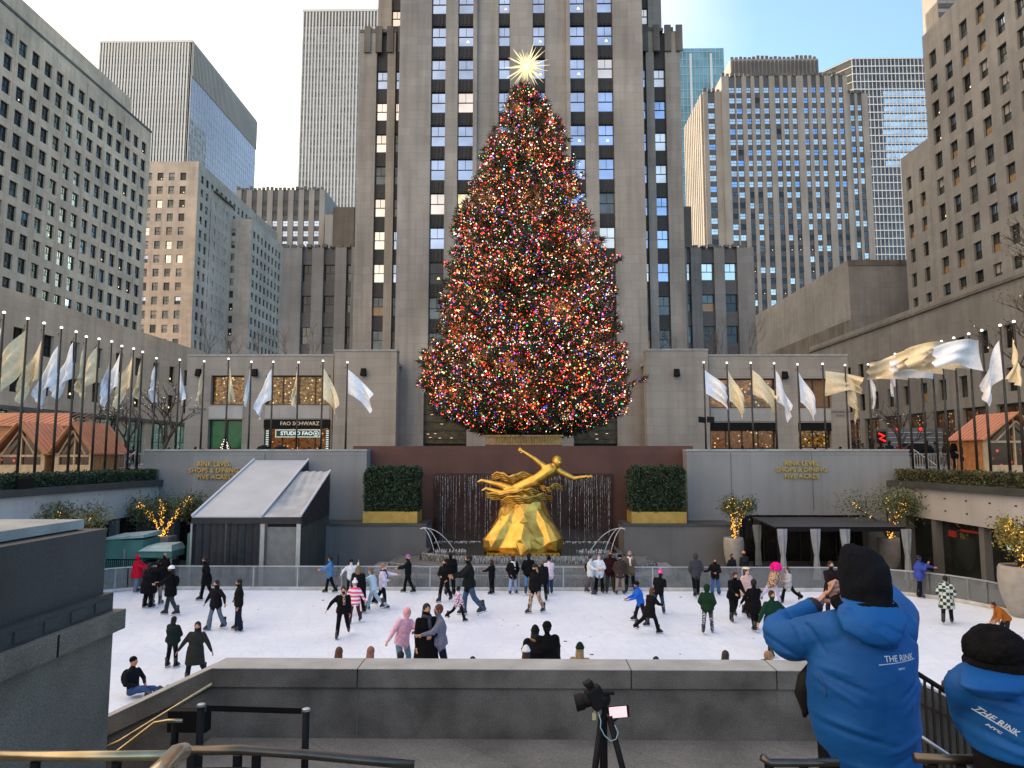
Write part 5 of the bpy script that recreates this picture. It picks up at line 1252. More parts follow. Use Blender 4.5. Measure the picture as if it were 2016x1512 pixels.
# star
c = P(1037, 131, YTREE-.2)
root = thing('star_topper', (c.x, c.y, c.z), 'glowing pale gold spiked star on the very top of the tree', 'star')
r = random.Random(2)
dirs = []
for k in range(70):
    z = 1-2*(k+.5)/70; a = k*2.39996; q = math.sqrt(1-z*z); dirs.append(Vector((q*math.cos(a), q*math.sin(a), z)))
M['star'] = glow('star_glow', 'fff0b4', 1.0); M['star_core'] = glow('star_core', 'fff6cc', 2.2)
sm, st_, sb_ = nodes('star_crystal'); sb_.inputs['Base Color'].default_value = (.75, .68, .45, 1); sb_.inputs['Roughness'].default_value = .3; sb_.inputs['Emission Color'].default_value = (1, .82, .42, 1); sb_.inputs['Emission Strength'].default_value = .8/2**EXPO
for k, d in enumerate(dirs):
    L = r.choice([1.0, 1.2, 1.5, 1.75]); b = MB(); u, v = perp(d); b.rings([(c+d*.18, u*.075, v*.075), (c+d*(L*.45), u*.045, v*.045), (c+d*L, u*.006, v*.006)], 5); b.build('spike', [sm], root)
b = MB(); b.ell(c, .3, .3, .3, 12, 8); b.build('core', [M['star_core']], root)
# gold crate-like base of the tree, seen over the brown wall
root = thing('tree_stand', (XT, 45.5, STREET), 'gilt balustraded planter at the foot of the giant tree', 'planter')
b = MB(); x0, x1 = PX(955, 863, 45.5), PX(1106, 863, 45.5); z0, z1 = PZ(1030, 871, 45.5), PZ(1030, 857, 45.5)
b.box(x0, x1, 45.5, 46.3, STREET, z0-.15, 1)
b.box(x0-.1, x1+.1, 45.45, 46.3, z1-.08, z1+.02, 0); b.box(x0, x1, 45.5, 46.3, z0-.148, z0-.05, 0)
b.build('rail', [simple('old_gilt', (.30, .19, .07), .5, .4, var=.3, sc=4), M['brown']], root)
for k in range(48): x = x0+(x1-x0)*(k+.5)/48; q = MB(); q.box(x-.035, x+.035, 45.52, 45.6, z0-.048, z1-.082); q.build('baluster', [bpy.data.materials['old_gilt']], root)
# ================================================================== flags
M['silver'] = simple('silver_lame', (.80, .83, .88), .38, 0, var=.08, sc=6, coord='o', bmp=.4, bsc=9, bdist=.03); M['golden'] = simple('gold_lame', (.80, .67, .43), .38, 0, var=.1, sc=6, coord='o', bmp=.4, bsc=9, bdist=.03)
M['globe'] = glow('pole_top_lamp', 'ffffff', 2.2)
_pole = {}
def flag_mesh(kind, seed, W_=1.0):
    """cloth hung from a hoist of 1.7 m; kind sets how it flies"""
    r = random.Random(seed); nu, nv = 18, 16; vs = []
    th0, th1, L, gat, s, hh = {'limp': (78, 84, 2.0, .25, 1, 1.6), 'drape': (56, 76, 2.4, .5, 1, 1.9), 'tri': (46, 64, 2.3, .8, 1, 1.9), 'fly': (3, 20, 2.4, .8, 1, 1.55), 'flydown': (34, 54, 2.2, .7, 1, 1.5)}[kind]
    ph = r.uniform(0, 6); f1 = r.uniform(1.6, 2.4)
    for j in range(nv+1):
        v = j/nv
        x = z = 0.0; 
        for i in range(nu+1):
            u = i/nu
            th = R(th0+(th1-th0)*u+(1-v)*6*(1 if kind != 'fly' else -1)+8*math.sin(u*5+ph)*(kind == 'fly'))
            if i: x += L/nu*math.cos(th); z -= L/nu*math.sin(th)
            w = hh*(1-(1-gat)*min(1, u*1.6))
            y = (.07+.16*u+.12*(kind == 'fly'))*math.sin(u*math.pi*f1+ph+v*2.2)+.11*u*math.sin(v*math.pi*5+ph+u*3)
            vs.append((x+(.10*math.sin(v*7+u*4+ph))*u+(1-v)*0, y, z-(1-v)*w))
    fs = [(j*(nu+1)+i, j*(nu+1)+i+1, (j+1)*(nu+1)+i+1, (j+1)*(nu+1)+i) for j in range(nv) for i in range(nu)]
    b = MB(); b.add(vs, fs); me = b.build('flag', [M['silver'], M['golden']], me_only=True, smooth=True)
    return me
def flagpole(x, y, ztop, color, kind, rz, seed, label, zb=STREET, gap=.55):
    root = thing('flagpole', (x, y, zb), label, 'flagpole', 'flagpoles with silver and gold flags')
    if 'm' not in _pole:
        b = MB(); b.path([(0, 0, 0), (0, 0, 3), (0, 0, 6.9)], [.065, .06, .04], 10); _pole['m'] = b.build('pole', [M['bronze']], me_only=True, smooth=True)
        b = MB(); b.ell((0, 0, 0.14), .07, .07, .065, 10, 7, 0); b.tube((0, 0, 0), (0, 0, .08), .03, .06, 8, 1); b.ell((0, 0, .205), .09, .09, .02, 10, 4, 1) if False else None
        _pole['g'] = b.build('lamp_globe', [M['globe'], M['bronze']], me_only=True, smooth=True)
        b = MB(); b.path([(0, 0, 0), (-.12, 0, .02), (-.14, 0, -.12)], .015, 5); _pole['k'] = b.build('bracket', [M['bronze']], me_only=True)
    o = link('pole', _pole['m'], root); o.scale = (1, 1, (ztop-.2-zb)/6.9)
    o = link('lamp_globe', _pole['g'], root); o.location = (0, 0, ztop-zb-.22)
    o = link('bracket', _pole['k'], root); o.location = (0, 0, ztop-zb-.4)
    me = flag_mesh(kind, seed)
    f_ = link('flag', me, root); f_.location = (.07*math.cos(rz), .07*math.sin(rz), ztop-zb-gap); f_.rotation_euler = (0, 0, rz)
    if kind in ('drape', 'tri', 'limp') and abs(x) > 22: f_.scale = (.98, 1.2, .98)
    me.polygons.foreach_set('material_index', [1 if color == 'g' else 0]*len(me.polygons))
PI = math.pi
ZG = 12.15
FP = []  # px of lamp, py, row, color, kind, rz(deg), gap
LEFT = [(8, 616, 's', 'drape', 180, .75), (54.6, 628, 'g', 'tri', 180, .6), (87, 637, 'g', 'drape', 180, .9), (121, 645.6, 's', 'drape', 190, 1.0), (150, 654, 's', 'drape', 175, .6), (170, 663.5, 'g', 'limp', 180, .7), (195, 668, 'g', 'drape', 180, .5), (220, 673, 's', 'limp', 180, .9), (240, 682, 's', 'drape', 180, .5), (263, 687, 'g', 'drape', 170, .5), (281, 693.6, 'g', 'limp', 190, .7)]
names_l = ['nearest flagpole at the left edge with a silver flag', 'flagpole with a gold flag spreading left, second from the left edge', 'flagpole with a thin gold flag, third from the left edge', 'flagpole with a wide pale silver flag above the chalets', 'flagpole with a silver flag right beside the wide silver one', 'flagpole with a crumpled limp gold flag above the right chalet', 'flagpole with a gold flag folded into a triangle', 'flagpole with a long crumpled silver flag', 'flagpole with a short silver flag tucked before a gold one', 'flagpole with a short gold triangle flag', 'flagpole with a long narrow gold flag nearing the left corner']
for i, (px, py, c, k, rz, gap) in enumerate(LEFT):
    X = -22.75; y = YAT(px, py, X)
    flagpole(X, y, PZ(px, py, y)+.1, c, k, R(rz), 100+i, names_l[i], gap=gap)
BACKL = [(308, 706, 's', 'limp', 150), (354, 709, 's', 'limp', 20), (402, 712, 'g', 'limp', 175), (450, 707, 'g', 'limp', 5), (495, 713, 's', 'limp', 190), (538, 713, 's', 'drape', 175), (588, 714, 'g', 'limp', 185), (636, 711, 'g', 'drape', 5), (684, 714, 's', 'flydown', 2)]
names_b = ['flagpole with a very thin silver flag at the left plaza corner', 'flagpole with a silver flag hanging over the left edge of the shop front', 'flagpole with a gold flag curling left before the first shop pier', 'flagpole with a gold flag in front of the first shop window', 'flagpole with a slim silver flag between the shop windows', 'flagpole with a white silver flag left of the toy shop sign', 'flagpole with a slim gold flag in front of the toy shop sign', 'flagpole with a gold flag blowing right at the toy shop edge', 'flagpole with a silver flag blowing right before the blank annex, left of the tree']
for i, (px, py, c, k, rz) in enumerate(BACKL):
    p = P(px, py, 44.2); flagpole(p.x, 44.2, p.z+.1, c, k, R(rz), 140+i, names_b[i])
BACKR = [(1385.5, 714, 's', 'flydown', 3), (1431, 715, 'g', 'drape', 3), (1478, 715, 'g', 'flydown', -2), (1524, 716, 's', 'drape', 5), (1570, 718, 's', 'drape', 2), (1619.5, 717, 'g', 'fly', 0), (1663.6, 719.5, 'g', 'drape', 20), (1709, 718, 's', 'limp', 10)]
names_r = ['flagpole with a silver flag blowing right just right of the tree annex', 'flagpole with a twisted gold flag over the amber window', 'flagpole with a broad gold flag over the amber window', 'flagpole with a silver flag between the restaurant windows', 'flagpole with a narrow silver flag over the small amber window', 'flagpole with a gold flag flying straight out to the right', 'flagpole with a gold flag hanging at the end of the restaurant front', 'flagpole with a long limp silver flag at the right plaza corner']
for i, (px, py, c, k, rz) in enumerate(BACKR):
    p = P(px, py, 44.2); flagpole(p.x, 44.2, p.z+.1, c, k, R(rz), 170+i, names_r[i])
RIGHT = [(1763, 's', 'limp', 170, .5), (1786, 'g', 'fly', 180, .3), (1812, 'g', 'fly', 178, .35), (1834, 's', 'fly', 182, .5), (1854, 'g', 'fly', 176, .35), (1878.5, 'g', 'fly', 180, .25), (1908, 'g', 'fly', 184, .4), (1933.5, 's', 'fly', 186, .55), (1970, 's', 'drape', 170, .8), (1997, 'g', 'limp', 200, .8)]
names_q = ['flagpole with a small limp silver flag, first of the right row', 'flagpole with a gold flag flying left, second of the right row', 'flagpole with a gold flag flying left above the parked van', 'flagpole with a silver flag caught among the flying gold ones', 'flagpole with a gold flag flying left, middle of the right row', 'flagpole with a rippled gold flag flying left over the barricades', 'flagpole with a brown gold flag flying left, third from the right edge lamps', 'flagpole with a sheer silver flag flying left beside the chalet', 'flagpole with a big draped silver flag before the right chalet', 'flagpole with a tall gold flag at the right edge']
for i, (px, c, k, rz, gap) in enumerate(RIGHT):
    X = 22.75; y = YAT(px, 690-(px-1834)*.26 if px > 1834 else 690+(1834-px)*.35, X); flagpole(X, y, 12.25, c, k, R(rz), 200+i, names_q[i], gap=gap)
for i, (px, py) in enumerate(((1780, 700), (2010, 640))): pass
# black double floodlight box on a pole right of the tree annex
c = P(1388, 826, 44.0); root = thing('floodlight', (c.x, c.y, c.z), 'pair of black floodlights clamped on the flagpole right of the tree annex', 'floodlight')
for dx, a in ((-.22, .3), (.3, -.3)): b = MB(); b.prism([(c.x+dx-.2, c.y-.2, c.z-.18), (c.x+dx+.2, c.y-.2+a*.3, c.z-.22), (c.x+dx+.2, c.y-.05, c.z-.22), (c.x+dx-.2, c.y-.05, c.z-.18)], [(c.x+dx-.2, c.y-.2, c.z+.18), (c.x+dx+.2, c.y-.2+a*.3, c.z+.14), (c.x+dx+.2, c.y-.05, c.z+.14), (c.x+dx-.2, c.y-.05, c.z+.18)]); b.build('lamp_head', [M['black']], root)
# ================================================================== bare trees
def bare_tree(x, y, z, h, label, seed, spread=.5, lights=0, leafn=0, group='bare trees', r0=.12, depth=4, nm='bare_tree', mat=None):
    r = random.Random(seed); root = thing(nm, (x, y, z), label, 'tree', group); b = MB(); tips = []
    def grow(p, d, L, rad, k):
        pts = [p]; q = p.copy(); dd = d.copy()
        for i in range(3): dd = (dd+Vector((r.gauss(0, .16), r.gauss(0, .16), .06))).normalized(); q = q+dd*L/3; pts.append(q.copy())
        b.path(pts, [rad, rad*.85, rad*.7, rad*.55], 5 if k < 2 else 3); tips.append(pts)
        if k >= depth: return
        for j in range(3 if k else 4):
            t_ = r.uniform(.45, 1.0); i = min(int(t_*3), 2); s = pts[i].lerp(pts[i+1], t_*3-i); a = r.uniform(0, 6.28)
            nd = (dd*.75+Vector((math.cos(a), math.sin(a), .25))*spread).normalized(); grow(s, nd, L*r.uniform(.55, .75), rad*.55, k+1)
    grow(Vector((x, y, z)), Vector((0, 0, 1)), h*.42, r0, 0)
    b.build('trunk', [mat or M['bark']], root, smooth=True)
    if leafn:
        C = [tuple(r.choice(tips)[-1]+Vector((r.gauss(0, .15), r.gauss(0, .15), r.gauss(0, .15)))) for _ in range(leafn)]
        soup('foliage', leaves(C, .1, .6, 4), np.zeros(leafn), [simple('withered_leaf', (.17, .12, .06), .8, var=.4)], root)
    if lights:
        C = [tuple(r.choice(tips)[r.randrange(4)]) for _ in range(lights)]; V = octa(C, .03); soup('fairy_lights', V, np.zeros(len(V)), [glow('white_fairy', 'fff0d8', 1.2)], root)['kind'] = 'stuff'
M['twig'] = simple('pale_twigs', (.16, .13, .11), .9, var=.3)
for i, (px, py, h, lb) in enumerate(((410, 692, 5.5, 'bare roof garden tree at the far left of the shop roof'), (455, 692, 4.8, 'bare roof garden tree above the first shop window'), (505, 692, 5.2, 'bare roof garden tree between the shop window bays'), (573, 692, 4.6, 'bare roof garden tree before the left wing, left of its first window strip'), (622, 692, 5.2, 'bare roof garden tree before the left wing window strips'),
                        (1330, 688, 4.6, 'bare roof garden tree beside the right tower shoulder'), (1402, 696, 5.0, 'bare roof garden tree left of the right wing middle strip'), (1424, 696, 5.0, 'bare roof garden tree between the right wing window strips'), (1478, 696, 6.0, 'tallest bare roof garden tree at the right wing corner'))):
    Y = 73.2 if 620 < px < 1380 else 72.0
    if px == 622: Y = 71.8
    p = P(px, py, Y); bare_tree(p.x, Y, zt1-1.3, h+1.2, lb, 30+i, .35, group='bare trees on the roof gardens', r0=.07, mat=M['twig'])
bare_tree(PX(316, 850, 45.5), 45.5, STREET, 7.0, 'dark bare street tree before the left teal shop windows', 51, .6, 40, r0=.17)
bare_tree(PX(205, 850, 50), 50, STREET, 6.0, 'bare street tree wrapped with small lights behind the right chalet', 52, .6, 40)
bare_tree(PX(-28, 600, 30), 30, STREET, 13.5, 'big tree with withered leaves and small lights reaching in at the left edge', 53, .8, 60, 1500, r0=.22, depth=5)
bare_tree(PX(2048, 600, 33), 33, STREET, 12.5, 'big tree with withered leaves reaching in at the right edge', 54, .75, 10, 1100, r0=.2, depth=5)
bare_tree(PX(1760, 840, 46), 46, STREET, 6.5, 'bare street tree behind the limp silver flag on the right terrace', 55, .65, 10)
bare_tree(PX(245, 850, 55), 55, STREET, 6.5, 'thin bare street tree near the white globe lamp on the left terrace', 56, .6, 0)
# ================================================================== people
def adir(fwd, side, sgn): 
    f, s = R(fwd), R(side); return Vector((sgn*math.sin(s), -math.sin(f)*math.cos(s), -math.cos(f)*math.cos(s)))
ARMS = {'down': (4, 9, 12, 5), 'out': (0, 68, 8, 72), 'low': (5, 34, 10, 30), 'fwd': (48, 8, 82, -8), 'reach': (72, 6, 84, 2), 'face': (52, 22, 150, -18), 'up': (95, 30, 165, 5), 'pocket': (-12, 22, 38, -22),
        'hip': (-5, 48, 30, -50), 'back': (-25, 14, 5, 6), 'fold': (20, 14, 78, -52), 'side': (0, 50, 20, 30), 'across': (25, 30, 60, 70)}
LEGS = {'stand': ((2, 5, 4), (-2, 5, 4)), 'glide': ((14, 6, 10), (-20, 6, 22)), 'stride': ((24, 6, 12), (-32, 8, 26)), 'wide': ((14, 30, 10), (-8, 26, 8)), 'bent': ((22, 9, 36), (12, 9, 34)), 'walk': ((16, 3, 8), (-14, 3, 14)), 'kick': ((10, 4, 8), (-42, 6, 34))}
_mats = {}
def cm(h, kind='c'):
    k = (h, kind)
    if k not in _mats:
        nm = {'c': 'cloth_', 's': 'skin_', 'h': 'hair_'}[kind]+h
        _mats[k] = simple(nm, h, {'c': .8, 's': .55, 'h': .6}[kind], var=.18, sc=14, bmp=.5 if kind == 'c' else .15, bsc=22 if kind == 'c' else 60, coord='o', bdist=.02, spec={'c': .12, 's': .4, 'h': .3}[kind])
    return _mats[k]
def pattern(kind, c0, c1):
    m, t, bs = nodes('pattern_'+kind); v = objvec(t); bs.inputs['Roughness'].default_value = .85
    mp = N(t, 'ShaderNodeMapping'); t.links.new(v, mp.inputs[0])
    if kind == 'check':
        n = N(t, 'ShaderNodeTexChecker'); n.inputs['Scale'].default_value = 9; n.inputs['Color1'].default_value = (*hexc(c0), 1); n.inputs['Color2'].default_value = (*hexc(c1), 1); o = n.outputs[0]
        t.links.new(mp.outputs[0], n.inputs[0])
    elif kind == 'stripe':
        n = N(t, 'ShaderNodeTexWave'); n.bands_direction = 'Z'; n.inputs['Scale'].default_value = 2.3; n.inputs['Distortion'].default_value = 1.5; t.links.new(mp.outputs[0], n.inputs[0]); o = ramp(t, n.outputs['Fac'], .45, .55, hexc(c0), hexc(c1))
    else:
        n = N(t, 'ShaderNodeTexVoronoi'); n.inputs['Scale'].default_value = 16; t.links.new(mp.outputs[0], n.inputs[0]); o = ramp(t, n.outputs['Distance'], .35, .5, hexc(c1), hexc(c0))
    t.links.new(o, bs.inputs['Base Color']); return m
PAT = {'check': pattern('check', '1c2a26', 'b8c4bc'), 'stripe': pattern('stripe', 'e04a6a', 'd8d8e4'), 'leopard': pattern('leopard', 'b0907a', '241a18'), 'floral': pattern('floral', 'd8bcd0', '3a1a3c'), 'camo': pattern('camo', '2a2c38', 'a8a8b0'), 'pinkfur': pattern('pinkfur', 'caa0a0', '5a2c30')}
def col(c): return PAT[c] if c in PAT else cm(c)
M['boot'] = simple('skate_boot_black', (.012, .012, .013), .4, var=.2); M['blade'] = simple('skate_blade', (.5, .52, .55), .25, .9, var=0); M['bootw'] = simple('skate_boot_white', (.4, .38, .36), .5, var=.1)
M['eye'] = simple('eye_dark', (.02, .012, .01), .3, var=0); M['lip'] = simple('lip', (.30, .09, .08), .5, var=0)
PEOPLE = []
_skate = {}
def skate_mesh(s, m='boot'):
    k = (round(s, 1), m)
    if k not in _skate:
        b = MB(); s_ = k[0]*1.18
        b.rings([(Vector((0, -.02*s_, .05*s_)), Vector((.035*s_, 0, 0)), Vector((0, .12*s_, 0))), (Vector((0, -.02*s_, .075*s_)), Vector((.045*s_, 0, 0)), Vector((0, .135*s_, 0))), (Vector((0, -.01*s_, .12*s_)), Vector((.045*s_, 0, 0)), Vector((0, .11*s_, 0))),
                 (Vector((0, .03*s_, .18*s_)), Vector((.048*s_, 0, 0)), Vector((0, .06*s_, 0))), (Vector((0, .035*s_, .30*s_)), Vector((.055*s_, 0, 0)), Vector((0, .062*s_, 0)))], 10)
        me = b.build('skate', [M[m]], me_only=True, smooth=True)
        b = MB(); b.box(-.004*s_, .004*s_, -.15*s_, .12*s_, 0, .03*s_); b.box(-.01*s_, .01*s_, -.09*s_, -.06*s_, .03*s_, .055*s_); b.box(-.01*s_, .01*s_, .05*s_, .09*s_, .03*s_, .055*s_)
        _skate[k] = (me, b.build('blade', [M['blade']], me_only=True))
    return _skate[k]
def person(px, top, foot, face, label, topc='151518', legc='101014', hair='1c1410', arms='down', legs='stand', lean=0, hat=None, coat=0, hairlen=0, skin='c08a6c', build=1.0, z=None, Y=None,
           skates=True, hood=False, scarf=None, bag=None, slean=0, boot='boot', group='people skating on the ice', child=False, vox=.024, fat=1.0, puffy=0, turn=0, bootcol=None, extra=None, wig=None):
    z = ICEZ if z is None else z
    p = P(px, foot, Y) if Y else G(px, foot, z); D = p.y
    if Y: p = Vector((p.x, Y, z))
    H = P(px, top, D).z-z
    s = H/(1.80+(.05 if hat else 0)+(0 if skates else -.05)); 
    if isinstance(arms, str): arms = (arms, arms)
    root = thing('person', (p.x, p.y, z), label, 'person', group, rz=R(face))
    lift = .115 if skates else .09
    hd = 1.12 if child else 1.0
    lf_ = fat*1.12
    # --- legs
    hipz = .90; th, sh = .42, .42; L = LEGS[legs]; ank = []; prim = []
    for sg, (f, sd, kb) in ((-1, L[0]), (1, L[1])):
        hp = Vector((sg*.095, 0, 0)); kn = hp+adir(f, sd, sg)*th; an = kn+adir(f-kb, sd*.9, sg)*sh; ank.append((hp, kn, an))
    low = min(a[2].z for a in ank); pel = lift-low+.0
    PZ0 = Vector((0, 0, pel))
    for sg, (hp, kn, an) in zip((-1, 1), ank):
        wf = 1.45 if legs and extra == 'flare' else 1
        prim.append((hp+PZ0, kn+PZ0, .095*lf_, .068*lf_, 1)); prim.append((kn+PZ0, an+PZ0, .070*lf_, .062*lf_*wf, 1))
    # --- torso
    Rm = Matrix.Rotation(R(lean), 3, 'X') @ Matrix.Rotation(R(slean), 3, 'Y')
    U = lambda x, y, zz: PZ0+Rm @ Vector((x, y, zz))
    fat = fat*1.2; pf = 1.14+.2*puffy
    tor = [(U(0, 0, -.10), .150*fat*pf, .110*fat*pf), (U(0, 0, .02), .158*fat*pf, .118*fat*pf), (U(0, 0, .16), .145*fat*pf, .108*fat*pf), (U(0, .0, .32), .175*fat*pf, .122*fat*pf), (U(0, .0, .44), .190*pf, .112*pf), (U(0, .01, .52), .120, .085), (U(0, .0, .57), .056, .056)]
    headc = U(0, -.02, .70*(1 if not child else 1.0)); 
    shl = [U(sg*.175, 0, .455) for sg in (-1, 1)]
    hands = []
    for i, sg in enumerate((-1, 1)):
        a = ARMS[arms[i]]; e = shl[i]+Rm @ adir(a[0], a[1], sg)*.29; wv = e+Rm @ adir(a[2], a[3], sg)*.25
        prim.append((shl[i], e, .062*pf*fat, .050*pf*fat, 0)); prim.append((e, wv, .050*pf*fat, .036*pf, 0)); hands.append((wv, (wv-e).normalized(), sg))
    prim.append((U(0, 0, .54), headc-Vector((0, 0, .05)), .052, .05, 2))
    b = MB()
    for (a, c, r0, r1, m) in prim: b.capsule(a*s, c*s, r0*s, r1*s, 10, m)
    ux = Rm @ Vector((1, 0, 0)); uy = Rm @ Vector((0, 1, 0))
    b.rings([(c*s, ux*rx*s, uy*ry*s) for c, rx, ry in tor], 16, 0)
    hr = .104*hd
    b.ell(headc*s, hr*.80*s, hr*.95*s, hr*1.18*s, 12, 9, 2); b.ell((headc+Vector((0, -hr*.92, -.012)))*s, .014*s, .022*s, .026*s, 6, 5, 2); b.ell((headc+Vector((0, -hr*.45, -hr*.8)))*s, .05*s, .05*s, .04*s, 8, 5, 2)
    if coat:                                # coat skirt
        c0 = U(0, 0, .12); r0_ = .165*fat*pf; hem = coat*.9; hw = r0_+.16*hem
        mid = (ank[0][1]+ank[1][1])/2*(hem/.45)*.5
        b.rings([(c0*s, ux*r0_*s, uy*.125*fat*pf*s), (U(0, 0, -.06)*s, ux*(r0_*1.1)*s, uy*.15*fat*pf*s), ((PZ0+Vector((mid.x*.5, mid.y*.5, -hem)))*s, Vector((hw*s, 0, 0)), Vector((0, hw*.8*s, 0))), ((PZ0+Vector((mid.x*.5, mid.y*.5, -hem-.015)))*s, Vector((hw*.85*s, 0, 0)), Vector((0, hw*.65*s, 0)))], 18, 0)
    if hood and not hat: b.ell((headc+Vector((0, .03, .0)))*s, hr*1.1*s, hr*1.05*s, hr*1.35*s, 12, 8, 0)
    segs = [(a*s, c*s, r0*s, r1*s, m) for a, c, r0, r1, m in prim]
    PEOPLE.append(dict(root=root, mb=b, segs=segs, tor=(U(0, 0, -.06)*s, U(0, 0, .46)*s, .16*pf*fat*s), head=(headc*s, hr*s), coat=(coat, (PZ0.z-coat*.9-.02)*s), mats=[col(topc), col(legc), cm(skin, 's'), M['eye'], M['lip']], vox=vox*s, hands=hands, s=s, hood=hood, Rm=Rm, gl=extra == 'gloves'))
    # --- hair
    hc = headc*s; hm = cm(hair, 'h') if hair != 'bald' else None; q = hr*s
    if not hood and hair != 'bald':
        b = MB(); b.ell(hc+Vector((0, q*.16, q*.20)), q*.90, q*1.0, q*1.12, 14, 9, 0, f=lambda z: 1.0)
        if hairlen:
            L_ = hairlen*s; w0 = q*.85
            b.rings([(hc+Vector((0, q*.35, q*.3)), Vector((w0, 0, 0)), Vector((0, q*.62, 0))), (hc+Vector((0, q*.5, -q*.7)), Vector((w0*1.12, 0, 0)), Vector((0, q*.6, 0))), (hc+Vector((0, q*.8, -q*1.2-L_*.55)), Vector((w0*1.1, 0, 0)), Vector((0, q*.42, 0))), (hc+Vector((0, q*.9, -q*1.2-L_)), Vector((w0*.6, 0, 0)), Vector((0, q*.2, 0)))], 10)
        b.build('hair', [hm], root, smooth=True, local=True)
    if wig:
        r = random.Random(5); b = MB()
        for k in range(130): a = r.uniform(0, 6.28); e = r.uniform(-.5, 1.57); b.ell(hc+Vector((math.cos(a)*math.cos(e)*q*2.2, q*.3+math.sin(a)*math.cos(e)*q*2.0, q*.5+math.sin(e)*q*1.9)), q*.5, q*.5, q*.46, 7, 5)
        b.build('curly_wig', [cm(wig)], root, smooth=True, local=True)
    if hat:
        hcl, kind = hat; b = MB()
        if kind in ('beanie', 'pom', 'peak'):
            zt_ = {'beanie': 1.45, 'pom': 1.5, 'peak': 1.75}[kind]
            b.rings([(hc+Vector((0, q*.08, q*.28)), Vector((q*.98, 0, 0)), Vector((0, q*1.12, 0))), (hc+Vector((0, q*.08, q*.62)), Vector((q*1.02, 0, 0)), Vector((0, q*1.15, 0))), (hc+Vector((0, q*.12, q*.64)), Vector((q*.93, 0, 0)), Vector((0, q*1.06, 0))), (hc+Vector((0, q*.15, q*1.1)), Vector((q*.78, 0, 0)), Vector((0, q*.88, 0))), (hc+Vector((0, q*.18, q*(.4*1.1+.6*zt_))), Vector((q*.55, 0, 0)), Vector((0, q*.62, 0))), (hc+Vector((0, q*.2, q*zt_)), Vector((q*.2, 0, 0)), Vector((0, q*.22, 0)))], 14)
            if kind == 'pom': b.ell(hc+Vector((0, q*.2, q*1.75)), q*.42, q*.42, q*.4, 10, 7)
        if kind == 'beret': b.ell(hc+Vector((0, q*.2, q*.95)), q*1.35, q*1.35, q*.42, 14, 6)
        if kind == 'cap': b.ell(hc+Vector((0, 0, q*.6)), q*.95, q*1.05, q*.72, 12, 7); b.box(hc.x-q*.55, hc.x+q*.55, hc.y-q*1.8, hc.y-q*.8, hc.z+q*.48, hc.z+q*.58)
        b.build('hat', [cm(hcl)], root, smooth=True, local=True)
    if scarf:
        b = MB(); c = U(0, -.01, .545)*s; rs = []
        pts = [c+Rm @ Vector((math.cos(a_)*.085*s, math.sin(a_)*.085*s, .02*math.sin(a_*2)*s)) for a_ in [k*math.pi/8 for k in range(17)]]; b.path(pts, .04*s, 7)
        b.path([U(.03, -.1, .53)*s, U(.04, -.14, .38)*s, U(.05, -.14, .22)*s], [.04*s, .045*s, .05*s], 6)
        b.build('scarf', [col(scarf)], root, smooth=True, local=True)
    if bag:
        b = MB(); b.ell(U(0, .19, .28)*s, .14*s, .09*s, .2*s, 12, 8); b.build('backpack', [cm(bag)], root, smooth=True, local=True)
    if skates:
        me, bl = skate_mesh(s, bootcol or 'boot')
        for (hp, kn, an), (f, sd, kb), sg in zip(ank, L, (-1, 1)):
            o = link('skate', me, root); pos = (an+PZ0)*s; o.location = (pos.x, pos.y-.03*s, pos.z-.12*s); o.rotation_euler = (R(min(0, f-kb)*.9)*-1*0+R(max(0, (an+PZ0).z-.13)*120), 0, R(sg*8))
            if o.rotation_euler.x: o.location.z -= 0.0
            q_ = link('blade', bl, o)
    else:
        for (hp, kn, an), sg in zip(ank, (-1, 1)):
            b = MB(); pos = (an+PZ0)*s; b.ell(pos+Vector((0, -.06*s, -.045*s)), .048*s, .13*s, .05*s, 10, 6); b.build('shoe', [M['boot']], root, smooth=True, local=True)
    return root
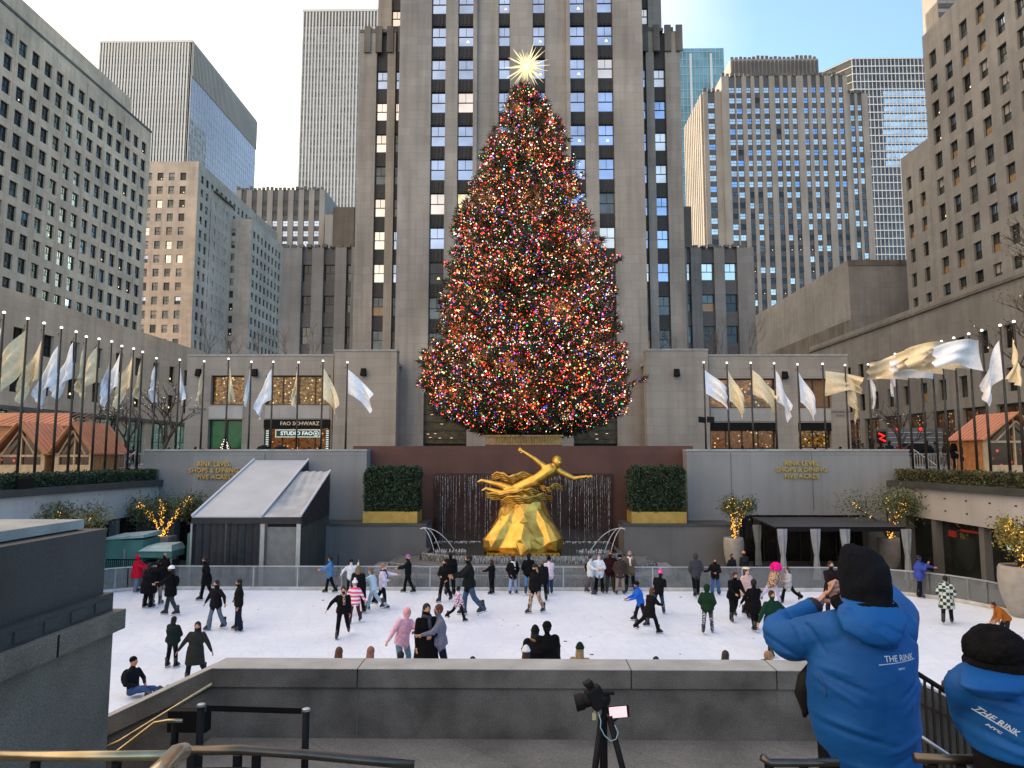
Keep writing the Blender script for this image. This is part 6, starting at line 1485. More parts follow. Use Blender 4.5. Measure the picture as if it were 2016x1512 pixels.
def finish_people():
    objs = []
    for d in PEOPLE:
        me = d['mb'].build('body_raw', d['mats'], None, me_only=True, local=True); o = bpy.data.objects.new('body_raw', me); COL.objects.link(o)
        q = o.modifiers.new('r', 'REMESH'); q.mode = 'VOXEL'; q.voxel_size = d['vox']; q2 = o.modifiers.new('s', 'SMOOTH'); q2.iterations = 2; q2.factor = .5
        d['o'] = o
    bpy.context.view_layer.update(); dg = bpy.context.evaluated_depsgraph_get()
    for d in PEOPLE:
        me = bpy.data.meshes.new_from_object(d['o'].evaluated_get(dg)); n = len(me.polygons)
        me.materials.clear()
        for m in d['mats']: me.materials.append(m)
        c = np.empty(n*3); me.polygons.foreach_get('center', c); c = c.reshape(-1, 3)
        best = np.full(n, 9.0); mi = np.zeros(n, int)
        def seg(a, e, r0, r1, m):
            nonlocal best, mi
            a = np.array(a); e = np.array(e); ab = e-a; t_ = np.clip(((c-a) @ ab)/max(ab @ ab, 1e-9), 0, 1)
            dd = np.linalg.norm(c-(a+t_[:, None]*ab), axis=1)-(r0+(r1-r0)*t_); k = dd < best; best = np.where(k, dd, best); mi = np.where(k, m, mi)
        s = d['s']
        for a, e, r0, r1, m in d['segs']: seg(a, e, r0, r1, m)
        a, e, r = d['tor']; seg(a, e, r*.95, r*1.1, 0)
        hc, hr = d['head']; seg(hc, hc+Vector((0, 0, .001)), hr, hr, 2)
        if d['hood']:
            loc = c-np.array(hc); isf = (mi == 2) & ~((loc[:, 1] < -hr*.45) & (loc[:, 2] < hr*.75)); mi = np.where(isf, 0, mi)
        if d['coat'][0]:
            r_ = np.hypot(c[:, 0], c[:, 1]); a0 = d['tor'][0]
            mi = np.where((c[:, 2] > d['coat'][1]+.01) & (c[:, 2] < a0.z+.2*s) & (mi == 1), 0, mi)
        me.polygons.foreach_set('material_index', mi.astype(np.int32)); me.polygons.foreach_set('use_smooth', [True]*n)
        bpy.data.objects.remove(d['o'])
        # hands, eyes and mouth joined to the same mesh
        b = MB()
        for wv, dr, sg in d['hands']: fingers(b, wv*s, dr, Rm_up(dr, d['Rm'], sg), .17*s, .0105*s, 2 if not d['gl'] else 0, thumb=-sg)
        for sx in (-1, 1): b.ell(hc+Vector((sx*hr*.33, -hr*.88, hr*.12)), hr*.10, hr*.06, hr*.07, 6, 4, 3); b.ell(hc+Vector((sx*hr*.82, hr*.02, 0)), hr*.08, hr*.16, hr*.22, 6, 4, 2) if not d['hood'] else None
        b.ell(hc+Vector((0, -hr*.86, -hr*.48)), hr*.26, hr*.06, hr*.06, 6, 4, 4)
        bm_v = [tuple(v.co) for v in me.vertices]; nf = len(bm_v)
        import bmesh
        bm = bmesh.new(); bm.from_mesh(me)
        vs = [bm.verts.new(v) for v in b.v]
        for f, m in zip(b.f, b.m):
            try: q = bm.faces.new([vs[i] for i in f]); q.material_index = m; q.smooth = True
            except ValueError: pass
        bm.to_mesh(me); bm.free(); me.name = 'body'
        o = link('body', me, d['root'])
def Rm_up(dr, Rm, sg):
    u = Vector((sg*1.0, -.2, .0)); u = u-dr*u.dot(dr)
    return u.normalized() if u.length > .2 else Vector((0, -1, 0))
g2 = 'people skating on the ice'
person(268, 1091, 1166, 100, 'person in a bright red hooded coat beside the teal booth', 'b3122a', '6a7486', hood=True, coat=.28, arms='fwd', puffy=1, fat=1.1)
person(322, 1088, 1163, -20, 'person with fuzzy light hair in black, standing beside the person with the white beanie', '0c0c10', '15151c', hair='8a7460', arms='fold', puffy=1, fat=1.15, coat=.2)
person(308, 1102, 1190, 170, 'person with tan trousers seen from behind in the dark group at the left', '0e0e14', '8a7868', hair='120d0a', arms='fold', puffy=1)
person(291, 1108, 1197, 150, 'person in a long black puffer coat with back turned, left of the tan trousers', '0b0b11', '0e0e12', hair='14100e', coat=.38, hairlen=.1, puffy=1, fat=1.2)
person(334, 1109, 1212, -80, 'person in a white beanie and black coat holding a phone near the left barrier', '0b0c0d', '2c3638', hat=('e8eaf0', 'beanie'), coat=.25, arms='fwd', bag='08080a', legs='walk', hairlen=.08)
person(405, 1094, 1183, -60, 'man in a long black coat skating by the tent front', '090a0e', '0c0c10', coat=.28, legs='walk', lean=6, arms='hip')
person(423, 1140, 1240, -25, 'woman with long dark hair and pale grey jeans holding hands with a friend', '111014', '5b6a78', hairlen=.32, coat=.12, arms=('low', 'side'), extra='flare', legs='walk', hair='1d1310')
person(468, 1139, 1242, -60, 'woman in a black top and wide navy jeans holding hands with her friend', '10140f', '141c2c', hairlen=.2, hair='0c0a0a', arms=('side', 'down'), extra='flare')
person(338, 1212, 1314, 165, 'girl in a dark green bomber jacket, white skirt and black leggings seen from behind', '14231f', '0d0c10', hair='110b0a', hairlen=.18, coat=.05, puffy=1, arms='fold')
person(382, 1221, 1345, 10, 'smiling woman in a dark grey coat with both arms spread low', '2a2b28', '141d24', hair='2a1110', hairlen=.2, coat=.42, arms='low', legs='glide', hood=False, slean=3)
person(649, 1094, 1168, -75, 'person in a light blue denim jacket leaning at the barrier right of the tent', '4d78a8', '0d1216', hair='120e0c', legs='walk', arms='fwd')
person(690, 1099, 1170, 20, 'woman in a white sweater stretching one arm to the left, behind the striped sweater', 'cfd0d6', '14151a', hair='150e0c', hairlen=.3, arms=('side', 'up'), hat=('17171b', 'beanie'))
person(704, 1111, 1208, 170, 'blonde person in a long black puffer coat seen from behind', '0f0f12', '0c0c0e', hair='7a5f44', hairlen=.2, coat=.42, puffy=1, legs='glide')
person(698, 1138, 1227, -10, 'child in a pink and white striped sweater and white woolly hat', 'stripe', '4a2228', hat=('e6e6ea', 'pom'), coat=.15, arms='low', legs='walk', child=True, lean=4)
person(674, 1152, 1256, 10, 'woman in black with a leopard scarf raising one hand to the left', '0c0c10', '0a0a0c', hair='1c1110', scarf='leopard', arms=('side', 'down'), legs='glide', coat=.08)
person(734, 1113, 1203, -95, 'woman in a pale blue jacket and light jeans reaching left', 'b4c8d4', '93a9bd', hair='6a5140', hairlen=.16, arms='reach', legs='stride', lean=8)
person(753, 1107, 1197, 90, 'woman in a pinkish white jacket and black leggings with one arm to the right', 'd4c8d8', '0e0e10', hair='8f6f5a', arms=('fold', 'reach'), legs='glide', scarf='5a1420')
person(803, 1088, 1168, -85, 'person in a purple woolly hat leaning on the barrier left of the fountain', '0f1215', '0c0d10', hat=('9a5aa8', 'beanie'), arms='fwd', legs='walk', hair='c0a088')
person(886, 1086, 1172, 178, 'tall person in a black puffer jacket seen from behind, left of the statue', '08090c', '0c0c10', puffy=1, fat=1.15, hair='0b0909', coat=.1)
person(875, 1099, 1185, -30, 'woman with long dark hair in black before the tall black puffer jacket', '0d0c0f', '0d0c0f', hair='2a1a16', hairlen=.22, arms=('fold', 'pocket'), legs='walk')
person(902, 1152, 1224, 120, 'small child in a white and purple floral jacket walking on skates', 'floral', '121118', hair='0e0d10', arms='low', legs='stride', child=True, coat=.06)
person(923, 1090, 1213, -80, 'man in a dark jacket and blue jeans holding a phone, left of the statue', '15181a', '3a5068', hair='14100f', arms='fwd', legs='glide', hood=False, coat=.08, fat=1.05)
person(968, 1101, 1170, -120, 'woman with long dark red hair in tight black clothes before the fountain', '100f12', '0e0d10', hair='3a1216', hairlen=.3, arms='fwd', build=.9)
person(1010, 1092, 1169, 20, 'woman in a black jacket with a white collar and pale wide jeans before the fountain', '0e1013', '8b9fc4', hair='2a1814', arms='pocket', extra='flare', hat=('3a1a1c', 'beanie'), puffy=1, scarf='d8d4d0')
person(1041, 1087, 1170, 180, 'man in a black jacket and blue jeans seen from behind under the statue', '0b0c0f', '4f7aa0', hair='0c0a0a', legs='walk', arms='pocket', coat=.06)
person(1068, 1101, 1183, 175, 'person in a dark coat with back turned between the jeans and the leopard trousers', '101014', '0d0d10', hair='6a6058', coat=.22, puffy=.5)
person(1054, 1106, 1208, -50, 'blonde woman in a black coat and leopard trousers in the middle of the ice', '0c0c11', 'leopard', hair='a88a66', hairlen=.14, hat=('2c2a28', 'beanie'), coat=.1, legs='walk')
person(1082, 1092, 1171, 190, 'person in a pinkish white top, black bobble hat and blue jeans', 'd0bcc8', '1f3c58', hat=('0c0c0e', 'pom'), arms='fwd', lean=10, legs='walk', hair='1a1412')
person(1163, 1091, 1170, 60, 'person in a white coat and black backpack, leftmost of the posing group', 'c8ccd0', '4f4a50', hair='1a1614', bag='0b0b0d', arms='fwd', legs='walk')
person(1180, 1089, 1168, 0, 'woman in a white padded vest and black trousers in the posing group', 'ccd4de', '0a0a0c', hair='7a4a3c', arms=('across', 'fold'), extra='flare', puffy=.6, hairlen=.1)
person(1202, 1084, 1168, 0, 'man in a black and maroon jacket in the middle of the posing group', '26090f', '2e3228', hair='6a4a3a', arms='side', puffy=.4, fat=1.1)
person(1221, 1089, 1170, 0, 'woman in a grey brown coat and black hat in the posing group', '3a302e', '8e7c70', hat=('0d0c0d', 'beanie'), coat=.2, arms='pocket', hair='2a1a18')
person(1241, 1083, 1166, -20, 'man in an open olive jacket and white scarf ending the posing group', '5a5040', '0d1013', hair='9a7a60', arms=('face', 'face'), legs='walk', scarf='d8dae6')
person(1262, 1136, 1228, -85, 'skater in a bright blue top and black hat striding left', '1f5fc4', '15161c', hat=('0a0b0e', 'beanie'), legs='wide', lean=12, arms='fwd', hair='111111')
person(1280, 1153, 1248, 120, 'woman with auburn hair in a black coat skating right, in front of the blue top', '101012', '0c0c0e', hair='5a3020', hairlen=.2, coat=.3, legs='stride', lean=10, arms='fwd')
person(1297, 1117, 1211, 165, 'skater in a pink bobble hat, black jacket and jeans seen from behind', '0f1012', '2c4658', hat=('e05aa8', 'pom'), legs='stride', lean=8, slean=-8, arms='fwd')
person(1371, 1087, 1175, 185, 'person in a grey hooded jacket and black trousers seen from behind', '3a3c42', '0a0b0d', hair='15110f', legs='walk', arms='pocket', hood=True)
person(1409, 1098, 1171, -10, 'woman in a black jacket and loose blue jeans by the barrier under the left pot', '101013', '3c5c8c', hair='4a2c20', hairlen=.2, arms=('across', 'fold'), extra='flare')
person(1443, 1090, 1166, 30, 'person in a dark hooded coat standing beside the stone pot', '1c1e22', '0e0f12', hair='3a3634', Y=33.2, z=0, skates=False, arms='pocket', coat=.2, group='people standing beside the rink')
person(1467, 1084, 1164, -150, 'bald man in a grey coat standing under the canopy edge', '23262a', '15161a', hair='bald', skin='c87860', Y=33.4, z=0, skates=False, fat=1.1, coat=.2, group='people standing beside the rink')
person(1446, 1122, 1223, 10, 'man in a black coat leaning forward in front of the beret', '090a0c', '0e1412', hair='3a1c18', lean=12, coat=.15, legs='glide', arms='fwd', fat=1.05)
person(1472, 1112, 1216, 30, 'woman in a cream beret and pale fur coat', 'c8aca4', '1a1418', hat=('d8d0b0', 'beret'), hair='3a2220', hairlen=.3, coat=.2, puffy=.8, legs='walk')
person(1487, 1139, 1242, 185, 'girl in a long black coat seen from behind before the fur coat', '0a0a0d', '0a0a0c', hair='0b0a0c', coat=.34, arms=('fwd', 'low'), legs='walk', child=True)
person(1521, 1108, 1188, 120, 'person in a huge hot pink curly wig with a leopard jacket and white trousers', 'leopard', 'b8b0cc', hair='bald', wig='f0168c', lean=28, legs='stride', arms='fwd', fat=1.1)
person(1553, 1114, 1188, -70, 'girl with white sleeves and a black vest right of the pink wig', 'a8a8b0', '0c0d0e', hair='4a2a22', arms='fold', legs='stride', hairlen=.1, extra='flare')
person(1394, 1148, 1247, 160, 'child in a dark green hoodie and patterned grey leggings skating alone', '16301f', 'camo', hood=True, arms='pocket', legs='walk', child=True, coat=.08)
person(1523, 1160, 1290, 15, 'man in a dark green jacket with tiny white emblem skating toward the camera', '123428', '0c1114', hair='2c1412', arms=('low', 'side'), legs='glide', fat=1.05, coat=.06)
person(1640, 1103, 1215, 0, 'person in a long dark coat partly hidden behind the raised hand', '1c1418', '24161a', hair='2a2422', coat=.42, arms='fwd')
person(1812, 1092, 1177, 60, 'man in a violet blue puffer jacket taking a photo near the right barrier', '3a4a9c', '0c1020', hair='16231f', arms=('face', 'reach'), puffy=1, fat=1.1)
person(1866, 1131, 1228, 150, 'person in a black and white checked coat gliding at the right', 'check', '10181a', hair='1a1412', coat=.4, legs='walk', lean=4, arms='pocket')
person(1985, 1173, 1262, -100, 'person in a tan orange jacket bending down at the right edge', '9c5a1c', '20242c', hair='3a1c20', lean=42, arms='fwd', legs='bent')
person(1956, 1196, 1256, 60, 'small person in beige crouching beside the tan orange jacket', 'a8968c', '8a7c78', hair='6a5448', lean=40, arms='fwd', legs='bent', child=True)
# couples in front
person(790, 1190, 1331, 45, 'girl in a pink hoodie and grey blue jeans bending, hand at her face', 'd8a4b4', '5e7c90', hood=True, arms=('low', 'face'), legs='bent', slean=10, lean=4)
person(838, 1186, 1349, 25, 'woman in a very long black coat with a grey scarf beside the grey hoodie', '0a0a0b', '2c3c54', hair='1c0f0d', coat=.72, arms=('down', 'fold'), scarf='3c3c48', hairlen=.1)
person(863, 1186, 1346, -65, 'man in a light grey hoodie and navy track trousers hugging the woman in black', '6c6c7c', '10182c', hair='5a2e1e', arms='fwd', legs='walk', coat=.04, fat=1.05)
person(1054, 1228, 1392, 165, 'person in a fur collared parka at the parapet, left of the embracing pair', '0d0b10', '0c0c0e', hat=('101412', 'peak'), coat=.3, scarf='8a6a50', puffy=1, fat=1.2, hair='120d0b', hairlen=.12)
person(1078, 1218, 1392, 195, 'taller person in a black coat at the parapet, right one of the embracing pair', '0a0a0c', '0a0a0c', hat=('0c0c0e', 'beanie'), coat=.4, puffy=.7, fat=1.15, hair='0d0b0b')
HN = [(1036, 1268, 175, 'person in a white knitted hat below the fur collared parka', dict(hat=('dcdce0', 'peak'), hair='3a2016', hairlen=.2, topc='2a1c16')),
      (1143, 1262, 165, 'person in a dark green peaked beanie with blond hair at the parapet', dict(hat=('0e2a20', 'peak'), hair='8a7450', hairlen=.25, topc='8a7a5c')),
      (930, 1291, 180, 'top of a dark haired head at the parapet below the statue', dict(hair='141414', topc='14161a')),
      (1294, 1291, 180, 'top of a dark brown head at the parapet right of the tripod', dict(hair='1d1f1c', topc='14161a')),
      (1432, 1279, 150, 'brown haired head beside white fur at the parapet', dict(hair='33291f', topc='c8c8d0', hairlen=.05, puffy=1)),
      (1486, 1268, 70, 'person with a blond bun and olive jacket bending at the parapet', dict(hair='8a6c50', topc='34362c', lean=30, puffy=.5)),
      (664, 1272, 178, 'long auburn haired head at the parapet, leftmost of the heads', dict(hair='5a3a28', hairlen=.3, topc='2a2420')),
      (727, 1271, 175, 'person with a patterned fur hood at the parapet', dict(hair='leo', topc='camo', hairlen=.22)),
      (787, 1280, 200, 'dark haired head below the pink hoodie at the parapet', dict(hair='1f1916', topc='15151a'))]
for px, top, fc, lb, kw in HN:
    if kw.get('hair') == 'leo': kw['hair'] = '8a5a4a'
    person(px, top, 1424, fc, lb, group='people gathered below the parapet', **kw)
person(1879, 1318, 1445, 160, 'curly brown haired head showing between the two blue jackets', '4a3020', hair='6a4a34', hairlen=.1, group='people gathered below the parapet')
# sitting man at the left
def sitting():
    p = G(262, 1372, ICEZ); root = thing('person', (p.x, p.y, ICEZ), 'man in a black jacket and blue jeans sitting on the ice at the left', 'person', 'people skating on the ice', rz=R(75))
    b = MB(); seg = []
    def c_(a, e, r0, r1, m): b.capsule(a, e, r0, r1, 10, m); seg.append((Vector(a), Vector(e), r0, r1, m))
    for s in (-1, 1):
        c_((s*.1, 0, .14), (s*.16, -.44, .30 if s < 0 else .2), .095, .07, 1); c_((s*.16, -.44, .30 if s < 0 else .2), (s*.2, -.85, .12), .07, .05, 1)
        c_((s*.19, .06, .60), (s*.30, -.02, .38), .065, .055, 0); c_((s*.3, -.02, .38), (s*.12, -.22, .32), .055, .04, 0)
    b.rings([(Vector((0, 0, .1)), Vector((.17, 0, 0)), Vector((0, .13, 0))), (Vector((0, .03, .3)), Vector((.16, 0, 0)), Vector((0, .13, 0))), (Vector((0, .06, .52)), Vector((.2, 0, 0)), Vector((0, .13, 0))), (Vector((0, .07, .66)), Vector((.13, 0, 0)), Vector((0, .09, 0))), (Vector((0, .06, .72)), Vector((.06, 0, 0)), Vector((0, .06, 0)))], 14)
    hc = Vector((0, .03, .84)); c_((0, .06, .7), tuple(hc), .052, .05, 2); b.ell(hc, .08, .095, .115, 12, 8, 2); b.ell(hc+Vector((0, -.09, 0)), .014, .02, .025, 6, 5, 2)
    PEOPLE.append(dict(root=root, mb=b, segs=seg, tor=(Vector((0, .02, .15)), Vector((0, .06, .6)), .15), head=(hc, .098), coat=(0, 0), mats=[cm('14161c'), cm('2c4a78'), cm('b87858', 's'), M['eye'], M['lip']], vox=.022, hands=[(Vector((s*.12, -.22, .32)), Vector((-s*.4, -.8, -.2)).normalized(), s) for s in (-1, 1)], s=1, hood=False, Rm=Matrix.Identity(3), gl=False))
    b = MB(); b.ell(hc+Vector((0, .02, .05)), .088, .1, .09, 12, 7); b.build('hat', [cm('0a0a0c')], root, smooth=True, local=True)
    b = MB(); b.ell((0, .24, .45), .14, .1, .2, 10, 8); b.build('backpack', [cm('0b0b0e')], root, smooth=True, local=True)
    me, bl = skate_mesh(1.0)
    for s in (-1, 1): o = link('skate', me, root); o.location = (s*.2, -.92, .12); o.rotation_euler = (R(-70), 0, 0); link('blade', bl, o)
sitting()
# people on the upper terraces
UPP = [(384, 879, 47, 170, '1a1c20', 'person in dark clothes above the left granite wall, beside the shop pier'), (399, 882, 48, 20, '5a1c1c', 'person in a dark red jacket above the left granite wall'), (413, 880, 49, 80, '202630', 'person in navy above the left granite wall near the green window'),
       (556, 877, 50, 200, '101214', 'person in black before the toy shop doors'), (609, 879, 52, 30, '3a2c24', 'person in brown before the toy shop doors'), (628, 878, 47, 190, '0e1216', 'person with back turned at the right side of the toy shop doors'),
       (1256, 880, 46, 170, '16181c', 'person in black above the brown wall, left of the annex corner'), (1283, 879, 46, 10, '22262c', 'person in dark grey above the brown wall'), (1301, 877, 46.5, 60, '14161a', 'person leaning above the right end of the brown wall'),
       (1440, 880, 47, 120, '3a2222', 'person in dark red before the amber shop window'), (1462, 876, 48, 200, '15171b', 'person in black before the amber shop window'), (1478, 881, 47, 20, '6a6a74', 'person in grey before the amber shop window'), (1502, 879, 49, 90, '20160f', 'person in brown before the amber shop window'),
       (1605, 880, 48, 10, '1c2026', 'person in dark clothes before the small lit entry'), (1735, 868, 50, 100, '14161a', 'person in black crossing the right terrace by the van'), (1683, 873, 49, 260, '2c3038', 'person in grey near the limp silver flag'),
       (1700, 872, 47, 20, '5a4a40', 'person in tan by the right plaza corner'), (1752, 866, 46, 200, '1a1c24', 'person in navy behind the first barricade on the right'), (1772, 869, 52, 10, '6a1c1c', 'person in a red jacket beyond the right barricades'), (1826, 866, 48, 170, '101216', 'person in black before the truck'),
       (1843, 868, 50, 40, '3c4048', 'person in slate grey before the truck'), (1865, 866, 52, 300, '2a1c18', 'person in dark brown beyond the right flagpoles'), (243, 876, 47, 20, '15171c', 'person in black right of the globe street lamp'), (262, 877, 49, 190, '3a2024', 'person in maroon before the left teal shop windows'),
       (332, 880, 50, 90, '1c2430', 'person in navy below the bare tree at the left'), (352, 881, 48, 200, '4a4a50', 'person in grey at the left end of the granite wall'), (1530, 879, 47, 190, '141518', 'person in black between the two lit restaurant fronts'), (1655, 878, 48, 20, '26282e', 'person in charcoal before the last stone pier on the right')]
for px, top, Y, fc, c, lb in UPP:
    person(px, top, 897, fc, lb, c, '0f1013', Y=Y, z=STREET, skates=False, vox=.035, arms='pocket', legs='walk', puffy=.6, coat=.1, group='people on the upper terrace', hat=('101012', 'beanie') if px % 2 else None)
person(1888, 862, 950, 160, 'person in black standing behind the right barricades, left one', '0b0c0e', '12161c', Y=41, z=STREET, skates=False, puffy=1, coat=.2, group='people on the upper terrace')
person(1908, 866, 950, 190, 'person in a black coat standing behind the right barricades, right one', '0a0b0e', '1a2430', Y=40.4, z=STREET, skates=False, puffy=1, coat=.3, group='people on the upper terrace')
finish_people()
# ================================================================== terrace clutter
def barricade(x, y, rz, label, w=2.2, zb=STREET):
    root = thing('barricade', (x, y, zb), label, 'barricade', 'steel crowd barricades on the terraces', rz=rz); L = WOFF[root.name]
    b = MB(); b.path([(-w/2, 0, .12), (-w/2, 0, 1.0), (-w/2+.1, 0, 1.1), (w/2-.1, 0, 1.1), (w/2, 0, 1.0), (w/2, 0, .12)], .022, 6); b.path([(-w/2, 0, .3), (w/2, 0, .3)], .018, 5)
    b.build('frame', [M['alu']], root, local=True)
    for k in range(13): q = MB(); xx = -w/2+w*(k+1)/14; q.path([(xx, 0, .3), (xx, 0, 1.09)], .009, 4); q.build('bar', [M['alu']], root, local=True)
    for s in (-1, 1): q = MB(); q.box(s*w*.4-.02, s*w*.4+.02, -.3, .3, 0, .03); q.box(s*w*.4-.015, s*w*.4+.015, -.015, .015, .03, .3); q.build('foot', [M['alu']], root, local=True)
    return root
for i, (px, Y, a) in enumerate(((207, 41, 5), (222, 43.5, 0), (243, 42.5, 8), (1806, 42.5, -6), (1838, 41.2, 0), (1862, 43, 4), (1815, 45.5, 0))):
    barricade(PX(px, 900, Y), Y, R(a), ('steel barricade right of the chalets, nearest of three', 'steel barricade right of the chalets, farthest of three', 'steel barricade before the left handrail', 'steel barricade beside the right plaza corner', 'steel barricade in front of the two people in black', 'steel barricade behind the right hedge near the chalet', 'steel barricade behind the first flagpoles of the right row')[i])
def handrail(p0, p1, label, z=STREET):
    root = thing('handrail', p0, label, 'handrail'); b = MB(); b.tube(p0, p1, .03); b.build('rail', [M['alu']], root)
    for t_ in (.05, .5, .95): q = Vector(p0).lerp(Vector(p1), t_); b = MB(); b.tube(q-Vector((0, 0, 1.1)), q-Vector((0, 0, .02)), .022); b.build('post', [M['alu']], root)
handrail(P(235, 915, 43), P(268, 888, 44.5), 'sloping silver handrail at the left plaza corner')
handrail(P(1797, 884, 42), P(1858, 926, 39.5), 'sloping silver handrail at the right plaza corner, nearer the wall')
handrail(P(1878, 888, 41), P(1950, 925, 38.5), 'sloping silver handrail right of the people in black')
# globe street lamp left
c = P(197, 857, 47); root = thing('street_lamp', (c.x, c.y, STREET), 'white globe street lamp behind the left flagpoles', 'street lamp'); b = MB(); b.tube((c.x, c.y, STREET), (c.x, c.y, c.z-.15), .05); b.build('pole', [M['black']], root); b = MB(); b.ell(c, .2, .2, .22, 12, 8); b.build('globe', [glow('street_globe', 'ffffff', 1.3)], root, smooth=True)
# delivery truck on the right terrace street
root = thing('truck', (PX(1800, 850, 60), 60, STREET), 'dark grey box truck with red tail lights behind the right barricades', 'truck')
x0, x1 = PX(1748, 850, 60), PX(1856, 850, 60)
b = MB(); b.box(x0, x1, 60, 62.3, STREET+.9, STREET+3.3, 0)
for k in range(5): b.box(x0+.02, x1-.02, 59.94, 59.998, STREET+1.2+k*.42, STREET+1.27+k*.42, 1)
b.build('cargo_box', [simple('truck_grey', (.10, .105, .11), .5, var=.1), M['alu']], root, bevel=.03)
b = MB(); b.box(x0+1.1, x1-1.4, 59.9, 59.939, STREET+1.0, STREET+2.0); b.build('grille', [M['black']], root)
for px in (1813, 1737+27): c = P(px, 845, 59.8); b = MB(); b.ell(c, .16, .06, .16, 10, 6); b.build('tail_light', [glow('tail_red', 'ff3020', 1.6)], root, smooth=True)
for x in (x0+.7, x1-.7):
    b = MB(); b.rings([(Vector((x, 60.1, STREET+.46)), Vector((.46, 0, 0)), Vector((0, 0, .46))), (Vector((x, 60.4, STREET+.46)), Vector((.46, 0, 0)), Vector((0, 0, .46)))], 16); b.build('wheel', [M['black']], root)
for i, (px, py, Y) in enumerate(((1736, 861, 55), (1905, 853, 58))):
    c = P(px, py, Y); root = thing('neon_sign', (c.x, c.y, c.z), ('small red glowing sign in the dark shop window by the right plaza corner', 'red glowing sign behind the two people in black')[i], 'sign')
    b = MB(); b.box(c.x-.35, c.x+.35, c.y, c.y+.1, c.z-.45, c.z+.45) if i == 0 else b.box(c.x-.8, c.x+.8, c.y, c.y+.1, c.z-.3, c.z+.3); b.build('box', [M['black']], root)
    b = MB(); b.path([(c.x-.25, c.y-.04, c.z+.3), (c.x+.2, c.y-.04, c.z+.1), (c.x-.2, c.y-.04, c.z-.1), (c.x+.25, c.y-.04, c.z-.3)] if i == 0 else [(c.x-.7, c.y-.04, c.z+.15), (c.x-.2, c.y-.04, c.z-.05), (c.x+.1, c.y-.04, c.z+.1), (c.x+.7, c.y-.04, c.z-.2)], .07, 6); b.build('tube', [glow('neon_red', 'ff2a1c', 1.8)], root)
# small decorated tree in the green window
c = P(444, 868, 67.2); root = thing('christmas_tree', (c.x, c.y, STREET), 'small lit christmas tree before the green shop window', 'tree'); n = 900
U = rng.random((n, 2)); h_ = U[:, 0]**.8; C = np.stack([c.x+(1-h_)*1.0*np.cos(U[:, 1]*6.283), c.y+(1-h_)*.7*np.sin(U[:, 1]*6.283), STREET+.4+h_*2.3], 1)
soup('foliage', leaves(C, .28, .4, 3), np.zeros(n), [hedge_m], root); q = MB(); q.tube((c.x, c.y, STREET), (c.x, c.y, STREET+2), .06); q.build('trunk', [M['bark']], root)
V = octa(C[:120]+np.array([0, -.1, 0]), .04); soup('fairy_lights', V, np.zeros(len(V)), [bpy.data.materials['bulb_warm_white']], root)['kind'] = 'stuff'
# metal stand against the left planter wall and round dark vents
root = thing('equipment_cart', (PX(660, 1090, 35), 35, 0), 'dark metal frame cart beside the olive tent side', 'cart'); x = PX(648, 1090, 35.5); b = MB(); b.path([(x, 35.5, 0), (x, 35.5, 1.15), (x+.45, 35.5, 1.15), (x+.45, 35.5, .2), (x+.3, 35.6, 0)], .025, 6); b.box(x+.05, x+.4, 35.6, 35.9, .02, .3); b.build('frame', [M['black']], root)
# umbrella on the terrace
for px, c_, lb in ((519, '15161a', 'open black umbrella above the left wall near the toy shop'), (552, '202024', 'smaller dark umbrella before the toy shop doors')):
    p = P(px, 880, 46); root = thing('umbrella', (p.x, p.y, p.z-.1), lb, 'umbrella', 'dark umbrellas on the terrace'); b = MB(); b.rings([(p+Vector((0, 0, -.22)), Vector((.55, 0, 0)), Vector((0, .55, 0))), (p+Vector((0, 0, .02)), Vector((.35, 0, 0)), Vector((0, .35, 0))), (p+Vector((0, 0, .14)), Vector((.03, 0, 0)), Vector((0, .03, 0)))], 8); b.build('cover', [cm(c_)], root); b = MB(); b.tube(p+Vector((0, 0, -.95)), p+Vector((0, 0, .2)), .012); b.build('shaft', [M['alu']], root)
# ================================================================== foreground: parapet, landing, steps
YP = 10.9; zt = PZ(1000, 1317, YP); YPB = (zt-CAMZ)/(PZ(1000, 1297, 1)-CAMZ); ZL = PZ(1000, 1457, YP)
root = thing('parapet_wall', (0, YP, ZL), 'low dark granite parapet wall with pale coping across the foreground', 'wall')
xl0 = PX(418, 1317, YP); xr0 = PX(1756, 1317, YP)
m, t, bs = nodes('stained_granite'); 
M['granite_p'] = stone('parapet_granite', (.115, .113, .104), var=.45, streak=.3, joint=None, gs=70, grain=.45, big=1.8, rough=.75, bmp=.4)
def parapet(b, x0, z0_, x1, z1_, yb=YPB, m0=0, bot=None):
    dz = .13; bz0 = ZL if bot is None else bot; bz1 = ZL if bot is None else bot
    def bar(ya, yb_, lo0, lo1, hi0, hi1, m): b.prism([(x0, ya, lo0), (x1, ya, lo1), (x1, yb_, lo1), (x0, yb_, lo0)], [(x0, ya, hi0), (x1, ya, hi1), (x1, yb_, hi1), (x0, yb_, hi0)], m)
    bar(YP-.02, yb, z0_-.012, z1_-.012, z0_, z1_, 1)
    bar(YP-.015, yb-.002, z0_-.27, z1_-.27, z0_-.0121, z1_-.0121, 0)
    bar(YP+.03, yb-.02, min(bz0, z0_-.5), min(bz1, z1_-.5), z0_-.271, z1_-.271, 0)
b = MB(); parapet(b, xl0, zt, xr0, zt, bot=ZL-1.6)
for px in (703, 1243, 1530): x = PX(px, 1380, YP); b.box(x-.006, x+.006, YP-.022, YP-.0201, zt-.27, zt, 2); b.box(x-.006, x+.006, YP+.025, YP+.0295, ZL, zt-.272, 3); b.box(x-.006, x+.006, YP-.02, YPB, zt+.0005, zt+.002, 2)
b.build('wall', [M['granite_p'], M['granite_cap'], M['black'], M['granite']], root)
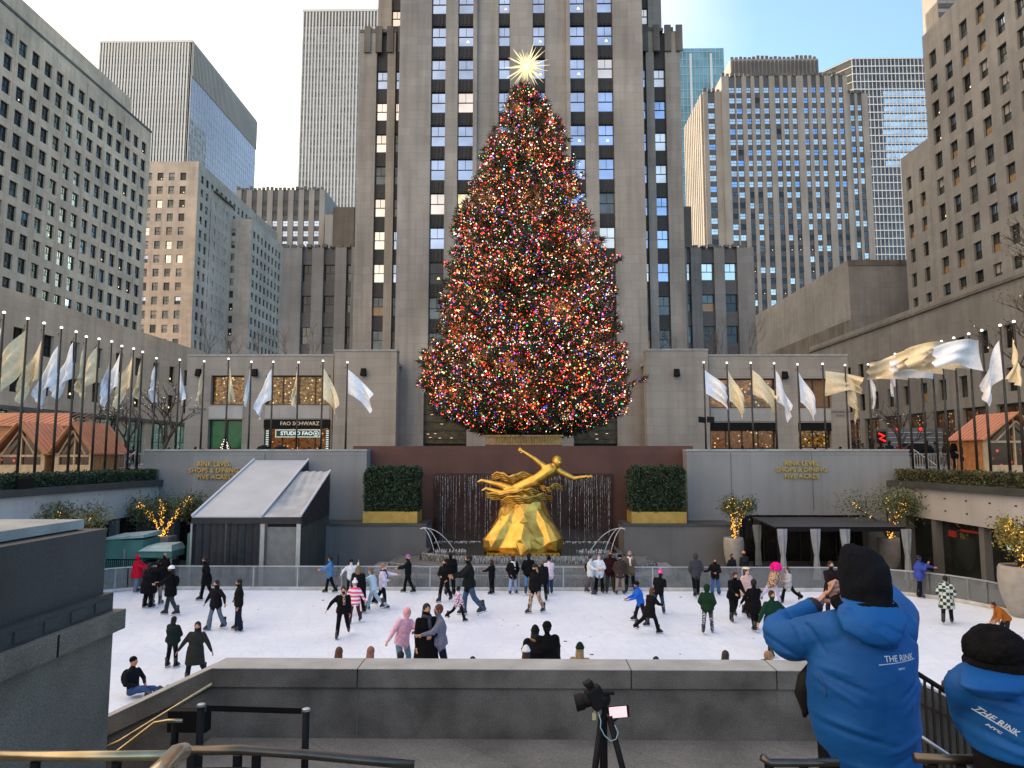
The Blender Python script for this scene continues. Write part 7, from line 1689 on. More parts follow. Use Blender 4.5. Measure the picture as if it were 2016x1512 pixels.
b = MB(); xs, zs2 = PX(232, 1402, YP), PZ(232, 1402, YP); k = (zt-zs2)/(xl0-xs); xe = xl0-4.6; ze2 = zt-k*4.6
parapet(b, xe, ze2, xl0-.002, zt, bot=-.0)
b.build('sloping_wall', [M['granite_p'], M['granite_cap']], root)
b = MB(); xe2 = xr0+4.6; parapet(b, xr0+.002, zt, xe2, zt-.47*4.6*1.0, bot=0.0); b.build('sloping_wall', [M['granite_p'], M['granite_cap']], root)
# landing and steps (structure)
b = MB(); b.box(xl0+.0, xr0-.9, 8.6, YP+.03, ZL-.4, ZL)
tag(b.build('landing', [stone('landing_slab', (.13, .13, .125), var=.3, streak=0, joint=(2.2, 9), jd=.4, gs=50, grain=.35, big=1.2, jw=.01)]), kind='structure')
b = MB()
for k in range(18): zz = ZL+.154*(k+1); y1 = 8.6-.4*k; b.box(-3.9, 5.4, y1-.4, y1-.0 if k else 8.6, zz-.154 if k else ZL-.3, zz); b.box(-3.9, 5.4, -1.0, y1-.402, zz-.154, zz-.002) if k in (17,) else None
tag(b.build('steps', [M['pave']]), kind='structure')
b = MB(); b.box(-22.1, 22.1, -6, .3, 0, 4.38); tag(b.build('upper_walk', [M['pave']]), kind='structure')
for s in (-1, 1):                        # side flights going down along the parapet
    b = MB()
    for k in range(9): x0 = (xl0 if s < 0 else xr0-.9); xx0 = x0+s*.38*k; b.box(min(xx0, xx0+s*.38), max(xx0, xx0+s*.38), 9.0, YP+.028, 0, ZL-.154*(k+1))
    tag(b.build('side_steps', [M['granite_p']]), kind='structure')
# brass rails on the left sloping wall
def rail_path(name, label, pts, r, mat, posts=(), pr=.02, cat='handrail', zfloor=None, capm=None):
    root = thing(name, pts[0], label, cat); b = MB(); b.path(pts, r, 10); b.build('rail', [mat], root, smooth=True)
    for p in posts: b = MB(); b.tube((p[0], p[1], p[3] if len(p) > 3 else zfloor), (p[0], p[1], p[2]), pr, n=8); b.build('post', [M['black']], root, smooth=True)
    return root
YH = YP-.12
rail_path('handrail', 'upper brass handrail climbing the left sloping wall to the parapet corner', [P(180, 1484, YH), P(236, 1458, YH), P(418, 1346, YH)], .022, M['brass'], cat='handrail')
YH2 = 9.6
rail_path('handrail', 'lower brass handrail with a level end, left of the parapet', [P(180, 1506, YH2), P(232, 1479, YH2), P(305, 1423, YH2), P(330, 1419, YH2), P(359, 1419, YH2)], .024, M['brass'], posts=[(*P(342, 1424, YH2),)+(ZL,)], pr=.03)
b = MB(); x0, x1 = PX(333, 1410, 10.4), PX(410, 1410, 10.4); b.box(x0, x1, 10.35, 10.5, PZ(370, 1440, 10.4), PZ(370, 1398, 10.4)); b.box(x0+.05, x0+.12, 10.4, 10.46, ZL, PZ(370, 1440, 10.4)-.001); tag(b.build('sign_board', [M['black']]), 'dark board on legs behind the left stanchion', 'board')
# belt stanchions
Y_s = 6.6
for px, top, lb in ((396, 1386, 'black belt stanchion at the left, joined by a belt to its neighbour'), (603, 1395, 'black belt stanchion right of the first one')):
    p = P(px, top, Y_s); zfl = ZL+.154*5; root = thing('stanchion', (p.x, p.y, zfl), lb, 'stanchion', 'belt stanchions'); b = MB(); b.tube((p.x, p.y, zfl+.03), p-Vector((0, 0, .02)), .032, n=14); b.build('post', [M['black']], root, smooth=True)
    b = MB(); b.rings([(Vector((p.x, p.y, zfl)), Vector((.17, 0, 0)), Vector((0, .17, 0))), (Vector((p.x, p.y, zfl+.03)), Vector((.15, 0, 0)), Vector((0, .15, 0)))], 20); b.build('base', [M['black']], root)
    b = MB(); b.rings([(p+Vector((0, 0, -.02)), Vector((.036, 0, 0)), Vector((0, .036, 0))), (p, Vector((.036, 0, 0)), Vector((0, .036, 0))), (p+Vector((0, 0, .006)), Vector((.02, 0, 0)), Vector((0, .02, 0)))], 16); b.build('cap', [M['alu']], root)
p0, p1 = P(400, 1394, Y_s), P(600, 1400, Y_s); b = MB(); b.prism([(p0.x+.03, Y_s-.004, p0.z-.025), (p1.x-.03, Y_s-.004, p1.z-.025), (p1.x-.03, Y_s+.004, p1.z-.025), (p0.x+.03, Y_s+.004, p0.z-.025)], [(p0.x+.03, Y_s-.004, p0.z+.025), (p1.x-.03, Y_s-.004, p1.z+.025), (p1.x-.03, Y_s+.004, p1.z+.025), (p0.x+.03, Y_s+.004, p0.z+.025)])
tag(b.build('belt', [M['black']]), 'black retractable belt stretched between the two stanchions', 'belt')
# near railings along the bottom edge
Yn = 2.9
def nearrail(label, pts, r, mat, posts, y=Yn, low=True):
    P_ = [P(a, c, yy) for a, c, yy in pts]; root = thing('railing', P_[0], label, 'railing'); b = MB(); b.path(P_, r, 12); b.build('rail', [mat], root, smooth=True)
    for a, c, yy in posts: q = P(a, c, yy); b = MB(); b.tube((q.x, q.y, 3.4), q, .019, n=8); b.build('post', [M['black']], root)
    if low: b = MB(); b.path([Vector((p.x, p.y+.01, p.z-.075)) for p in P_], r*.45, 8); b.build('lower_rail', [M['black']], root)
M['rail_dk'] = simple('patinated_rail', (.10, .085, .07), .3, .8, var=.3, sc=6)
nearrail('low bronze railing along the bottom left edge, in front of the granite block', [(-60, 1488, 2.9), (120, 1489, 2.9), (330, 1487, 2.9)], .019, M['brass'], [(70, 1500, 2.9), (230, 1500, 2.9)])
nearrail('dark bronze railing running right along the bottom edge from the brass end', [(352, 1478, 2.8), (470, 1476, 2.85), (600, 1485, 2.9), (700, 1495, 2.95), (815, 1506, 3.0)], .018, M['rail_dk'], [(378, 1485, 2.8), (468, 1485, 2.9), (505, 1485, 2.9)])
root = thing('brass_handrail', P(340, 1478, 2.5), 'thick pale brass handrail end rising at the bottom left', 'handrail')
b = MB(); b.path([P(290, 1545, 1.9), P(318, 1512, 2.05), P(346, 1482, 2.25), P(362, 1478, 2.35)], [.024, .024, .024, .024], 12); b.build('rail', [simple('pale_brass', (.52, .44, .28), .3, .8, var=.15, sc=10)], root, smooth=True)
nearrail('brass railing across the bottom right edge behind the man in blue', [(1500, 1490, 3.0), (1515, 1502, 3.0), (1590, 1502, 3.0), (1650, 1500, 3.0)], .016, M['rail_dk'], [(1514, 1505, 3.0), (1582, 1505, 3.0)])
nearrail('bronze railing between the two blue jackets at the bottom right', [(1800, 1492, 2.9), (1900, 1496, 2.9), (2060, 1492, 2.9)], .019, M['rail_dk'], [(1836, 1505, 2.9), (1892, 1505, 2.9)])
# right sloping fence with balusters
root = thing('stair_fence', (6.2, YP-.3, ZL), 'dark metal balustrade descending right beside the man in blue', 'railing')
Yq = YP-.25; a0, a1 = P(1790, 1316, Yq), P(1925, 1400, Yq)
b = MB(); b.path([a0, a1, a1+(a1-a0)*.9], .035, 8); b.build('rail', [M['black']], root); b = MB(); b.path([a0-Vector((0, 0, 1.25)), a1-Vector((0, 0, 1.25)), a1+(a1-a0)*.9-Vector((0, 0, 1.25))], .02, 8); b.build('lower_rail', [M['black']], root)
for k in range(13): q = a0.lerp(a1, k/9); b = MB(); b.box(q.x-.014, q.x+.014, Yq-.014, Yq+.014, q.z-1.25, q.z-.02); b.build('baluster', [M['steel'] if False else M['bronze']], root)
rail_path('handrail', 'pale brass handrail sloping down at the lower right behind the balustrade', [P(1800, 1441, 9.6), P(1872, 1490, 9.6), P(1930, 1530, 9.6)], .026, M['steel'])
# ------------------------------------------------------------------ stepped block on the left
root = thing('stone_pedestal', (-6, 4, 3), 'massive stepped dark granite block filling the lower left corner', 'wall')
b = MB(); XB = -4.0
def pbox(x1, y1, z0, z1, m, y0=-3.0, x0=-9): b.box(x0, x1, y0, y1, z0, z1, m)
ztp = lambda py: PZ(215, py, 7.1)
zz = [ztp(1021), ztp(1038), ztp(1041), ztp(1168), ztp(1168.5), ztp(1204), ztp(1204.5), ztp(1243)]
pbox(-4.30, 7.02, zz[1], zz[0]+.0, 0); pbox(-4.34, 6.98, zz[2]+.001, zz[1]-.001, 1)
pbox(-4.13, 7.12, zz[3], zz[2], 1)
pbox(-4.05, 7.16, zz[5], zz[3]-.001, 2); pbox(-3.96, 7.24, zz[7], zz[5]-.001, 3); pbox(-4.03, 7.15, ZL-1.6, zz[7]-.001, 4)
for k in range(26): y = 7.05-k*.36; b.box(-4.049, -4.035, y-.2, y, zz[5]+.03, zz[3]-.05, 1)
for y in (6.2, 3.6): b.box(-3.959, -3.956, y-.012, y+.012, zz[7], zz[5]-.002, 5)
b.build('block', [M['granite_cap'], M['granite_d'], M['granite_d'], M['granite_rough'], M['granite_rough'], M['black']], root)
# ================================================================== tripod with cameras
YTp = 3.9; c = P(1188, 1392, YTp); zfl = ZL+.154*11
root = thing('tripod', (c.x, YTp, zfl), 'black camera tripod holding a camera and a phone before the parapet', 'tripod')
top = P(1190, 1398, YTp)
for k, (dx, dy) in enumerate(((-.135, -.12), (.20, -.10), (.0, .26))):
    foot = Vector((top.x+dx*1.5, YTp+dy*1.4, zfl)); b = MB(); a = top+Vector((dx*.12, dy*.1, -.03)); mid = a.lerp(foot, .45); b.tube(a, mid, .017, n=8); b.tube(mid, foot, .011, n=8, m=0); b.ell(foot+Vector((0, 0, .012)), .016, .016, .012, 8, 5); b.build('leg', [M['black']], root, smooth=True)
    b = MB(); b.tube(mid-(foot-a).normalized()*.02, mid+(foot-a).normalized()*.02, .02, n=8); b.build('clamp', [M['black']], root)
b = MB(); b.tube(top-Vector((0, 0, .36)), top+Vector((0, 0, .03)), .014, n=10); b.build('centre_column', [M['black']], root)
b = MB(); b.ell(top+Vector((0, 0, .055)), .035, .035, .04, 12, 8); b.box(top.x-.05, top.x+.05, YTp-.03, YTp+.03, top.z+.085, top.z+.1); b.build('ball_head', [M['black']], root, smooth=False)
cc1 = P(1163, 1371, YTp); root = thing('camera', cc1, 'black camera with a big lens tilted on the tripod head', 'camera')
Mx = Matrix.Rotation(R(-28), 3, 'Y') @ Matrix.Rotation(R(12), 3, 'Z')
def rb(b, c, M_, hx, hy, hz, m=0):
    q = [c+M_ @ Vector((sx*hx, sy*hy, sz*hz)) for sz in (-1, 1) for sx, sy in ((-1, -1), (1, -1), (1, 1), (-1, 1))]; b.prism(q[:4], q[4:], m)
b = MB(); rb(b, cc1+Vector((.03, 0, -.005)), Mx, .042, .035, .055); o = b.build('body', [M['black']], root, bevel=.008)
b = MB(); rb(b, cc1+Mx @ Vector((.02, 0, .062)), Mx, .022, .03, .014); b.build('viewfinder', [M['black']], root, bevel=.005)
b = MB(); a = cc1+Vector((0, 0, -.012)); d = Vector((-1, 0, -.28)).normalized(); b.rings([(a, Vector((0, .036, 0)), Vector((-.01, 0, .036))), (a+d*.04, Vector((0, .036, 0)), Vector((-.01, 0, .036))), (a+d*.042, Vector((0, .042, 0)), Vector((-.01, 0, .042))), (a+d*.085, Vector((0, .042, 0)), Vector((-.01, 0, .042)))], 16); b.build('lens', [M['black']], root, smooth=False)
b = MB(); b.path([cc1+Vector((.035, 0, -.055)), top+Vector((0, 0, .09))], .014, 8); b.build('mount_arm', [M['black']], root)
ph = P(1218, 1402, YTp); root = thing('phone', ph, 'phone with a bright pink white screen clamped on the tripod', 'phone')
Mp = Matrix.Rotation(R(-5), 3, 'Y'); b = MB(); rb(b, ph+Vector((.002, .006, 0)), Mp, .054, .004, .031); b.build('case', [M['black']], root, bevel=.003)
b = MB(); rb(b, ph+Vector((-.003, .0, 0)), Mp, .046, .0015, .0275); b.build('screen', [glow('phone_screen', 'ffd8de', .85)], root)
b = MB(); b.path([ph+Vector((-.05, .01, -.01)), top+Vector((.01, 0, .02))], .008, 6); b.path([ph+Vector((.0, .012, -.03)), top+Vector((.03, 0, -.07))], .006, 6); b.build('clamp', [M['black']], root)
b = MB(); tg = P(1169, 1408, YTp); b.box(tg.x-.01, tg.x+.01, YTp-.02, YTp-.012, tg.z-.018, tg.z+.018); b.tube(tg+Vector((.0, -.015, .016)), tg+Vector((.02, 0, .05)), .003); tag(b.build('luggage_tag', [simple('tag_cream', (.4, .38, .25), .5)]), 'tiny cream tag dangling under the tripod camera', 'tag')
b = MB(); b.path([P(1178, 1402, YTp-.03), P(1183, 1420, YTp-.05), P(1182, 1432, YTp-.06), P(1190, 1448, YTp-.06), P(1203, 1459, YTp-.06), P(1213, 1455, YTp-.06), P(1217, 1442, YTp-.05), P(1210, 1427, YTp-.03)], .0028, 6); tag(b.build('cable', [simple('pale_blue_cable', (.25, .42, .5), .5)], smooth=True), 'thin pale blue cable looping below the phone on the tripod', 'cable')
# ================================================================== men in blue jackets
m, t, bs = nodes('blue_jacket'); v = objvec(t)
f = noise(t, 2.2, 5, v); o = ramp(t, f, .3, .7, (.002, .052, .205), (.004, .085, .30)); t.links.new(o, bs.inputs['Base Color']); bs.inputs['Roughness'].default_value = .6; bs.inputs['Specular IOR Level'].default_value = .2
nn = noise(t, 3.2, 5, v, (1, 1, 1.8), .55)
w_ = N(t, 'ShaderNodeTexWave'); w_.wave_type = 'BANDS'; w_.bands_direction = 'DIAGONAL'; w_.inputs['Scale'].default_value = 1.7; w_.inputs['Distortion'].default_value = 9; w_.inputs['Detail'].default_value = 2; w_.inputs['Detail Scale'].default_value = .8; t.links.new(v, w_.inputs[0])
mx_ = N(t, 'ShaderNodeMath', operation='ADD'); t.links.new(nn, mx_.inputs[0]); mlt = N(t, 'ShaderNodeMath', operation='MULTIPLY'); mlt.inputs[1].default_value = .6; t.links.new(w_.outputs['Fac'], mlt.inputs[0]); t.links.new(mlt.outputs[0], mx_.inputs[1])
b1 = N(t, 'ShaderNodeBump'); b1.inputs['Strength'].default_value = .22; b1.inputs['Distance'].default_value = .03; t.links.new(mx_.outputs[0], b1.inputs['Height'])
b2 = N(t, 'ShaderNodeBump'); b2.inputs['Strength'].default_value = .12; b2.inputs['Distance'].default_value = .002; t.links.new(noise(t, 260, 2, v), b2.inputs['Height']); t.links.new(b1.outputs[0], b2.inputs['Normal']); t.links.new(b2.outputs[0], bs.inputs['Normal'])
M['jacket'] = m
M['knit'] = simple('black_knit', (.005, .006, .009), .95, spec=.08, var=.4, sc=8, bmp=.7, bsc=60, coord='o', bdist=.01); M['fleece'] = simple('black_fleece', (.005, .005, .006), .95, spec=.08, var=.4, sc=20, bmp=1, bsc=45, coord='o', bdist=.02)
M['skin'] = simple('skin_hand', (.40, .21, .15), .5, var=.12, sc=30, bmp=.15, bsc=120, coord='o')
M['seam'] = simple('jacket_seam', (.003, .045, .18), .7, var=0); M['print'] = simple('white_print', (.40, .47, .60), .6, var=0)
def wrinkle(me, amp, sc, seed=0, zlo=-9, anis=(1, 1, 1)):
    from mathutils import noise as mn
    for v in me.vertices:
        c = Vector((v.co.x*anis[0], v.co.y*anis[1], v.co.z*anis[2]))*sc+Vector((seed, 0, 0)); n_ = mn.fractal(c, 1.0, 2.0, 3); r_ = 1-abs(mn.noise(c*1.7+Vector((3, 1, 2))))*2
        v.co += v.normal*(amp*n_+amp*.7*max(0, r_-.55))
def crease(me, off, W, segs):
    S_ = [(W(*a)-off, W(*c)-off, w_, am) for a, c, w_, am in segs]
    for v in me.vertices:
        if v.normal.y > .25: continue
        d_ = 0
        for a, c, w_, am in S_:
            ab = Vector((c.x-a.x, c.z-a.z)); ap = Vector((v.co.x-a.x, v.co.z-a.z)); L = ab.length; t_ = ap.dot(ab)/(L*L)
            if -.15 < t_ < 1.15:
                e = (ap.x*ab.y-ap.y*ab.x)/L/w_
                if abs(e) < 3: d_ += am*math.exp(-e*e)*math.sin(math.pi*max(0, min(1, (t_+.15)/1.3)))
        v.co += v.normal*d_
from mathutils.bvhtree import BVHTree
def _bvh(me): return BVHTree.FromPolygons([v.co.copy() for v in me.vertices], [tuple(p.vertices) for p in me.polygons])
def surface_line(root, me, pts, r, mat=None, name='seam', n=8):
    bv = _bvh(me); off = WOFF[root.name]; out = []
    for a, c in zip(pts, pts[1:]):
        for k in range(n):
            q = a.lerp(c, k/n)-off; h = bv.ray_cast(Vector((q.x, -1.5, q.z)), Vector((0, 1, 0)))
            if h[0]: out.append(h[0]+Vector((0, .0005, 0))+off)
    if len(out) > 2: b = MB(); b.path(out, r, 6); b.build(name, [mat or M['seam']], root, smooth=True)
def project_print(root, me, W, px, py, wid, size, rot, px2, py2, l0, l1):
    bv = _bvh(me); off = WOFF[root.name]
    for tx, q, w_, s_ in (('THE RINK', W(px, py), wid, size), ('NYC', W(px2, py2), .034, .011)):
        o = text(tx, s_, q, (math.pi/2, R(rot), 0), M['print'], root, ext=0.0, name='back_print', width=w_, bold=.0006)
        mw = Matrix.Translation(o.location) @ o.rotation_euler.to_matrix().to_4x4(); o.location = (0, 0, 0); o.rotation_euler = (0, 0, 0)
        for v in o.data.vertices:
            p = mw @ v.co; h = bv.ray_cast(Vector((p.x, -1.5, p.z)), Vector((0, 1, 0))); v.co = Vector((p.x, (h[0].y if h[0] else p.y)-.003, p.z))
    surface_line(root, me, [W(*l0), W(*l1)], .0022, M['print'], 'print_line', 10)
def bluejacket():
    Yc = 3.55; W = lambda px, py, dy=0: P(px, py, Yc+dy)
    foot = 3.70; root = thing('person', (W(1700, 1400).x, Yc, foot), 'man in a blue jacket and black hood photographing the rink, back turned', 'person')
    b = MB()
    def rg(py, xa, xb, dep, dy=0, m=0): a, c = W(xa, py, dy), W(xb, py, dy); return ((a+c)/2, Vector(((c.x-a.x)/2, 0, 0)), Vector((0, dep, 0)))
    b.rings([rg(1545, 1640, 1806, .17), rg(1500, 1626, 1806, .19), rg(1450, 1606, 1804, .20), rg(1400, 1595, 1803, .205), rg(1350, 1592, 1801, .20), rg(1305, 1595, 1800, .19), rg(1265, 1603, 1801, .17), rg(1235, 1618, 1796, .145), rg(1208, 1640, 1778, .12), rg(1188, 1660, 1760, .10), rg(1176, 1670, 1745, .085)], 28)
    b.capsule(W(1648, 1246, .0), W(1556, 1262, .18), .112, .098, 14); b.capsule(W(1556, 1262, .18), W(1532, 1246, .26), .098, .082, 14)            # left upper arm
    b.capsule(W(1533, 1238, .27), W(1600, 1195, .36), .078, .052, 14)                          # left forearm
    b.capsule(W(1765, 1240, .0), W(1772, 1212, .22), .095, .09, 14); b.capsule(W(1771, 1206, .24), W(1745, 1168, .38), .085, .06, 12)   # right arm
    b.rings([(W(1748, 1266, -.15), Vector((.05, 0, .01)), Vector((0, .03, .02))), (W(1735, 1250, -.165), Vector((.11, 0, .02)), Vector((0, .045, .03))), (W(1722, 1228, -.15), Vector((.15, 0, .03)), Vector((0, .06, .03))), (W(1710, 1205, -.11), Vector((.15, 0, .02)), Vector((0, .09, .02))), (W(1706, 1188, -.06), Vector((.128, 0, 0)), Vector((0, .11, 0))), (W(1706, 1178, -.04), Vector((.112, 0, 0)), Vector((0, .1, 0)))], 20)
    b.path([W(1662, 1200, -.12), W(1690, 1226, -.165), W(1722, 1246, -.185), W(1752, 1258, -.17)], [.02, .026, .026, .012], 8); b.path([W(1775, 1210, -.08), W(1768, 1232, -.14), W(1755, 1256, -.165)], [.02, .026, .012], 8)  # folded hood
    me = remesh(b, .011, 'jacket', [M['jacket']], root, smooth=4); wrinkle(me, .005, 3.5, 4, anis=(1, 1, 2.0)); wrinkle(me, .0015, 16, 9)
    crease(me, WOFF[root.name], W, [((1600, 1312), (1680, 1342), .007, -.014), ((1598, 1326), (1660, 1366), .008, .010), ((1602, 1300), (1648, 1310), .006, .010), ((1798, 1310), (1735, 1352), .007, -.013), ((1800, 1330), (1745, 1378), .009, .010),
        ((1600, 1395), (1690, 1418), .010, .010), ((1612, 1412), (1720, 1438), .008, -.012), ((1800, 1420), (1710, 1452), .010, .011), ((1800, 1442), (1720, 1475), .008, -.011), ((1640, 1480), (1760, 1492), .010, .009), ((1700, 1300), (1712, 1400), .016, -.006),
        ((1590, 1228), (1612, 1276), .006, -.014), ((1575, 1232), (1590, 1290), .008, .010), ((1520, 1262), (1580, 1300), .008, -.010), ((1545, 1222), (1598, 1212), .005, -.013), ((1530, 1236), (1606, 1226), .005, .010), ((1556, 1206), (1572, 1226), .005, -.010), ((1575, 1198), (1592, 1216), .005, .009),
        ((1530, 1290), (1590, 1306), .007, .008), ((1768, 1240), (1800, 1262), .006, -.010), ((1775, 1200), (1792, 1230), .006, .009), ((1690, 1208), (1740, 1232), .005, -.010), ((1672, 1216), (1725, 1250), .006, .008), ((1760, 1210), (1738, 1250), .005, -.010)])
    link('jacket', me, root); me_j = me
    b = MB()                                 # head, neck and legs: one body
    b.capsule(W(1702, 1185), W(1702, 1150), .07, .07, 12); b.ell(W(1700, 1130, .02), .085, .10, .125, 14, 10)
    zt_ = W(1700, 1500).z
    for s in (-1, 1): b.capsule((W(1706, 1500).x+s*.11, Yc, zt_+.1), (W(1706, 1500).x+s*.12, Yc+.02, foot+.5), .115, .085, 12); b.capsule((W(1706, 1500).x+s*.12, Yc+.02, foot+.5), (W(1706, 1500).x+s*.12, Yc, foot+.1), .085, .06, 12)
    b.capsule(W(1706, 1490), W(1704, 1200), .16, .13, 12)
    for a, c, r0, r1 in ((W(1602, 1196, .36), W(1612, 1186, .37), .035, .032), (W(1640, 1238), W(1540, 1258, .22), .06, .05), (W(1535, 1250, .25), W(1604, 1195, .36), .05, .035), (W(1768, 1240), W(1776, 1205, .26), .06, .05), (W(1775, 1205, .28), W(1748, 1168, .40), .05, .035)): b.capsule(a, c, r0, r1, 10)
    me = remesh(b, .014, 'body', [M['skin'], cm('0c0d10')], root, smooth=3)
    for p_ in me.polygons:
        if p_.center.z < zt_+.15-WOFF[root.name].z: p_.material_index = 1
    bo_ = link('body', me, root)
    # left hand: palm seen from behind, fingers curling forward to the camera
    b = MB(); w0 = W(1604, 1192, .365); pc = W(1627, 1164, .35)
    b.rings([(w0, Vector((.034, 0, .016)), Vector((0, .024, 0))), (w0.lerp(pc, .5), Vector((.038, 0, .030)), Vector((0, .025, 0))), (pc, Vector((.036, 0, .038)), Vector((0, .02, 0))), (W(1637, 1158, .35), Vector((.022, 0, .034)), Vector((0, .016, 0)))], 14)
    for k, (tx, ty, mx__, my, r0) in enumerate(((1656, 1152, 1645, 1144, .0100), (1660, 1160, 1648, 1152, .0102), (1659, 1168, 1648, 1161, .0098), (1653, 1176, 1644, 1170, .0085))):
        k0 = W(1631+k*.5, 1152+k*7.2, .37); k1 = W(mx__, my, .362); k2 = W(tx, ty, .375); k3 = W(tx+1.5, ty+4.5, .395); b.path([k0, k0.lerp(k1, .5)+Vector((0, -.004, .002)), k1, k1.lerp(k2, .6), k2, k3], [r0*1.25, r0*1.22, r0*1.18, r0*1.12, r0*1.05, r0*.7], 9)
    b.path([W(1620, 1182, .355), W(1634, 1184, .35), W(1645, 1182, .36), W(1652, 1178, .375)], [.013, .0125, .0115, .007], 9)
    me = remesh(b, .0042, 'hand', [M['skin']], root, smooth=3); link('hand', me, root)
    b = MB(); fingers(b, W(1748, 1168, .41), (-.5, .1, .6), (0, -1, 0), .17, .010, thumb=-1); b.build('hand', [M['skin']], root, smooth=True)
    b = MB(); q = W(1603, 1192, .362); dd = (W(1612, 1184, .37)-q).normalized(); u, v_ = perp(dd); b.rings([(q-dd*.02, u*.058, v_*.05), (q-dd*.0, u*.055, v_*.048), (q+dd*.018, u*.044, v_*.04)], 14); b.build('cuff', [simple('dark_cuff', '0b1420', .8)], root, smooth=True)
    b = MB()                                 # black hood / hat: one shaped cap with a fold
    b.rings([(W(1702, 1196, -.02), Vector((.112, 0, .0)), Vector((0, .115, .0))), (W(1703, 1182, -.02), Vector((.118, 0, 0)), Vector((0, .125, 0))), (W(1702, 1160, .0), Vector((.121, 0, 0)), Vector((0, .13, 0))), (W(1701, 1135, .02), Vector((.124, 0, 0)), Vector((0, .14, 0))), (W(1699, 1110, .03), Vector((.112, 0, -.008)), Vector((0, .135, 0))), (W(1696, 1090, .04), Vector((.096, 0, -.014)), Vector((0, .115, 0))), (W(1692, 1078, .05), Vector((.070, 0, -.012)), Vector((0, .085, 0))), (W(1690, 1073, .05), Vector((.04, 0, -.006)), Vector((0, .04, 0)))], 26)
    b.v = [((x-W(1701, 1130).x)*.90+W(1701, 1130).x, y, z) for x, y, z in b.v]
    b.rings([(W(1712, 1190, -.05), Vector((.10, 0, 0)), Vector((0, .10, 0))), (W(1712, 1150, -.05), Vector((.095, 0, 0)), Vector((0, .10, 0))), (W(1716, 1112, -.03), Vector((.07, 0, 0)), Vector((0, .09, 0))), (W(1718, 1098, -.01), Vector((.03, 0, 0)), Vector((0, .05, 0)))], 20)
    me = remesh(b, .010, 'hood', [M['knit']], root, smooth=3); wrinkle(me, .008, 7, 2, anis=(1.6, 1, .7)); link('hood', me, root)
    b = MB(); rs = []
    for k in range(25): a = 2*math.pi*k/24; rs.append(W(1701, 1190, -.02)+Vector((math.cos(a)*.122, math.sin(a)*.118, .006*math.sin(a*3))))
    b.path(rs, .028, 10); b.build('neck_warmer', [M['fleece']], root, smooth=True)
    project_print(root, me_j, W, 1736, 1277, .150, .037, -2, 1738, 1296, (1694, 1288), (1780, 1281))
    for pts in ([(1590, 1222), (1597, 1248), (1612, 1266), (1634, 1276)], [(1600, 1318), (1606, 1338), (1608, 1360)], [(1660, 1215), (1690, 1240), (1722, 1262), (1748, 1268)]):
        surface_line(root, me_j, [W(*q) for q in pts], .0018 if pts[0][0] != 1600 else .006)
    b = MB(); b.path([W(1597, 1310, .10), W(1586, 1335, .1), W(1582, 1365, .1), W(1586, 1400, .1), W(1583, 1412, .1)], [.02, .04, .045, .02, .008], 8); b.build('sling_bag', [M['black']], root, smooth=True)
    for s in (-1, 1): b = MB(); b.ell((W(1706, 1500).x+s*.12, Yc+.06, foot+.055), .055, .15, .055, 12, 7); b.build('shoe', [M['black']], root, smooth=True)
bluejacket()
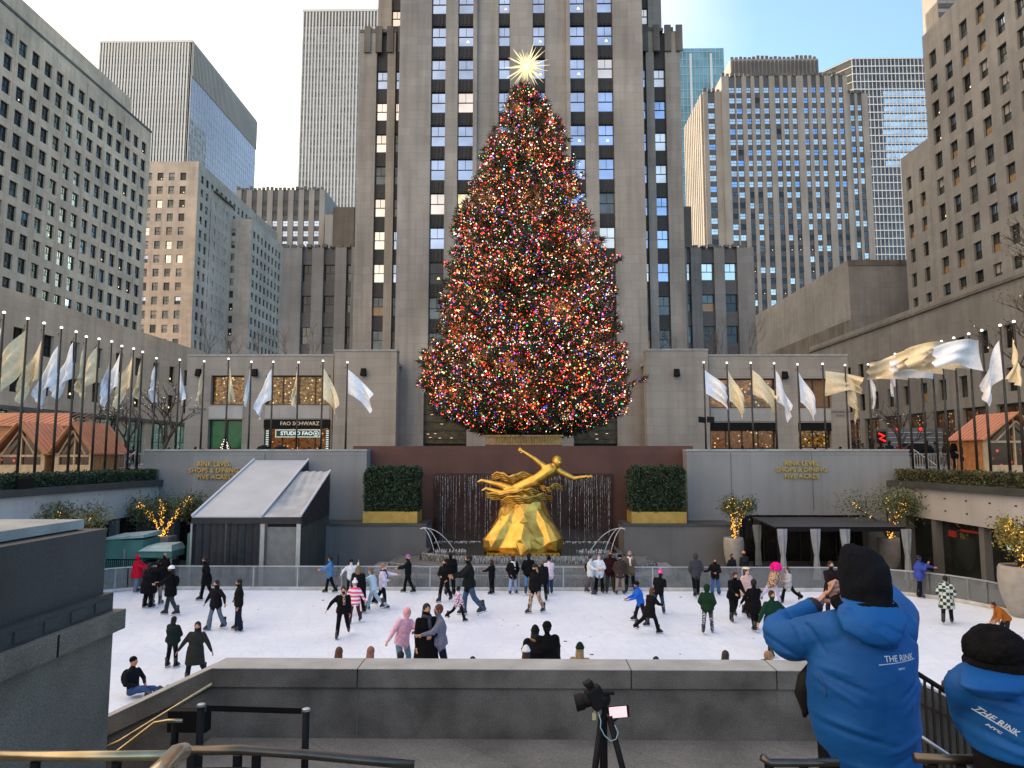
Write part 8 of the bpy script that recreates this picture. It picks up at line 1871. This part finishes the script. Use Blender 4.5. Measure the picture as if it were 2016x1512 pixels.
def bluejacket2():
    Yc = 2.75; W = lambda px, py, dy=0: P(px, py, Yc+dy); foot = 3.90
    root = thing('person', (W(1985, 1400).x, Yc, foot), 'person in a blue jacket and fluffy black hat at the lower right corner', 'person')
    b = MB()
    def rg(py, xa, xb, dep, dy=0): a, c = W(xa, py, dy), W(xb, py, dy); return ((a+c)/2, Vector(((c.x-a.x)/2, 0, 0)), Vector((0, dep, 0)))
    b.rings([rg(1478, 1916, 2060, .16), rg(1440, 1909, 2068, .17), rg(1400, 1902, 2075, .17), rg(1360, 1888, 2085, .165), rg(1335, 1882, 2088, .15), rg(1318, 1890, 2075, .13), rg(1308, 1915, 2050, .10)], 26)
    b.capsule(W(2070, 1355), W(2095, 1430, -.05), .08, .07, 12); b.capsule(W(2095, 1430, -.05), W(2060, 1470, .15), .07, .05, 12)
    b.capsule(W(1902, 1352), W(1912, 1420, .16), .075, .065, 12)
    b.rings([(W(1960, 1372, -.13), Vector((.07, 0, 0)), Vector((0, .04, 0))), (W(1958, 1350, -.14), Vector((.12, 0, 0)), Vector((0, .06, 0))), (W(1962, 1325, -.08), Vector((.125, 0, 0)), Vector((0, .09, 0))), (W(1965, 1312, -.03), Vector((.11, 0, 0)), Vector((0, .1, 0)))], 18)
    me = remesh(b, .011, 'jacket', [M['jacket']], root, smooth=5); wrinkle(me, .004, 4, 14, anis=(1, 1, 2)); wrinkle(me, .0015, 18, 3)
    crease(me, WOFF[root.name], W, [((1895, 1352), (1975, 1366), .005, -.010), ((1900, 1362), (1990, 1380), .006, .008), ((1905, 1420), (1970, 1445), .007, -.010), ((1912, 1440), (2000, 1462), .008, .009), ((1988, 1370), (2004, 1450), .007, -.009), ((1920, 1338), (2000, 1350), .005, -.008), ((1915, 1330), (1990, 1336), .005, .007)]); link('jacket', me, root); me_j = me
    b = MB(); b.ell(W(1960, 1285, .01), .075, .075, .075, 14, 10); b.capsule(W(1964, 1320), W(1963, 1285), .06, .06, 10); b.capsule(W(1985, 1450), W(1970, 1330), .09, .09, 12)
    for s in (-1, 1): x = W(1996, 1480).x+s*.06; b.capsule((x, Yc, 4.9), (x, Yc, foot+.45), .08, .065, 12); b.capsule((x, Yc, foot+.45), (x, Yc, foot+.08), .07, .05, 10)
    b.capsule(W(2095, 1430, -.05), W(2060, 1470, .15), .04, .03, 10); b.capsule(W(2070, 1355), W(2095, 1430, -.05), .05, .04, 10); b.capsule(W(1985, 1400), W(2070, 1355), .05, .05, 10)
    me = remesh(b, .016, 'body', [M['skin'], cm('0c0d10')], root, smooth=3)
    for p_ in me.polygons:
        if p_.center.z < 5.12-foot: p_.material_index = 1
    link('body', me, root)
    b = MB(); fingers(b, W(2060, 1471, .15), (-.5, .8, -.1), (0, 0, 1), .16, .009); b.build('hand', [M['skin']], root, smooth=True)
    b = MB(); b.rings([rg(1294, 1906, 2010, .11), rg(1276, 1903, 2012, .12), rg(1262, 1908, 2008, .12), rg(1248, 1920, 1998, .10), rg(1238, 1934, 1984, .08), rg(1232, 1948, 1972, .03)], 22)
    me = remesh(b, .009, 'hat', [M['fleece']], root, smooth=2); wrinkle(me, .005, 14, 5); link('hat', me, root)
    b = MB(); b.rings([rg(1330, 1924, 2020, .11), rg(1316, 1908, 2024, .125), rg(1302, 1904, 2020, .12), rg(1290, 1914, 2012, .10)], 22)
    me = remesh(b, .009, 'scarf', [M['fleece']], root, smooth=2); wrinkle(me, .009, 12, 8); link('scarf', me, root)
    project_print(root, me_j, W, 1924, 1398, .108, .028, 33, 1921, 1414, (1897, 1386), (1952, 1420))
    if False: c = W(1926, 1398, -.16); o1 = text('THE RINK', .03, c, (math.pi/2, R(33), 0), M['print'], root, ext=.001, name='back_print', width=.12); o2 = text('NYC', .009, W(1921, 1414, -.16), (math.pi/2, R(33), 0), M['print'], root, ext=.001, name='back_print', width=.03)
    for s in (-1, 1): x = W(1988, 1480).x+s*.09; b = MB(); b.ell((x, Yc+.06, foot+.05), .05, .14, .05, 12, 7); b.build('shoe', [M['black']], root, smooth=True)
bluejacket2()
# specks on the ice
r = random.Random(77)
b = MB()
for k in range(60):
    x, y = r.uniform(-17, 17.5), r.uniform(13, 31.5); q = r.uniform(.015, .05)
    b.rings([(Vector((x, y, ICEZ)), Vector((q, 0, 0)), Vector((0, q*.5, 0))), (Vector((x, y, ICEZ+.012)), Vector((q*.7, 0, 0)), Vector((0, q*.35, 0)))], 5)
for px, py in ((1113, 1263), (1165, 1289), (1230, 1182), (636, 1182), (1340, 1176)): c = G(px, py, ICEZ); b.rings([(c, Vector((.07, 0, 0)), Vector((0, .04, 0))), (c+Vector((0, 0, .02)), Vector((.05, 0, 0)), Vector((0, .03, 0)))], 6)
tag(b.build('ice_debris', [simple('debris', (.10, .10, .10), .9)]), 'dark scraps and chips scattered over the ice', 'debris', kind='stuff')
